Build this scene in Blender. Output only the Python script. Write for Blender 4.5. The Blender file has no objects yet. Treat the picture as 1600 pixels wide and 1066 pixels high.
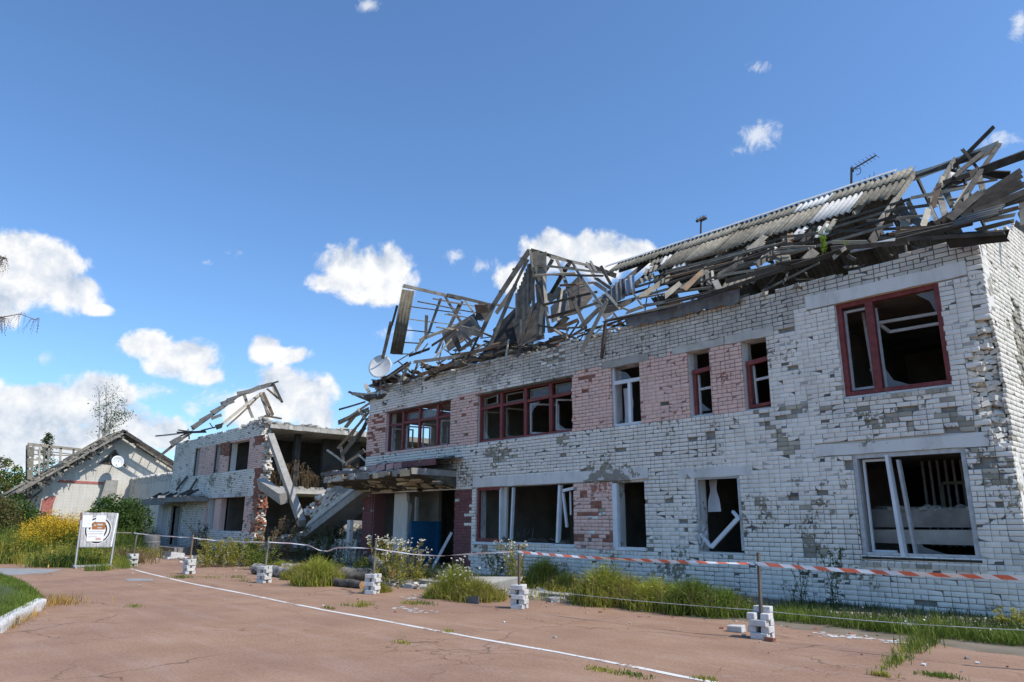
import bpy, math, random
import numpy as np
from mathutils import Vector, Matrix, noise

scene = bpy.context.scene
random.seed(7)
rng = np.random.default_rng(7)
PI = math.pi

# ------------------------------------------------------------------ camera
cam_d = bpy.data.cameras.new('camera')
cam = bpy.data.objects.new('camera', cam_d)
scene.collection.objects.link(cam)
cam_d.sensor_width = 36.0
cam_d.lens = 25.378
cam_d.clip_start = 0.05
cam_d.clip_end = 2000
_r, _u, _b = ((0.6693,0.7429,0.0066),(0.1793,-0.1701,0.9690),(0.7210,-0.6474,-0.2471))
cam.matrix_world = Matrix(((_r[0], _u[0], _b[0], 0), (_r[1], _u[1], _b[1], 0), (_r[2], _u[2], _b[2], 1.6), (0, 0, 0, 1)))
scene.camera = cam
scene.view_settings.view_transform = 'Standard'
scene.view_settings.look = 'None'
scene.view_settings.exposure = 0.88
scene.view_settings.gamma = 1
scene.view_settings.use_curve_mapping = False
scene.render.film_transparent = False

# ------------------------------------------------------------------ sun
SUN = Vector((0.93, 0.36, 0)).normalized()
EL = math.radians(50)
sdir = Vector((SUN.x * math.cos(EL), SUN.y * math.cos(EL), math.sin(EL)))
sun_d = bpy.data.lights.new('sun', 'SUN')
sun_d.energy = 2.5
sun_d.angle = math.radians(0.5)
sun_d.color = (1.0, 0.95, 0.87)
sun = bpy.data.objects.new('sun', sun_d)
sun.rotation_euler = sdir.to_track_quat('Z', 'Y').to_euler()
sun.location = (20, 10, 40)
scene.collection.objects.link(sun)


# ------------------------------------------------------------------ node helper
class NT:
    def __init__(self, nt):
        self.nt = nt

    def n(self, t, ins=None, **kw):
        nd = self.nt.nodes.new(t)
        for k, v in kw.items():
            setattr(nd, k, v)
        if ins:
            for k, v in ins.items():
                s = nd.inputs[k]
                if hasattr(v, 'is_output'):
                    self.nt.links.new(v, s)
                else:
                    s.default_value = v
        return nd

    def math(self, op, a, b=0.0, c=0.0, clamp=False):
        nd = self.n('ShaderNodeMath', {0: a, 1: b, 2: c}, operation=op)
        nd.use_clamp = clamp
        return nd.outputs[0]

    def mix(self, f, a, b, blend='MIX'):
        nd = self.nt.nodes.new('ShaderNodeMix')
        nd.data_type = 'RGBA'
        nd.blend_type = blend
        for i, v in ((0, f), (6, a), (7, b)):
            s = nd.inputs[i]
            if hasattr(v, 'is_output'):
                self.nt.links.new(v, s)
            else:
                s.default_value = v if i == 0 else ((*v, 1) if len(v) == 3 else v)
        return nd.outputs[2]

    def ramp(self, f, stops):
        nd = self.nt.nodes.new('ShaderNodeValToRGB')
        self.nt.links.new(f, nd.inputs[0])
        el = nd.color_ramp.elements
        while len(el) < len(stops):
            el.new(0.5)
        for e, (pp, c) in zip(el, stops):
            e.position = pp
            if not hasattr(c, '__len__'):
                c = (c, c, c)
            e.color = (*c, 1)
        return nd.outputs[0]

    def noise(self, vec, scale, detail=4, rough=0.55, dist=0.0):
        nd = self.n('ShaderNodeTexNoise', {'Scale': scale, 'Detail': detail, 'Roughness': rough, 'Distortion': dist})
        self.nt.links.new(vec, nd.inputs['Vector'])
        return nd.outputs['Fac']


# ------------------------------------------------------------------ sky with clouds
w = bpy.data.worlds.new('World')
scene.world = w
w.use_nodes = True
wt = NT(w.node_tree)
w.node_tree.nodes.clear()
sky = wt.n('ShaderNodeTexSky', sky_type='NISHITA', sun_disc=False)
sky.sun_elevation = EL
sky.sun_rotation = math.atan2(SUN.x, SUN.y)
sky.altitude = 100
sky.air_density = 1.0
sky.dust_density = 0.6
sky.ozone_density = 3.5
gen = wt.n('ShaderNodeTexCoord').outputs['Generated']
nrm = wt.n('ShaderNodeVectorMath', {0: gen}, operation='NORMALIZE').outputs[0]
CLOUDS = [
((-0.9504,0.0952,0.2961),(0.1620,0.9642,0.2100),(-0.2655,0.2475,-0.9318),0.0338,0.0274,1.0,0.0),
((-0.9519,0.1294,0.2779),(0.1854,0.9650,0.1857),(-0.2441,0.2283,-0.9425),0.0385,0.0355,1.0,0.0),
((-0.9520,0.1577,0.2624),(0.2057,0.9643,0.1667),(-0.2267,0.2127,-0.9504),0.0316,0.0241,1.0,0.0),
((-0.9515,0.1834,0.2471),(0.2245,0.9629,0.1499),(-0.2104,0.1981,-0.9573),0.0202,0.0077,0.8,0.0),
((-0.9678,0.0916,0.2347),(0.1346,0.9754,0.1744),(-0.2129,0.2003,-0.9563),0.0209,0.0252,0.9,0.06),
((-0.9594,0.0981,0.2645),(0.1517,0.9699,0.1904),(-0.2379,0.2228,-0.9454),0.0306,0.0326,1.0,0.0),
((-0.9471,0.2400,0.2133),(0.2685,0.9563,0.1162),(-0.1761,0.1673,-0.9701),0.0358,0.0174,1.0,0.06),
((-0.9378,0.2842,0.1993),(0.3077,0.9464,0.0982),(-0.1607,0.1534,-0.9750),0.0434,0.0242,1.0,0.06),
((-0.9314,0.3156,0.1814),(0.3343,0.9387,0.0835),(-0.1439,0.1384,-0.9799),0.0228,0.0131,0.8,0.06),
((-0.8305,0.4498,0.3286),(0.4992,0.8627,0.0807),(-0.2472,0.2311,-0.9410),0.0441,0.0359,1.0,0.0),
((-0.8043,0.4900,0.3362),(0.5390,0.8398,0.0654),(-0.2502,0.2338,-0.9395),0.0414,0.0345,1.0,0.0),
((-0.8460,0.4307,0.3144),(0.4772,0.8746,0.0860),(-0.2379,0.2228,-0.9454),0.0352,0.0154,0.9,0.0),
((-0.8201,0.4847,0.3041),(0.5253,0.8484,0.0646),(-0.2267,0.2127,-0.9504),0.043,0.0173,1.0,0.0),
((-0.9010,0.3729,0.2218),(0.3985,0.9134,0.0831),(-0.1716,0.1632,-0.9715),0.0208,0.0201,0.9,0.06),
((-0.8903,0.4013,0.2151),(0.4246,0.9024,0.0737),(-0.1645,0.1569,-0.9738),0.031,0.0127,0.85,0.06),
((-0.8961,0.4132,0.1624),(0.4265,0.9027,0.0565),(-0.1233,0.1199,-0.9851),0.0509,0.0406,1.0,0.0),
((-0.9156,0.3755,0.1434),(0.3865,0.9205,0.0577),(-0.1104,0.1082,-0.9880),0.0357,0.0282,1.0,0.06),
((-0.8858,0.4441,0.1348),(0.4531,0.8904,0.0435),(-0.1007,0.0995,-0.9899),0.0281,0.0237,1.0,0.06),
((-0.9008,0.3962,0.1780),(0.4124,0.9087,0.0645),(-0.1362,0.1315,-0.9819),0.0275,0.0236,1.0,0.0),
((-0.6582,0.6583,0.3652),(0.7038,0.7103,-0.0120),(-0.2673,0.2491,-0.9308),0.0368,0.0278,1.0,0.0),
((-0.6181,0.7010,0.3558),(0.7414,0.6703,-0.0325),(-0.2613,0.2437,-0.9340),0.0536,0.0329,1.0,0.0),
((-0.5788,0.7348,0.3536),(0.7725,0.6330,-0.0509),(-0.2613,0.2437,-0.9340),0.0375,0.0224,1.0,0.0),
((-0.7039,0.6312,0.3259),(0.6693,0.7429,0.0066),(-0.2379,0.2228,-0.9454),0.0283,0.0246,0.8,0.0),
((-0.7239,0.5969,0.3460),(0.6417,0.7667,0.0201),(-0.2533,0.2366,-0.9380),0.0211,0.0149,0.75,0.0),
((-0.7462,0.5628,0.3556),(0.6123,0.7899,0.0348),(-0.2613,0.2437,-0.9340),0.0175,0.0122,0.5,0.0),
((-0.3990,0.7819,0.4790),(0.8391,0.5220,-0.1531),(-0.3698,0.3408,-0.8643),0.0274,0.0202,0.75,0.0),
((-0.4317,0.7716,0.4671),(0.8284,0.5441,-0.1332),(-0.3570,0.3294,-0.8741),0.0157,0.0087,0.65,0.0),
((-0.3773,0.7450,0.5501),(0.8234,0.5417,-0.1690),(-0.4239,0.3892,-0.8178),0.0164,0.0096,0.45,0.0),
((-0.1331,0.8435,0.5203),(0.8815,0.3407,-0.3269),(-0.4530,0.4152,-0.7889),0.0103,0.0217,0.75,0.0),
((-0.1772,0.8905,0.4190),(0.9142,0.3067,-0.2650),(-0.3645,0.3361,-0.8684),0.026,0.0111,0.65,0.0),
((-0.9797,0.1446,0.1387),(0.1590,0.9823,0.0986),(-0.1220,0.1187,-0.9854),0.0511,0.0177,0.9,0.33),
((-0.9841,0.1364,0.1138),(0.1464,0.9856,0.0842),(-0.1007,0.0995,-0.9899),0.06,0.0292,1.0,0.39),
((-0.9697,0.2023,0.1367),(0.2151,0.9728,0.0861),(-0.1155,0.1129,-0.9869),0.0477,0.0344,1.0,0.06),
((-0.9663,0.2329,0.1100),(0.2409,0.9683,0.0666),(-0.0910,0.0908,-0.9917),0.049,0.0348,1.0,0.11),
((-0.9549,0.2777,0.1051),(0.2847,0.9569,0.0577),(-0.0846,0.0851,-0.9928),0.0327,0.0237,0.9,0.11),
((-0.9885,0.1302,0.0773),(0.1350,0.9890,0.0609),(-0.0685,0.0706,-0.9951),0.0399,0.0245,0.9,0.22),
((-0.9775,0.1898,0.0920),(0.1959,0.9786,0.0627),(-0.0781,0.0793,-0.9938),0.0465,0.0255,0.9,0.33),
((-0.9560,0.2498,0.1540),(0.2648,0.9605,0.0857),(-0.1265,0.1228,-0.9843),0.0321,0.0142,0.7,0.17),
((-0.9484,0.2747,0.1586),(0.2900,0.9534,0.0828),(-0.1284,0.1245,-0.9839),0.0174,0.0112,0.6,0.17),
((-0.6879,0.3747,0.6216),(0.5558,0.8228,0.1192),(-0.4668,0.4274,-0.7742),0.0234,0.0086,0.5,0.0),
((-0.9030,0.2862,0.3204),(0.3447,0.9278,0.1427),(-0.2564,0.2393,-0.9365),0.0105,0.0065,0.4,0.0),
((-0.8885,0.3160,0.3327),(0.3764,0.9166,0.1345),(-0.2625,0.2448,-0.9334),0.0108,0.0082,0.35,0.0),
((-0.9734,0.1371,0.1835),(0.1620,0.9784,0.1283),(-0.1620,0.1546,-0.9746),0.0381,0.0104,0.35,0.11),
((-0.9282,0.3373,0.1572),(0.3511,0.9337,0.0697),(-0.1233,0.1199,-0.9851),0.0466,0.0164,0.5,0.11),
((-0.8154,0.5202,0.2539),(0.5477,0.8354,0.0472),(-0.1876,0.1776,-0.9661),0.0523,0.0123,0.3,0.0),
((-0.9899,0.0769,0.1190),(0.0889,0.9911,0.0987),(-0.1104,0.1082,-0.9880),0.0584,0.0351,1.0,0.22),
((-0.9424,0.3043,0.1386),(0.3157,0.9464,0.0684),(-0.1104,0.1082,-0.9880),0.0149,0.0113,0.6,0.11)]
nz1 = wt.noise(nrm, 21, 10, 0.6, 0.25)
nz2 = wt.noise(nrm, 5, 3, 0.5)
up = wt.n('ShaderNodeVectorMath', {0: nrm, 1: (0.012, 0.004, 0.016)}, operation='ADD').outputs[0]
nz1b = wt.noise(up, 21, 10, 0.6, 0.25)
fmax = None
gmax = None
wisp = None
for c, e1, e2, ra, rb, dn, gr in CLOUDS:
    m3 = Matrix((e1, e2, c)).transposed()
    mp = wt.n('ShaderNodeMapping', {'Vector': nrm, 'Location': c, 'Rotation': m3.to_euler(), 'Scale': (ra * 1.25, rb * 1.25, 1.0)}, vector_type='TEXTURE')
    ln = wt.n('ShaderNodeVectorMath', {0: mp.outputs[0]}, operation='LENGTH').outputs['Value']
    f = wt.math('SUBTRACT', 1.0, ln)
    if dn < .8:                         # thin wisps are a layer of their own
        wisp = f if wisp is None else wt.math('MAXIMUM', wisp, wt.math('MULTIPLY', f, dn + .2))
        continue
    f = wt.math('MULTIPLY', f, dn)
    fmax = f if fmax is None else wt.math('SMOOTH_MAX', fmax, f, 0.12)
    if gr > 0:
        g = wt.math('MULTIPLY', wt.math('MAXIMUM', f, 0.0), gr)
        gmax = g if gmax is None else wt.math('MAXIMUM', gmax, g)
    if rb > 0.02 and dn > .8:          # grey flat base: a blob a little lower in each heap cloud
        sp = wt.n('ShaderNodeSeparateXYZ', {0: mp.outputs[0]}).outputs[1]
        lo = wt.math('MULTIPLY', wt.math('MULTIPLY', wt.math('MAXIMUM', wt.math('MULTIPLY', sp, -0.9), 0.0), wt.math('MAXIMUM', f, 0.0)), .9)
        gmax = lo if gmax is None else wt.math('MAXIMUM', gmax, lo)
warp = wt.math('MULTIPLY', wt.math('SUBTRACT', nz1, 0.52), 1.6)
warp2 = wt.math('MULTIPLY', wt.math('SUBTRACT', nz2, 0.5), 0.35)
dens = wt.math('ADD', wt.math('ADD', fmax, warp), warp2)
dens = wt.math('MULTIPLY', dens, wt.math('MULTIPLY', wt.math('ADD', fmax, 0.12), 6.0, clamp=True))
cov = wt.n('ShaderNodeMapRange', {0: dens, 1: 0.02, 2: 0.38, 3: 0.0, 4: 0.97}, interpolation_type='SMOOTHSTEP').outputs[0]
shade = wt.math('MULTIPLY', wt.math('SUBTRACT', nz1, nz1b), 1.5)
bright = wt.math('SUBTRACT', wt.math('ADD', 0.93, shade), wt.math('MULTIPLY', gmax, 1.0))
bright = wt.math('MINIMUM', wt.math('MAXIMUM', bright, 0.5), 1.05)
ccol = wt.ramp(bright, [(0.45, (0.28, 0.33, 0.40)), (0.75, (0.43, 0.455, 0.495)), (1.0, (0.555, 0.555, 0.55))])
skyc = wt.n('ShaderNodeVectorMath', {0: sky.outputs[0], 1: (0.076, 0.096, 0.112)}, operation='MULTIPLY').outputs[0]
wn = wt.noise(nrm, 30, 7, 0.68, 0.8)
wd = wt.math('ADD', wisp, wt.math('MULTIPLY', wt.math('SUBTRACT', wn, 0.58), 2.6))
wcov = wt.n('ShaderNodeMapRange', {0: wd, 1: 0.05, 2: 0.9, 3: 0.0, 4: 0.75}, interpolation_type='SMOOTHSTEP').outputs[0]
wcov = wt.math('MULTIPLY', wcov, wt.math('MULTIPLY', wt.math('ADD', wisp, 0.15), 3.0, clamp=True))
skyc = wt.mix(wcov, skyc, (0.50, 0.52, 0.545))
fin = wt.mix(cov, skyc, ccol)
bg = wt.n('ShaderNodeBackground', {'Color': fin, 'Strength': 1.0})
out = wt.n('ShaderNodeOutputWorld', {'Surface': bg.outputs[0]})


# ------------------------------------------------------------------ object helpers
def tag(o, label=None, cat=None, group=None, kind=None):
    if label: o['label'] = label
    if cat: o['category'] = cat
    if group: o['group'] = group
    if kind: o['kind'] = kind
    return o


LOCAL = set()


def empty(name, loc=(0, 0, 0), rz=0, local=False):
    o = bpy.data.objects.new(name, None)
    o.location = loc
    o.rotation_euler = (0, 0, rz)
    o.empty_display_size = 0.2
    scene.collection.objects.link(o)
    if local: LOCAL.add(o.name)
    return o


def link(name, me, parent=None):
    o = bpy.data.objects.new(name, me)
    if parent is not None:
        o.parent = parent
        if parent.type == 'EMPTY' and parent.name not in LOCAL:      # children given in world coordinates
            o.matrix_parent_inverse = Matrix.Translation(-parent.location)
    scene.collection.objects.link(o)
    return o


def mesh_np(name, V, Fq, mats, mi=None, smooth=False):
    """quads (n,4) or list of polygons"""
    me = bpy.data.meshes.new(name)
    V = np.asarray(V, dtype=np.float32)
    if isinstance(Fq, np.ndarray):
        k = Fq.shape[1]
        me.vertices.add(len(V))
        me.vertices.foreach_set('co', V.ravel())
        me.loops.add(Fq.size)
        me.loops.foreach_set('vertex_index', Fq.astype(np.int32).ravel())
        me.polygons.add(len(Fq))
        me.polygons.foreach_set('loop_start', np.arange(0, Fq.size, k, dtype=np.int32))
        me.polygons.foreach_set('loop_total', np.full(len(Fq), k, dtype=np.int32))
        me.update(calc_edges=True)
    else:
        me.from_pydata([tuple(map(float, v)) for v in V], [], Fq)
    for m in mats:
        me.materials.append(m)
    if mi is not None:
        me.polygons.foreach_set('material_index', np.asarray(mi, dtype=np.int32))
    if smooth:
        me.polygons.foreach_set('use_smooth', np.ones(len(me.polygons), dtype=bool))
    me.update()
    me.validate()
    return me


def timber_mb(mb, p, q, w, t, m=0, ref=(0, 0, 1), roll=0.0, taper=0.0, bow=0.0, ragged=0.4):
    """a weathered plank: slightly bowed, with broken ends"""
    p, q = Vector(p), Vector(q)
    L = (q - p).length
    d = (q - p).normalized()
    r = Vector(ref)
    if abs(d.dot(r)) > .97: r = Vector((0, 1, 0))
    a = d.cross(r).normalized()
    b = d.cross(a).normalized()
    if roll:
        R = Matrix.Rotation(roll, 3, d)
        a, b = R @ a, R @ b
    vs = []
    K = 4
    bo = random.uniform(-1, 1) * bow * L
    bo2 = random.uniform(-1, 1) * bow * L * .6
    for k in range(K):
        f = k / (K - 1)
        kk = 1 - taper * f
        c = p.lerp(q, f) + a * (bo * 4 * f * (1 - f)) + b * (bo2 * 4 * f * (1 - f))
        for sa, sb in ((-1, -1), (1, -1), (1, 1), (-1, 1)):
            rg = random.uniform(-1, 1) * ragged * w if k in (0, K - 1) else 0
            vs.append(c + a * (sa * t / 2 * kk) + b * (sb * w / 2 * kk * random.uniform(.9, 1.06)) + d * rg)
    fs = [(0, 3, 2, 1), tuple((K - 1) * 4 + i for i in (0, 1, 2, 3))]
    for k in range(K - 1):
        fs += [(k * 4 + i, k * 4 + (i + 1) % 4, k * 4 + 4 + (i + 1) % 4, k * 4 + 4 + i) for i in range(4)]
    return mb.add(vs, fs, m)


class MB:
    def __init__(s):
        s.v, s.f, s.m = [], [], []

    def add(s, vs, fs, m=0):
        b = len(s.v)
        s.v += [tuple(v) for v in vs]
        for f in fs:
            s.f.append(tuple(b + i for i in f))
            s.m.append(m)
        return s

    def box(s, a, b, m=0, jit=0.0):
        x0, y0, z0 = a
        x1, y1, z1 = b
        vs = [(x0, y0, z0), (x1, y0, z0), (x1, y1, z0), (x0, y1, z0), (x0, y0, z1), (x1, y0, z1), (x1, y1, z1), (x0, y1, z1)]
        if jit:
            vs = [tuple(q + random.uniform(-jit, jit) for q in v) for v in vs]
        return s.add(vs, [(0, 3, 2, 1), (4, 5, 6, 7), (0, 1, 5, 4), (1, 2, 6, 5), (2, 3, 7, 6), (3, 0, 4, 7)], m)

    def beam(s, p, q, w, t, m=0, roll=None, taper=0.0, ref=(0, 0, 1)):
        """a board from p to q: w across (in the plane facing the viewer side), t thick"""
        p, q = Vector(p), Vector(q)
        d = (q - p).normalized()
        r = Vector(ref)
        if abs(d.dot(r)) > .97: r = Vector((0, 1, 0))
        a = d.cross(r).normalized()
        b = d.cross(a).normalized()
        if roll:
            R = Matrix.Rotation(roll, 3, d)
            a, b = R @ a, R @ b
        vs = []
        for k, c in ((1, p), (1 - taper, q)):
            for sa, sb in ((-1, -1), (1, -1), (1, 1), (-1, 1)):
                vs.append(c + a * (sa * t / 2 * k) + b * (sb * w / 2 * k))
        return s.add(vs, [(0, 3, 2, 1), (4, 5, 6, 7), (0, 1, 5, 4), (1, 2, 6, 5), (2, 3, 7, 6), (3, 0, 4, 7)], m)

    def tube(s, p, q, r, n=8, r2=None, m=0):
        p, q = Vector(p), Vector(q)
        d = (q - p).normalized()
        a = d.orthogonal().normalized()
        b = d.cross(a)
        r2 = r if r2 is None else r2
        vs = [p + (a * math.cos(2 * PI * i / n) + b * math.sin(2 * PI * i / n)) * r for i in range(n)]
        vs += [q + (a * math.cos(2 * PI * i / n) + b * math.sin(2 * PI * i / n)) * r2 for i in range(n)]
        fs = [(i, (i + 1) % n, n + (i + 1) % n, n + i) for i in range(n)] + [tuple(range(n - 1, -1, -1)), tuple(range(n, 2 * n))]
        return s.add(vs, fs, m)

    def path(s, pts, r, n=6, m=0):
        for i in range(len(pts) - 1):
            r0 = r[i] if hasattr(r, '__len__') else r
            r1 = r[i + 1] if hasattr(r, '__len__') else r
            s.tube(pts[i], pts[i + 1], r0, n, r1, m)
        return s

    def poly(s, pts, m=0):
        return s.add(pts, [tuple(range(len(pts)))], m)

    def prism(s, pts, off, m=0):
        n = len(pts)
        o = Vector(off)
        vs = [Vector(p) for p in pts] + [Vector(p) + o for p in pts]
        fs = [tuple(range(n - 1, -1, -1)), tuple(range(n, 2 * n))] + [(i, (i + 1) % n, n + (i + 1) % n, n + i) for i in range(n)]
        return s.add(vs, fs, m)

    def lump(s, c, r, m=0, sq=(1, 1, 1), n=8):
        """an angular chunk of rubble"""
        c = Vector(c)
        vs = []
        R = Matrix.Rotation(random.uniform(0, 6.28), 3, 'Z') @ Matrix.Rotation(random.uniform(-.5, .5), 3, 'X')
        for dx, dy, dz in ((-1, -1, -1), (1, -1, -1), (1, 1, -1), (-1, 1, -1), (-1, -1, 1), (1, -1, 1), (1, 1, 1), (-1, 1, 1)):
            k = random.uniform(.55, 1.0)
            vs.append(c + R @ Vector((dx * k * r * sq[0], dy * k * r * sq[1], dz * k * r * sq[2])))
        return s.add(vs, [(0, 3, 2, 1), (4, 5, 6, 7), (0, 1, 5, 4), (1, 2, 6, 5), (2, 3, 7, 6), (3, 0, 4, 7)], m)

    def build(s, name, mats, parent=None, smooth=False, bevel=0):
        if not isinstance(mats, (list, tuple)): mats = [mats]
        me = bpy.data.meshes.new(name)
        me.from_pydata(s.v, [], s.f)
        for m in mats: me.materials.append(m)
        if any(s.m):
            me.polygons.foreach_set('material_index', np.array(s.m, dtype=np.int32))
        if smooth:
            me.polygons.foreach_set('use_smooth', np.ones(len(me.polygons), dtype=bool))
        me.update()
        o = link(name, me, parent)
        if bevel:
            b = o.modifiers.new('bevel', 'BEVEL')
            b.width = bevel
            b.segments = 1
            b.limit_method = 'ANGLE'
        return o


def fbm(x, y, z=0.0, o=3):
    return noise.fractal(Vector((x, y, z)), 1.0, 2.0, o)


# ------------------------------------------------------------------ materials
MATS = {}


def new_mat(name):
    m = bpy.data.materials.new(name)
    m.use_nodes = True
    m.node_tree.nodes.clear()
    MATS[name] = m
    return m, NT(m.node_tree)


def finish(t, col, rough=0.85, bump=None, bstr=0.3, bdist=0.01, spec=0.3, metal=0.0, **kw):
    ins = {'Base Color': col, 'Roughness': rough, 'Specular IOR Level': spec, 'Metallic': metal}
    ins.update(kw)
    if not hasattr(col, 'is_output'):
        ins['Base Color'] = (*col, 1)
    p = t.n('ShaderNodeBsdfPrincipled', ins)
    if bump is not None:
        b = t.n('ShaderNodeBump', {'Height': bump, 'Strength': bstr, 'Distance': bdist})
        t.nt.links.new(b.outputs[0], p.inputs['Normal'])
    t.n('ShaderNodeOutputMaterial', {'Surface': p.outputs[0]})
    return p


def rnd(t):
    a = t.n('ShaderNodeNewGeometry').outputs['Random Per Island']
    b = t.n('ShaderNodeObjectInfo').outputs['Random']
    return t.math('FRACT', t.math('ADD', a, b))


def pos(t):
    return t.n('ShaderNodeNewGeometry').outputs['Position']


def simple(name, c1, c2, scale=6, rough=.85, bs=40, bstr=.25, spec=.3, metal=0, var=.25, stretch=None):
    m, t = new_mat(name)
    P = pos(t)
    if stretch:
        P = t.n('ShaderNodeMapping', {'Vector': P, 'Scale': stretch}).outputs[0]
    a = t.noise(P, scale, 5)
    f = t.ramp(a, [(.3, 0), (.7, 1)])
    col = t.mix(f, c1, c2)
    r = rnd(t)
    v = t.n('ShaderNodeMapRange', {0: r, 3: 1 - var, 4: 1 + var}).outputs[0]
    col = t.mix(1.0, col, t.n('ShaderNodeCombineColor', {0: v, 1: v, 2: v}).outputs[0], 'MULTIPLY')
    finish(t, col, rough, t.noise(P, bs, 4), bstr, spec=spec, metal=metal)
    return m


def painted_brick(name, paint, under, wear=.5, stain=(.30, .30, .28), var=.1, stain_amt=.5, wearscale=9):
    """painted masonry: worn through to the brick in flecks, weathered in streaks"""
    m, t = new_mat(name)
    P = pos(t)
    r = rnd(t)
    v = t.n('ShaderNodeMapRange', {0: r, 3: 1 - var, 4: 1 + var}).outputs[0]
    base = t.mix(1.0, paint, t.n('ShaderNodeCombineColor', {0: v, 1: v, 2: v}).outputs[0], 'MULTIPLY')
    und = t.mix(t.ramp(t.noise(P, 25, 3), [(.35, 0), (.65, 1)]), under, tuple(c * .7 for c in under))
    # weather stains, large and soft
    S = t.n('ShaderNodeMapping', {'Vector': P, 'Scale': (1.6, 1.6, .55)}).outputs[0]
    st = t.math('MULTIPLY', t.ramp(t.noise(S, 1.3, 6, .62), [(.46, 0), (.72, 1)]), stain_amt)
    base = t.mix(st, base, stain)
    # flecks
    wn = t.noise(P, wearscale, 6, .65)
    big = t.noise(P, .9, 3)
    wf = t.ramp(t.math('ADD', wn, t.math('MULTIPLY', t.math('SUBTRACT', big, .56), 1.0)), [(.74 - .2 * wear, 0), (.77 - .2 * wear, 1)])
    col = t.mix(wf, base, und)
    finish(t, col, .9, t.math('ADD', t.noise(P, 55, 4), t.math('MULTIPLY', wf, -.6)), .35, .006, spec=.2)
    return m


WHITE = painted_brick('white_painted_brick', (.84, .765, .675), (.32, .27, .195), .62, var=.06, stain_amt=.26)
CREAM = painted_brick('cream_painted_brick', (.70, .645, .57), (.36, .33, .27), .5, var=.08, stain_amt=.35)
RAW = painted_brick('bare_silicate_brick', (.40, .36, .285), (.22, .19, .14), .5, stain=(.17, .15, .12), var=.28, stain_amt=.5)
TOPR = painted_brick('weathered_silicate_brick', (.62, .565, .49), (.34, .30, .235), .5, stain=(.30, .285, .255), var=.13, stain_amt=.5)
WORN = painted_brick('worn_white_brick', (.80, .74, .67), (.36, .315, .24), 1.25, var=.1, stain_amt=.4, wearscale=11)
PINK = painted_brick('pink_painted_brick', (.80, .54, .45), (.48, .21, .14), .36, stain=(.50, .38, .34), var=.07, stain_amt=.35)
RED = painted_brick('red_brick', (.29, .115, .075), (.2, .08, .06), .5, stain=(.3, .2, .16), var=.35)
MAROON = painted_brick('maroon_painted_brick', (.20, .085, .085), (.5, .47, .44), .22, stain=(.13, .07, .07), var=.1, wearscale=7)
MORT = simple('grey_mortar', (.20, .19, .17), (.32, .30, .27), 5, .95, 60, .5, var=0)
MORTW = simple('painted_mortar', (.36, .34, .31), (.52, .49, .45), 5, .95, 60, .5, var=0)
MORTP = simple('pink_mortar', (.22, .12, .10), (.40, .26, .23), 5, .95, 60, .5, var=0)
MORTT = simple('dark_mortar', (.09, .085, .075), (.17, .16, .145), 4, .95, 60, .5, var=0)
MORTR = simple('maroon_mortar', (.12, .06, .055), (.18, .09, .085), 5, .95, 60, .5, var=0)
PLASTER = painted_brick('white_plaster', (.70, .665, .62), (.33, .30, .25), .7, stain=(.33, .31, .28), var=.05, wearscale=4)
CONC = simple('concrete', (.36, .335, .29), (.52, .485, .43), 3, .92, 45, .4)
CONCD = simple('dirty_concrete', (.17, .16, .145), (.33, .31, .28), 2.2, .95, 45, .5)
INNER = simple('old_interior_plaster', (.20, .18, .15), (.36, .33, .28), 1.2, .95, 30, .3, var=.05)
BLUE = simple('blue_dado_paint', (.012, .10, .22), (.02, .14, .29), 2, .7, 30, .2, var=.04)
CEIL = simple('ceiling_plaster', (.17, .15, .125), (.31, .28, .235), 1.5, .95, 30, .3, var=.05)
PEEL = simple('peeling_ochre_plaster', (.40, .30, .17), (.55, .45, .30), 6, .95, 30, .4)
SOFFIT = simple('dark_brown_soffit', (.06, .05, .04), (.18, .145, .10), 3, .95, 30, .4)  # dark brown tone of the canopy body and thin lintel strips
WOOD = simple('grey_weathered_wood', (.13, .115, .095), (.27, .245, .205), 4, .9, 60, .5, var=.35)
WOODL = simple('pale_split_wood', (.28, .245, .19), (.44, .39, .31), 4, .9, 60, .5, var=.25)
WOODD = simple('dark_weathered_wood', (.045, .038, .032), (.11, .095, .08), 4, .9, 60, .5, var=.35)
WOODB = simple('brown_wood', (.13, .085, .055), (.235, .16, .105), 4, .9, 60, .5, var=.3)
WOODC = simple('near_black_wood', (.022, .019, .017), (.06, .05, .042), 4, .9, 60, .5, var=.3)  # near-black tone for part of the fallen roof timbers
SLATE = simple('asbestos_sheet', (.14, .125, .095), (.28, .25, .195), 5, .92, 70, .4, var=.3)
SLATEL = simple('bleached_asbestos_sheet', (.5, .48, .45), (.62, .6, .57), 7, .92, 70, .4, var=.1)
SLATED = simple('sooty_asbestos_sheet', (.10, .098, .095), (.18, .175, .165), 5, .92, 70, .4, var=.2)
REDF = simple('red_window_paint', (.14, .03, .028), (.25, .06, .055), 7, .6, 60, .2, var=.12)
GREYF = simple('grey_primed_wood', (.38, .38, .38), (.56, .56, .56), 8, .75, 60, .3, var=.15)
WHITEF = simple('white_window_frame', (.62, .63, .65), (.74, .75, .77), 3, .5, 60, .1, var=.06)
RIDGE = simple('pale_ridge_metal', (.46, .46, .45), (.58, .58, .57), 5, .6, 60, .1, var=.08)
METAL = simple('galvanised_metal', (.33, .34, .35), (.48, .49, .5), 8, .5, 60, .1, metal=.3, var=.1)
DARKM = simple('dark_rusty_iron', (.05, .038, .033), (.11, .075, .06), 12, .7, 60, .2, var=.15)
MAROONM = simple('maroon_sheet_metal', (.15, .045, .045), (.27, .09, .085), 4, .6, 40, .2, var=.2)
CURTAIN = simple('grey_curtain', (.5, .5, .52), (.66, .66, .68), 3, .9, 40, .1, var=.05)
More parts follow.
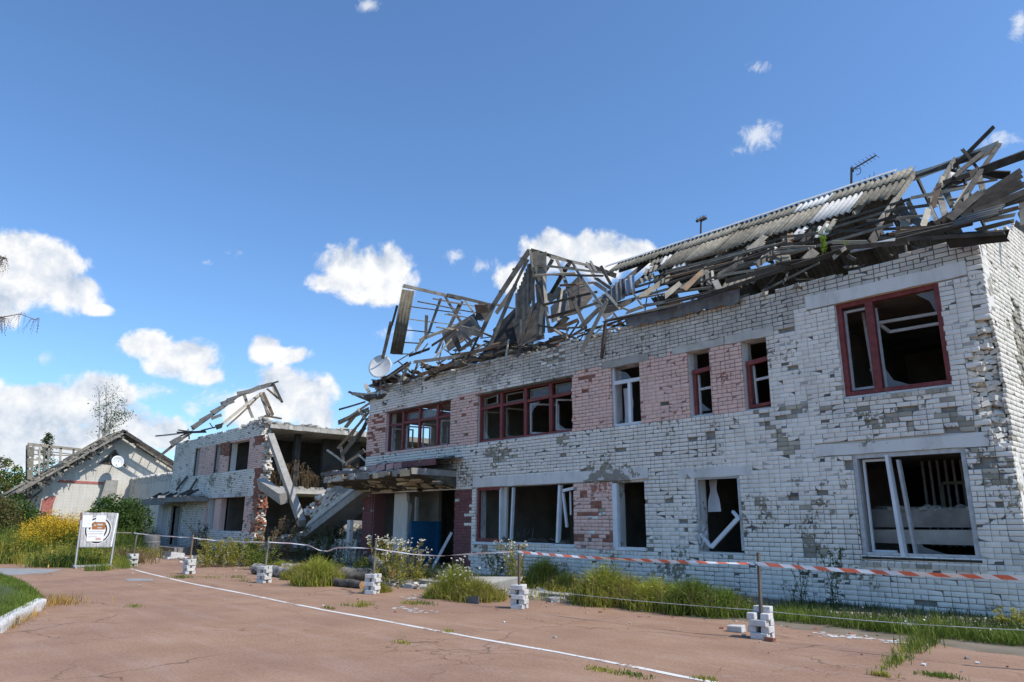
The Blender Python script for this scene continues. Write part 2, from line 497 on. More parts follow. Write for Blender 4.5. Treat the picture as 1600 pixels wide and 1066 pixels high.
DISH = simple('white_dish_paint', (.46, .46, .45), (.62, .62, .61), 5, .35, 50, .03, spec=.6, var=.03)
PAPER = simple('white_paper', (.76, .76, .75), (.82, .82, .81), 9, .8, 50, .05, var=.03)
TAPEW = simple('white_barrier_tape', (.70, .69, .68), (.78, .77, .76), 9, .45, 50, .02, var=.02)
TAPER = simple('red_barrier_tape', (.64, .14, .07), (.72, .19, .11), 9, .45, 50, .02, var=.02)
TAPEP = simple('faded_pink_tape', (.62, .42, .38), (.7, .52, .48), 9, .45, 50, .02, var=.02)
ROPE = simple('pale_rope', (.5, .5, .48), (.6, .6, .57), 20, .8, 50, .05)
STONE = simple('rubble_stone', (.26, .245, .22), (.42, .40, .37), 9, .95, 60, .5, var=.3)
LBRICK = simple('whitewashed_brick', (.46, .45, .43), (.64, .63, .615), 14, .9, 60, .5, var=.1)
BARK = None


def glass_mat():
    m, t = new_mat('dusty_glass')
    p = finish(t, (.35, .38, .4), .08, spec=.5)
    p.inputs['Alpha'].default_value = .35
    return m


GLASS = glass_mat()
CAT = {'white': 0, 'raw': 1, 'pink': 2, 'red': 3, 'maroon': 4, 'cream': 5, 'top': 6, 'worn': 14}
BMATS = [WHITE, RAW, PINK, RED, MAROON, CREAM, TOPR, MORTW, MORT, MORTP, MORTP, MORTR, MORTW, MORTT, WORN]
MORT_OF = {0: 7, 1: 8, 2: 9, 3: 10, 4: 11, 5: 12, 6: 13, 14: 8}


# ================================================================== masonry
COURSE = 0.098


def brick_verts(L, Hh, front, back, ch=0.004, jit=0.0015, chip=None):
    """12 verts of one brick in (u, d, z): back ring, front edge ring, front face"""
    e = ch
    v = np.array([(0, back, 0), (L, back, 0), (L, back, Hh), (0, back, Hh),
                  (0, front - e, 0), (L, front - e, 0), (L, front - e, Hh), (0, front - e, Hh),
                  (e, front, e), (L - e, front, e), (L - e, front, Hh - e), (e, front, Hh - e)], dtype=np.float64)
    if jit:
        v[4:] += rng.uniform(-jit, jit, (8, 3))
    if chip is not None:
        k, a = chip
        cx = L if k in (1, 2) else 0
        cz = Hh if k in (2, 3) else 0
        for i in (4 + k, 8 + k):
            v[i, 0] += (a if cx == 0 else -a)
            v[i, 2] += (a * .6 if cz == 0 else -a * .6)
            v[i, 1] -= a * .5
    return v


BF = np.array([(8, 9, 10, 11), (4, 5, 9, 8), (5, 6, 10, 9), (6, 7, 11, 10), (7, 4, 8, 11),
               (0, 1, 5, 4), (1, 2, 6, 5), (2, 3, 7, 6), (3, 0, 4, 7)], dtype=np.int32)


def free_spans(a, b, cuts):
    sp = [(a, b)]
    for c0, c1 in cuts:
        o = []
        for s0, s1 in sp:
            if c1 <= s0 or c0 >= s1:
                o.append((s0, s1))
                continue
            if c0 - s0 > .03: o.append((s0, c0))
            if s1 - c1 > .03: o.append((c1, s1))
        sp = o
    return sp


class Wall:
    def __init__(s, O, ud, nr):
        s.O, s.ud, s.nr = np.array(O, float), np.array(ud, float), np.array(nr, float)
        s.V, s.F, s.M = [], [], []
        s.nv = 0
        s.list = []      # (dist, u, z, L, front, cat, deep)

    def w(s, v):
        v = np.atleast_2d(v)
        return s.O + v[:, :1] * s.ud + v[:, 1:2] * s.nr + v[:, 2:3] * np.array((0, 0, 1.0))

    def put(s, v, F, mi):
        s.V.append(s.w(v))
        s.F.append(F + s.nv)
        s.M += [mi] * len(F)
        s.nv += len(v)

    def quad(s, u0, u1, z0, z1, d, mi):
        s.put(np.array([(u0, d, z0), (u1, d, z0), (u1, d, z1), (u0, d, z1)]), np.array([(0, 1, 2, 3)], dtype=np.int32), mi)

    def lay(s, W, ztop, openings, cat, state, z0=0.0, zmax=7.2, u_start=0.0, deep0=False, gapf=None):
        rows = int((zmax - z0) / COURSE)
        for r in range(rows):
            z = z0 + r * COURSE
            zc = z + COURSE / 2
            cuts = [(a, b) for a, b, c, d in openings if c < zc < d]
            # a run of stretchers and headers with its own random seed
            rr = random.Random(r * 131 + int(W * 10))
            u = u_start - rr.uniform(0, .2)
            if deep0: u = u_start
            seq = []
            head = (r % 3 == 1)
            while u < W:
                L = .13 if (rr.random() < (.75 if head else .16)) else .26
                seq.append((u, min(u + L, W)))
                u += L
            for a, b in free_spans(u_start, W, cuts):
                for q0, q1 in seq:
                    c0, c1 = max(q0, a), min(q1, b)
                    if c1 - c0 < .035: continue
                    uc = (c0 + c1) / 2
                    if zc > ztop(uc): continue
                    st, rec = state(uc, zc)
                    if st == 'none': continue
                    ct = 14 if st == 'worn' else (CAT[cat(uc, zc)] if st != 'raw' else 1)
                    if st == 'gone':
                        s.quad(c0, c1, z, z + COURSE, -.062, 8)
                        continue
                    g, md = (.018, .012) if ct == 6 else ((.012, .010) if ct == 1 else (.005, .005))
                    if gapf:
                        k = gapf(uc, zc)
                        if ct not in (1, 6): g, md = .006 + (.013 if ct in (2, 3) else .009) * k, .005 + .009 * k
                    mo = MORT_OF[ct]
                    if ct in (0, 5, 14) and gapf and rr.random() < .18 + .8 * k: mo = 13
                    s.quad(c0, c1, z, z + COURSE, -md - rec * .8, mo)
                    fr = -rec + rr.uniform(-.0025, .0025)
                    deep = deep0 and c0 < .01
                    s.list.append([uc, zc, c0 + g / 2, z + g / 2, c1 - c0 - g, COURSE - g, fr, ct, deep, rr.random()])

    def emit(s, parent, singles, name='brick'):
        for k, (uc, zc, u, z, L, Hh, fr, ct, deep, q) in enumerate(s.list):
            if k in singles:
                key = (round(L, 2), round(Hh, 3), deep, int(q * 3))
                if key not in BR:
                    chip = (int(q * 100) % 4, .02) if int(q * 3) == 2 else None
                    me = mesh_np('brick', brick_verts(round(L, 2), Hh, 0, -.12 if deep else -.06, chip=chip), BF, [WHITE])
                    BR[key] = me
                o = link(name, BR[key], parent)
                wv = s.w(np.array([(u, fr, z)]))[0]
                M = Matrix(((s.ud[0], s.nr[0], 0, wv[0]), (s.ud[1], s.nr[1], 0, wv[1]), (0, 0, 1, wv[2]), (0, 0, 0, 1)))
                o.matrix_basis = M
                o.material_slots[0].link = 'OBJECT'
                o.material_slots[0].material = BMATS[ct]
            else:
                chip = (int(q * 1000) % 4, .012 + .03 * ((q * 77) % 1)) if q < .16 else None
                v = brick_verts(L, Hh, fr, fr - (.12 if deep else .06), chip=chip)
                v[:, 0] += u
                v[:, 2] += z
                s.put(v, BF, ct)


BR = {}


def backing(parent, name, O, ud, nr, W, openings, ztop, d0=-.065, d1=-.45, mat=None, z0=-.3, step=1.0):
    """the wall behind the face bricks: thick, with its openings cut through"""
    O, ud, nr = Vector(O), Vector(ud), Vector(nr)
    zs = sorted(set([z0] + [q for o in openings for q in o[2:4]] + [ztop]))
    zs = [q for q in zs if z0 <= q <= ztop]
    mb = MB()
    for za, zb in zip(zs[:-1], zs[1:]):
        zc = (za + zb) / 2
        for a, b in free_spans(0, W, [(o[0], o[1]) for o in openings if o[2] < zc < o[3]]):
            vs = []
            for z in (za, zb):
                for u, d in ((a, d0), (b, d0), (b, d1), (a, d1)):
                    vs.append(O + ud * u + nr * d + Vector((0, 0, z)))
            mb.add(vs, [(0, 3, 2, 1), (4, 5, 6, 7), (0, 1, 5, 4), (1, 2, 6, 5), (2, 3, 7, 6), (3, 0, 4, 7)])
    return mb.build(name, mat or PLASTER, parent)


FY = 15.2           # the facade plane
XR = -3.64          # right-hand corner of the main building
ground_z = 0.0

# ================================================================== main building
main = empty('school_building', (-14.5, 21, 0))
tag(main, 'long two-storey white brick ruin with wrecked roof and red window frames', 'building', 'wings of the ruined white brick complex')

# openings as (X0, X1, z0, z1)
OPEN = dict(W1=(-24.26, -20.14, 4.27, 5.87), W2=(-18.64, -14.33, 4.24, 5.85), W3=(-12.8, -11.82, 4.23, 5.87),
            W4=(-10.29, -9.66, 4.25, 5.88), W5=(-8.77, -8.13, 4.24, 5.88), W6=(-6.48, -4.44, 4.26, 6.30),
            L1=(-18.65, -14.31, 1.08, 2.77), L2=(-12.81, -11.8, 1.05, 2.72), L3=(-10.26, -9.06, 1.02, 2.74),
            L4=(-6.45, -4.38, 1.04, 3.05), door=(-24.97, -19.79, 0.1, 2.78))
LINT = [(-7.1, -3.9, 6.30, 6.58, 'W6'), (-7.2, -3.97, 3.05, 3.29, 'L4'), (-10.72, -8.75, 2.74, 2.96, 'L3'), (-18.8, -11.66, 2.78, 3.08, 'L1'),
        (-10.72, -9.22, 5.88, 6.07, 'W4'), (-9.17, -7.92, 5.88, 6.08, 'W5'), (-13.12, -11.5, 5.87, 6.07, 'W3')]


def tou(o): return (XR - o[1], XR - o[0], o[2], o[3])


# damaged patches on the facade: centre x, z, radius x, radius z, kind
DMG = [(-8.31,15.2,3.97), (-7.61,15.2,4.09), (-5.51,15.2,3.69), (-4.63,15.2,3.78), (-6.36,15.2,3.98), (-17.19,15.2,3.72), (-14.67,15.2,3.82), (-7.47,15.2,1.1), (-15.04,15.2,6.47), (-14.95,15.2,6.79),
       (-8.04,15.2,3.44), (-4.4,15.2,3.46), (-17.98,15.2,3.9), (-7.76,15.2,3.28), (-4.17,15.2,2.85), (-6.62,15.2,4.01), (-5.05,15.2,3.58), (-3.95,15.2,2.55)]
DR = [(.55, .22), (.3, .16), (.55, .16), (.3, .2), (.3, .1), (.5, .2), (.2, .35), (.22, .2), (.38, .22), (.33, .14),
      (.3, .14), (.3, .18), (.3, .18), (.25, .14), (.2, .22), (.4, .1), (.22, .2), (.18, .3)]
GONE = [(-11.28,15.2,3.41), (-11.4,15.2,3.4), (-12.53,15.2,3.59), (-9.75,15.2,3.7), (-9.86,15.2,3.73), (-14.95,15.2,6.73), (-14.74,15.2,6.6), (-6.77,15.2,3.21), (-12.58,15.2,3.53),
        (-5.25,15.2,3.85), (-9.08,15.2,1.39), (-10.26,15.2,3.71), (-20.38,15.2,7.68), (-17.13,15.2,6.05), (-7.49,15.2,5.01), (-7.62,15.2,5.9), (-4.57,15.2,3.78),
        (-17.98,15.2,3.81), (-6.48,15.2,2.84), (-5.35,15.2,0.28), (-3.97,15.2,2.78), (-3.96,15.2,1.99), (-11.74,15.2,2.19), (-10.68,15.2,1.76)]
REDS = [(-13.92,15.2,1.91), (-13.54,15.2,1.83), (-14.1,15.2,1.28), (-13.9,15.2,2.45), (-12.97,15.2,1.38), (-13.06,15.2,1.26), (-13.44,15.2,2.13), (-13.6,15.2,1.32), (-14.32,15.2,1.17), (-13.31,15.2,1.96), (-14.02,15.2,1.32)]


def notch(z):
    """how far the right-hand corner is broken away at height z"""
    if z < 2.9 or z > 5.55: return 0.0
    t = (z - 2.9) / 2.65
    return (.16 + .30 * math.sin(PI * min(1, t * 1.05)) + .07 * math.sin(z * 19) + .05 * math.sin(z * 41)) * (1.0 if .08 < t < .95 else .6)


def main_cat(u, z):
    X = XR - u
    n = fbm(X * .8, z * .8, 3.1)
    if z < 2.78 and (-19.9 < X < -18.9 or X < -24.9): return 'maroon'
    if -14.35 < X < -12.85 and z < 2.78 and z > .98:
        for g in REDS:
            if abs(X - g[0]) < .15 and abs(z - g[2]) < .09: return 'red'
        return 'pink'
    if z > 5.93 + .12 * n:
        if X > -7.4 and z < 6.42 + .1 * n: return 'white'
        if X < -18.7 and z < 6.62 + .3 * n: return 'white'
        if X < -15.6 and z < 6.2 + .5 * n: return 'white'
        return 'top'
    if z > 4.25 and X < -8.2:
        if X > -8.76 and True: return 'pink' if z < 5.7 else 'top'
        if X < -24.4: return 'red' if random.random() < .35 + .3 * n else 'pink'
        if -14.33 < X < -13.4 and random.random() < .05 + .25 * n and z > 4.9: return 'red'
        if -20.1 < X < -18.6 and z > 5.2 and random.random() < .04: return 'red'
        return 'pink'
    return 'white'


def main_state(u, z):
    X = XR - u
    if u < notch(z): return 'none', 0
    for g in GONE:
        if abs(X - g[0]) < .13 and abs(z - g[2]) < .05: return 'gone', 0
    for (cx, cy, cz), (ra, rb) in zip(DMG, DR):
        q = ((X - cx) / ra) ** 2 + ((z - cz) / rb) ** 2
        q += .55 * fbm(X * 3.1, z * 4.0, 1.7)
        if q < 1.0:
            k = random.random()
            if q < .45 and k < .10: return 'gone', 0
            if k < .5: return 'raw', random.choice((0, .008, .016, .025, .04))
            if k < .8: return 'worn', random.choice((0, .004))
        elif q < 1.7 and random.random() < .45: return 'worn', 0
    if -12.85 < X < -18 and z < 2.7: return 'ok', 0
    c = fbm(X * 1.1, z * 1.1, 9.4)
    k = random.random()
    if z < 5.9 and k < .003 + .02 * max(0, c - .1): return random.choice(('raw', 'worn', 'worn')), random.uniform(.002, .03)
    if z < 4.2 and random.random() < .035 + .12 * max(0, c): return 'worn', 0
    if .4 < z < 6.0 and k > .9965: return 'gone', 0
    return 'ok', random.choice((0, 0, 0, .001, .002))


def main_gap(u, z):
    X = XR - u
    return max(0.0, min(1.0, .5 + .95 * fbm(X * .45, z * .5, 5.0) + (.6 if 3.2 < z < 4.3 and X < -9.5 else 0) + (.55 if z > 5.1 and X < -8 else 0) + (.4 if X < -12 and z > 3 else 0)))


def main_top(u):
    X = XR - u
    t = 6.93 + .09 * fbm(X * 1.7, 0, 2)
    if X > -5.0: t += .12
    if X < -24.6: t = 6.1 + (X + 25.4) * .9 + .2 * fbm(X * 4, 1, 1)
    if -16.9 < X < -14.9: t -= .06
    return t


ops_u = [tou(o) for o in OPEN.values()]
lint_u = [tou(l[:4]) for l in LINT]
fac = Wall((XR, FY, 0), (-1, 0, 0), (0, -1, 0))
fac.lay(25.69 + XR, main_top, ops_u + lint_u, main_cat, main_state, z0=-.1, zmax=7.2, deep0=True, gapf=main_gap)
SIDE_L = 11.8


def side_state(u, z):
    Y = 27.0 - u
    if u > SIDE_L - .075: return 'none', 0
    if SIDE_L - u < notch(z) * .62: return 'none', 0
    c = fbm(Y * 1.2, z * 1.2, 14.0)
    q = ((Y - 17.1) / .5) ** 2 + ((z - 4.9) / 1.3) ** 2 + .6 * fbm(Y * 3, z * 3, 2)
    if q < 1: return ('gone', 0) if random.random() < .12 else ('raw', random.uniform(.015, .05))
    q = ((Y - 15.7) / .3) ** 2 + ((z - 2.0) / .6) ** 2 + .6 * fbm(Y * 3, z * 3, 5)
    if q < 1: return 'raw', random.uniform(.01, .04)
    if random.random() < .012 + .05 * max(0, c): return 'raw', random.uniform(.004, .03)
    return 'ok', random.choice((0, .001, .002))


def side_top(u):
    Y = 27.0 - u
    if Y < 21: return 7.03 + .36 * max(0, Y - 15.3) + .25 * fbm(Y * 2.1, 3, 3)
    return 9.0 - .36 * (Y - 21)


sidew = Wall((XR, 27.0, 0), (0, -1, 0), (1, 0, 0))
sidew.lay(SIDE_L, side_top, [], lambda u, z: 'cream', side_state, z0=-.1, zmax=9.4, gapf=lambda u, z: .75)
# the 300 bricks that show largest: the nearest ones on the two faces
allb = []
for wl, wi in ((fac, 0), (sidew, 1)):
    for k, b in enumerate(wl.list):
        c = wl.w(np.array([(b[0], 0, b[1])]))[0]
        view = (np.array((0, 0, 1.6)) - c)
        dd = np.linalg.norm(view)
        cs = abs(np.dot(view / dd, wl.nr))
        inframe = 1.0 if (wi == 0 or (c[1] < 18.5)) else 0.0
        hx, hz = c[0] / c[1], (c[2] - 1.6) / c[1]
        if wi == 1 and c[2] < 2.2: inframe = 0.0
        if wi == 0 and c[2] < .35: inframe = 0.0
        allb.append((inframe * (b[4] * cs) * b[5] / dd ** 2, wi, k))
allb.sort(reverse=True)
sing = [set(), set()]
for _, wi, k in allb[:300]: sing[wi].add(k)
fac.emit(main, sing[0])
sidew.emit(main, sing[1])
# lumpy broken bricks in the broken corner
cm = MB()
zz = 2.9
while zz < 5.6:
    cn = notch(zz + .04)
    if cn > .02:
        n = 5
        for i in range(n):
            t = (i + .5) / n
            X = XR - .05 - cn * (1 - t) + random.uniform(-.02, .02)
            Y = FY + .06 + cn * .62 * t + random.uniform(-.02, .03)
            k = .075
            a = MB()
            cm.lump((X - .05, Y + .03, zz + .045), k * random.uniform(.85, 1.25), 0, (1, 1, .62))
    zz += COURSE
for V, F, M, nm in ((fac.V, fac.F, fac.M, 'a'), (sidew.V, sidew.F, sidew.M, 'b')):
    o = link('brick', mesh_np('brick', np.concatenate(V), np.concatenate(F), BMATS, M), main)
    o['kind'] = 'stuff'
o = cm.build('broken_brick', [CREAM], main)
o['kind'] = 'stuff'
nz0, nz1 = 2.9, 5.55
backing(main, 'front_wall', (XR, FY, 0), (-1, 0, 0), (0, -1, 0), 25.69 + XR, ops_u + [(0, .5, nz0, nz1)], 6.85)
backing(main, 'side_wall', (XR, 27.0, 0), (0, -1, 0), (1, 0, 0), SIDE_L - .5, [(SIDE_L - .82, SIDE_L, nz0, nz1)], 7.0)
mb = MB().prism([(XR - .62, FY + .07, nz0), (XR - .06, FY + .5, nz0), (XR - .4, FY + .86, nz0), (XR - .62, FY + .8, nz0)], (0, 0, nz1 - nz0))
mb.prism([(XR - .066, FY + .86, 6.9), (XR - .066, 27, 6.9), (XR - .066, 21, 8.8)], (-.36, 0, 0))
mb.box((XR - .5, FY + .066, -.3), (XR - .066, FY + .52, nz0))
mb.box((XR - .5, FY + .066, nz1), (XR - .066, FY + .52, 6.9))
mb.build('corner_core', [MORT], main)

# lintels
for x0, x1, z0, z1, w_ in LINT:
    m = PLASTER if w_ in ('W6', 'L4', 'L3', 'L1') else CONC
    mb = MB()
    n = max(2, int((x1 - x0) / .3))
    vs, fs = [], []
    for i in range(n + 1):
        X = x0 + (x1 - x0) * i / n
        dz = random.uniform(-.012, .012)
        dt = random.uniform(-.018, .018)
        fr = FY - .014 + random.uniform(-.004, .004)
        vs += [(X, FY + .3, z0), (X, fr, z0 + dz), (X, fr + .004, z1 + dt), (X, FY + .3, z1)]
    for i in range(n):
        a, b = i * 4, i * 4 + 4
        fs += [(a, b, b + 1, a + 1), (a + 1, b + 1, b + 2, a + 2), (a + 2, b + 2, b + 3, a + 3)]
    fs += [(0, 1, 2, 3), (n * 4 + 3, n * 4 + 2, n * 4 + 1, n * 4)]
    mb.add(vs, fs)
    mb.build('lintel', m, main)
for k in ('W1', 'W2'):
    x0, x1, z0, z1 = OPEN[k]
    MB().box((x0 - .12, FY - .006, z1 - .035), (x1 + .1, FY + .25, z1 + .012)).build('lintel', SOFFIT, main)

# floors, ceilings, inner walls
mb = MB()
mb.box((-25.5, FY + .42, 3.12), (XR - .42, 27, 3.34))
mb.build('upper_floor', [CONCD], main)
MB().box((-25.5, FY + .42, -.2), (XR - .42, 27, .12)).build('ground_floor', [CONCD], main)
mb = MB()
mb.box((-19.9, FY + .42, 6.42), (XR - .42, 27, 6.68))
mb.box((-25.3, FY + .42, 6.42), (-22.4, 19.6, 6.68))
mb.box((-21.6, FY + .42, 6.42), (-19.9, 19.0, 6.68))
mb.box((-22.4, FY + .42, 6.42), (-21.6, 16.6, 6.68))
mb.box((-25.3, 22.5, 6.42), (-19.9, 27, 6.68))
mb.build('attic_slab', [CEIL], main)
bo = []
for a in (1.0, 4.3, 7.4, 10.4, 13.2):
    bo += [(a, a + 1.2, 4.3, 5.8)]
for a in (16.6, 19.0):
    bo += [(a, a + 1.4, 4.3, 5.7)]
bo.append((1.2, 1.7, 4.6, 5.6))
backing(main, 'end_wall', (-25.3, 15.7, 0), (0, 1, 0), (1, 0, 0), 11.2, [(1.3, 2.6, 4.7, 5.7), (4.0, 5.0, 4.5, 5.5), (2.2, 2.7, .9, 1.9), (6, 11, 5.6, 6.5)], 6.4, d0=0, d1=-.3, mat=INNER)
backing(main, 'rear_wall', (XR - .42, 27.0, 0), (-1, 0, 0), (0, -1, 0), 21.4, bo, 6.9, d0=0, d1=-.4, mat=INNER)
mb = MB()
for X, y0 in ((-7.6, FY + .46), (-11.0, FY + .46), (-13.6, FY + .46), (-19.7, FY + .46)):
    mb.box((X - .12, y0, 3.34), (X + .12, 22, 6.42))
for X in (-11.3, -13.9, -19.4):
    mb.box((X - .12, FY + .46, .12), (X + .12, 22, 3.12))
mb.box((-19.3, 21.9, 3.34), (XR - .42, 22.1, 6.42))
mb.box((-19.3, 20.3, .12), (-7.4, 20.5, 3.12))
mb.box((-25.2, 19.0, .12), (-23.0, 19.2, 3.12))
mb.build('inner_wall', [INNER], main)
# broken inner wall behind the wide ground-floor opening: white plaster left, bare brown right
mb = MB()
w0, w1 = (-19.3,17.93,2.06)[1], (-19.3,18.06,2.06)[1]
pl = [(FY + .47, 3.1), (w0, 3.1), (w0 + .1, 2.5), (w1, 2.0), (w1 + .05, 1.4), (w1 + .15, .12), (FY + .47, .12)]
mb.prism([(-19.42, y, z) for y, z in pl], (.03, 0, 0))
mb.build('inner_plaster', [simple('grey_inner_plaster', (.34, .335, .33), (.46, .455, .45), 3, .95, 30, .3, var=0)], main)
mb = MB().box((-19.48, FY + .47, .12), (-19.43, 24, 3.1))
mb.build('inner_brick_wall', [painted_brick('brown_inner_brick', (.40, .30, .21), (.34, .10, .06), .4, stain=(.26, .19, .14))], main)
mb = MB()
for i in range(26):
    c = Vector((random.uniform(-24.6, -20.4), random.uniform(16.4, 21), random.uniform(3.5, 6.2)))
    d = Vector((random.gauss(0, .5), random.gauss(0, .5), random.gauss(0, .6)))
    mb.beam(c - d, c + d, random.uniform(.06, .25), .04, random.choice((0, 1, 2)))
o = mb.build('hanging_debris', [WOOD, SLATED, WOODD], main)
o['kind'] = 'stuff'

# entrance recess
mb = MB()
VX = (-22.77,16.75,2.07)[0]
mb.box((-24.95, FY + 1.55, 1.72), (VX, FY + 1.7, 2.95), 0)
mb.box((-24.95, FY + 1.55, .1), (VX, FY + 1.7, 1.72), 1)
mb.box((-22.95, FY + .4, .1), (-22.85, FY + 1.55, 1.72), 1)
mb.build('vestibule_wall', [INNER, BLUE], main)
mb = MB()
pts = [(-24.15, .1), (-23.28, .1), (-23.32, .9), (-23.22, 1.3), (-23.2, 1.8), (-23.12, 2.3), (-23.3, 2.45), (-23.35, 2.75), (-24.15, 2.75)]
mb.prism([(x, FY + .46, z) for x, z in pts], (0, .12, 0))
mb.build('entrance_panel', [PLASTER], main)
MB().box((-24.985, FY + .07, .1), (-24.96, FY + .6, 2.78)).build('pillar_return', [MAROON], main)
mb = MB()
mb.box((-23.0, FY + .62, .1), (-22.9, FY + .72, 2.6))
mb.beam((-23.05, FY + .35, .1), (-23.02, FY + .35, 2.4), .06, .06)
mb.build('door_post', [GREYF], main)
mb = MB().beam((-20.35, FY - .5, .05), (-19.85, FY - .02, 1.35), .09, .05)
tag(mb.build('leaning_board', [GREYF]), 'grey wooden board leaning on the maroon pillar at the entrance', 'board')


# ------------------------------------------------------------------ windows
def bars(parent, name, items, mat):
    for a, b, w_, t_ in items:
        MB().beam(a, b, w_, t_).build(name, mat, parent)


def window(x0, x1, z0, z1, mat, posts=(), tr=None, fw=.075, Y=FY + .11, dep=.09, right=True, top=True, bottom=True):
    mb = MB()
    mb.box((x0, Y, z0), (x0 + fw, Y + dep, z1))
    if right: mb.box((x1 - fw, Y, z0), (x1, Y + dep, z1))
    if bottom: mb.box((x0 + fw, Y, z0), (x1 - (fw if right else 0), Y + dep, z0 + fw))
    if top: mb.box((x0 + fw, Y, z1 - fw), (x1 - (fw if right else 0), Y + dep, z1))
    o = mb.build('window', mat, main)
    for px, pw in posts:
        MB().box((px - pw / 2, Y - .012, z0 + fw), (px + pw / 2, Y + dep - .012, z1 - fw)).build('mullion', mat, o)
    if tr:
        edges = [x0 + fw] + [q for px, pw in posts for q in (px - pw / 2, px + pw / 2)] + [x1 - (fw if right else 0)]
        for a, b in zip(edges[::2], edges[1::2]):
            dz = random.uniform(-.025, .025)
            MB().beam((a, Y + dep / 2, tr - dz), (b, Y + dep / 2, tr + dz), .085, dep).build('transom', mat, o)
    return o


def sash(parent, x0, x1, z0, z1, Y, mat, w_=.05, swing=0.0, glass=False, left=True, rightb=True, topb=True):
    """a casement hung on its left side and swung inwards by the angle"""
    c, s_ = math.cos(swing), math.sin(swing)

    def P(x, z): return (x0 + (x - x0) * c, Y + (x - x0) * s_, z)
    mb = MB()
    if left: mb.beam(P(x0, z0), P(x0, z1), w_, .045)
    if rightb: mb.beam(P(x1, z0), P(x1, z1), w_, .045)
    mb.beam(P(x0, z0 + w_ / 2), P(x1, z0 + w_ / 2), w_, .045)
    if topb: mb.beam(P(x0, z1 - w_ / 2), P(x1, z1 - w_ / 2), w_, .045)
    o = mb.build('sash', mat, parent)
    if glass:
        MB().poly([P(x0, z0), P(x1, z0), P(x1, z1), P(x0, z1)]).build('pane', GLASS, parent)
    return o


a = OPEN['W1']
o = window(*a, REDF, [(-23.25, .11), (-22.16, .11), (-21.03, .11)], 5.34)
YS = FY + .24
sash(o, -24.15, -23.35, 4.36, 5.25, YS, GREYF, swing=1.2)
sash(o, -23.15, -22.25, 4.36, 5.25, YS, GREYF, swing=1.25)
sash(o, -22.08, -21.1, 4.36, 5.25, YS, GREYF, swing=1.3)
sash(o, -20.95, -20.25, 4.36, 5.25, YS, GREYF, swing=1.0)
for x in (-23.2, -22.08, -20.95): sash(o, x, x + .85, 5.42, 5.75, YS, REDF, .045, glass=(x < -22))
a = OPEN['W2']
o = window(*a, REDF, [(-17.54, .13), (-16.4, .13), (-15.28, .13)], 5.38, right=False)
sash(o, -18.52, -17.7, 4.35, 5.3, YS, WOOD, swing=1.15)
sash(o, -17.42, -16.55, 4.35, 5.3, YS, WOOD, .05, swing=1.3)
sash(o, -16.28, -15.4, 4.35, 5.3, YS, GREYF, .05, swing=.95)
sash(o, -15.15, -14.4, 4.35, 5.3, YS, GREYF, .05, swing=.85)
for x, g in ((-18.5, 0), (-17.42, 0), (-16.28, 1), (-15.15, 1)): sash(o, x, x + .82, 5.45, 5.74, YS, WOOD, .04, glass=bool(g), swing=(-.2 if x < -18 else 0))
a = OPEN['W3']
o = window(*a, WHITEF, [], None, fw=.06, right=False, top=False, Y=FY + .06, dep=.07)
MB().box((-12.74, FY + .06, 5.38), (-11.82, FY + .13, 5.48)).build('transom', WHITEF, o)
MB().box((-12.27, FY + .05, 4.29), (-12.18, FY + .13, 5.38)).build('mullion', WHITEF, o)
a = OPEN['W4']
o = window(*a, GREYF, [], None, fw=.05, right=False, top=False, Y=FY + .2)
MB().beam((-10.22, FY + .2, 4.3), (-10.22, FY + .2, 5.4), .07, .08).build('jamb', REDF, o)
MB().beam((-10.24, FY + .16, 5.37), (-9.66, FY + .16, 5.40), .1, .09).build('transom', REDF, o)
mb = MB().beam((-10.14, FY + .26, 4.3), (-10.14, FY + .26, 5.3), .05, .045)
mb.beam((-10.14, FY + .25, 4.93), (-9.66, FY + .25, 4.95), .06, .045)
mb.build('sash', GREYF, o)
a = OPEN['W5']
o = window(*a, GREYF, [], None, fw=.05, right=False, top=False, Y=FY + .2)
MB().beam((-8.7, FY + .18, 4.3), (-8.7, FY + .18, 5.4), .09, .08).build('jamb', REDF, o)
MB().beam((-8.74, FY + .16, 5.35), (-8.13, FY + .16, 5.40), .1, .09).build('transom', REDF, o)
MB().beam((-8.72, FY + .14, 4.31), (-8.1, FY + .14, 4.35), .07, .09).build('sill_board', REDF, o)
MB().beam((-8.16, FY + .14, 4.3), (-8.15, FY + .14, 4.62), .08, .08).build('jamb', REDF, o)
mb = MB().beam((-8.6, FY + .26, 4.35), (-8.62, FY + .26, 5.3), .05, .045)
mb.beam((-8.62, FY + .25, 4.95), (-8.13, FY + .25, 4.98), .06, .045)
mb.build('sash', GREYF, o)
a = OPEN['W6']
o = window(*a, REDF, [(-5.8, .16)], None, fw=.1, dep=.11, Y=FY + .10)
sash(o, -6.36, -5.92, 4.4, 6.15, FY + .25, GREYF, .05, rightb=False)
mb = MB().beam((-6.12, FY + .8, 4.36), (-6.2, FY + .8, 6.2), .06, .05)
mb.beam((-6.2, FY + .8, 4.9), (-5.9, FY + .85, 4.92), .05, .05)
mb.beam((-5.72, FY + .3, 4.34), (-5.74, FY + .3, 6.1), .05, .04)
mb.build('sash', GREYF, o)
mb = MB()
p1, p2, p3, p4 = (-5.88,15.9,5.88), (-4.7,15.9,5.85), (-4.72,16.1,5.68), (-5.74,16.1,5.69)
for q, r_ in ((p1, p2), (p1, p4), (p4, p3)): mb.beam(q, r_, .06, .05)
mb.build('broken_sash', GREYF, o)
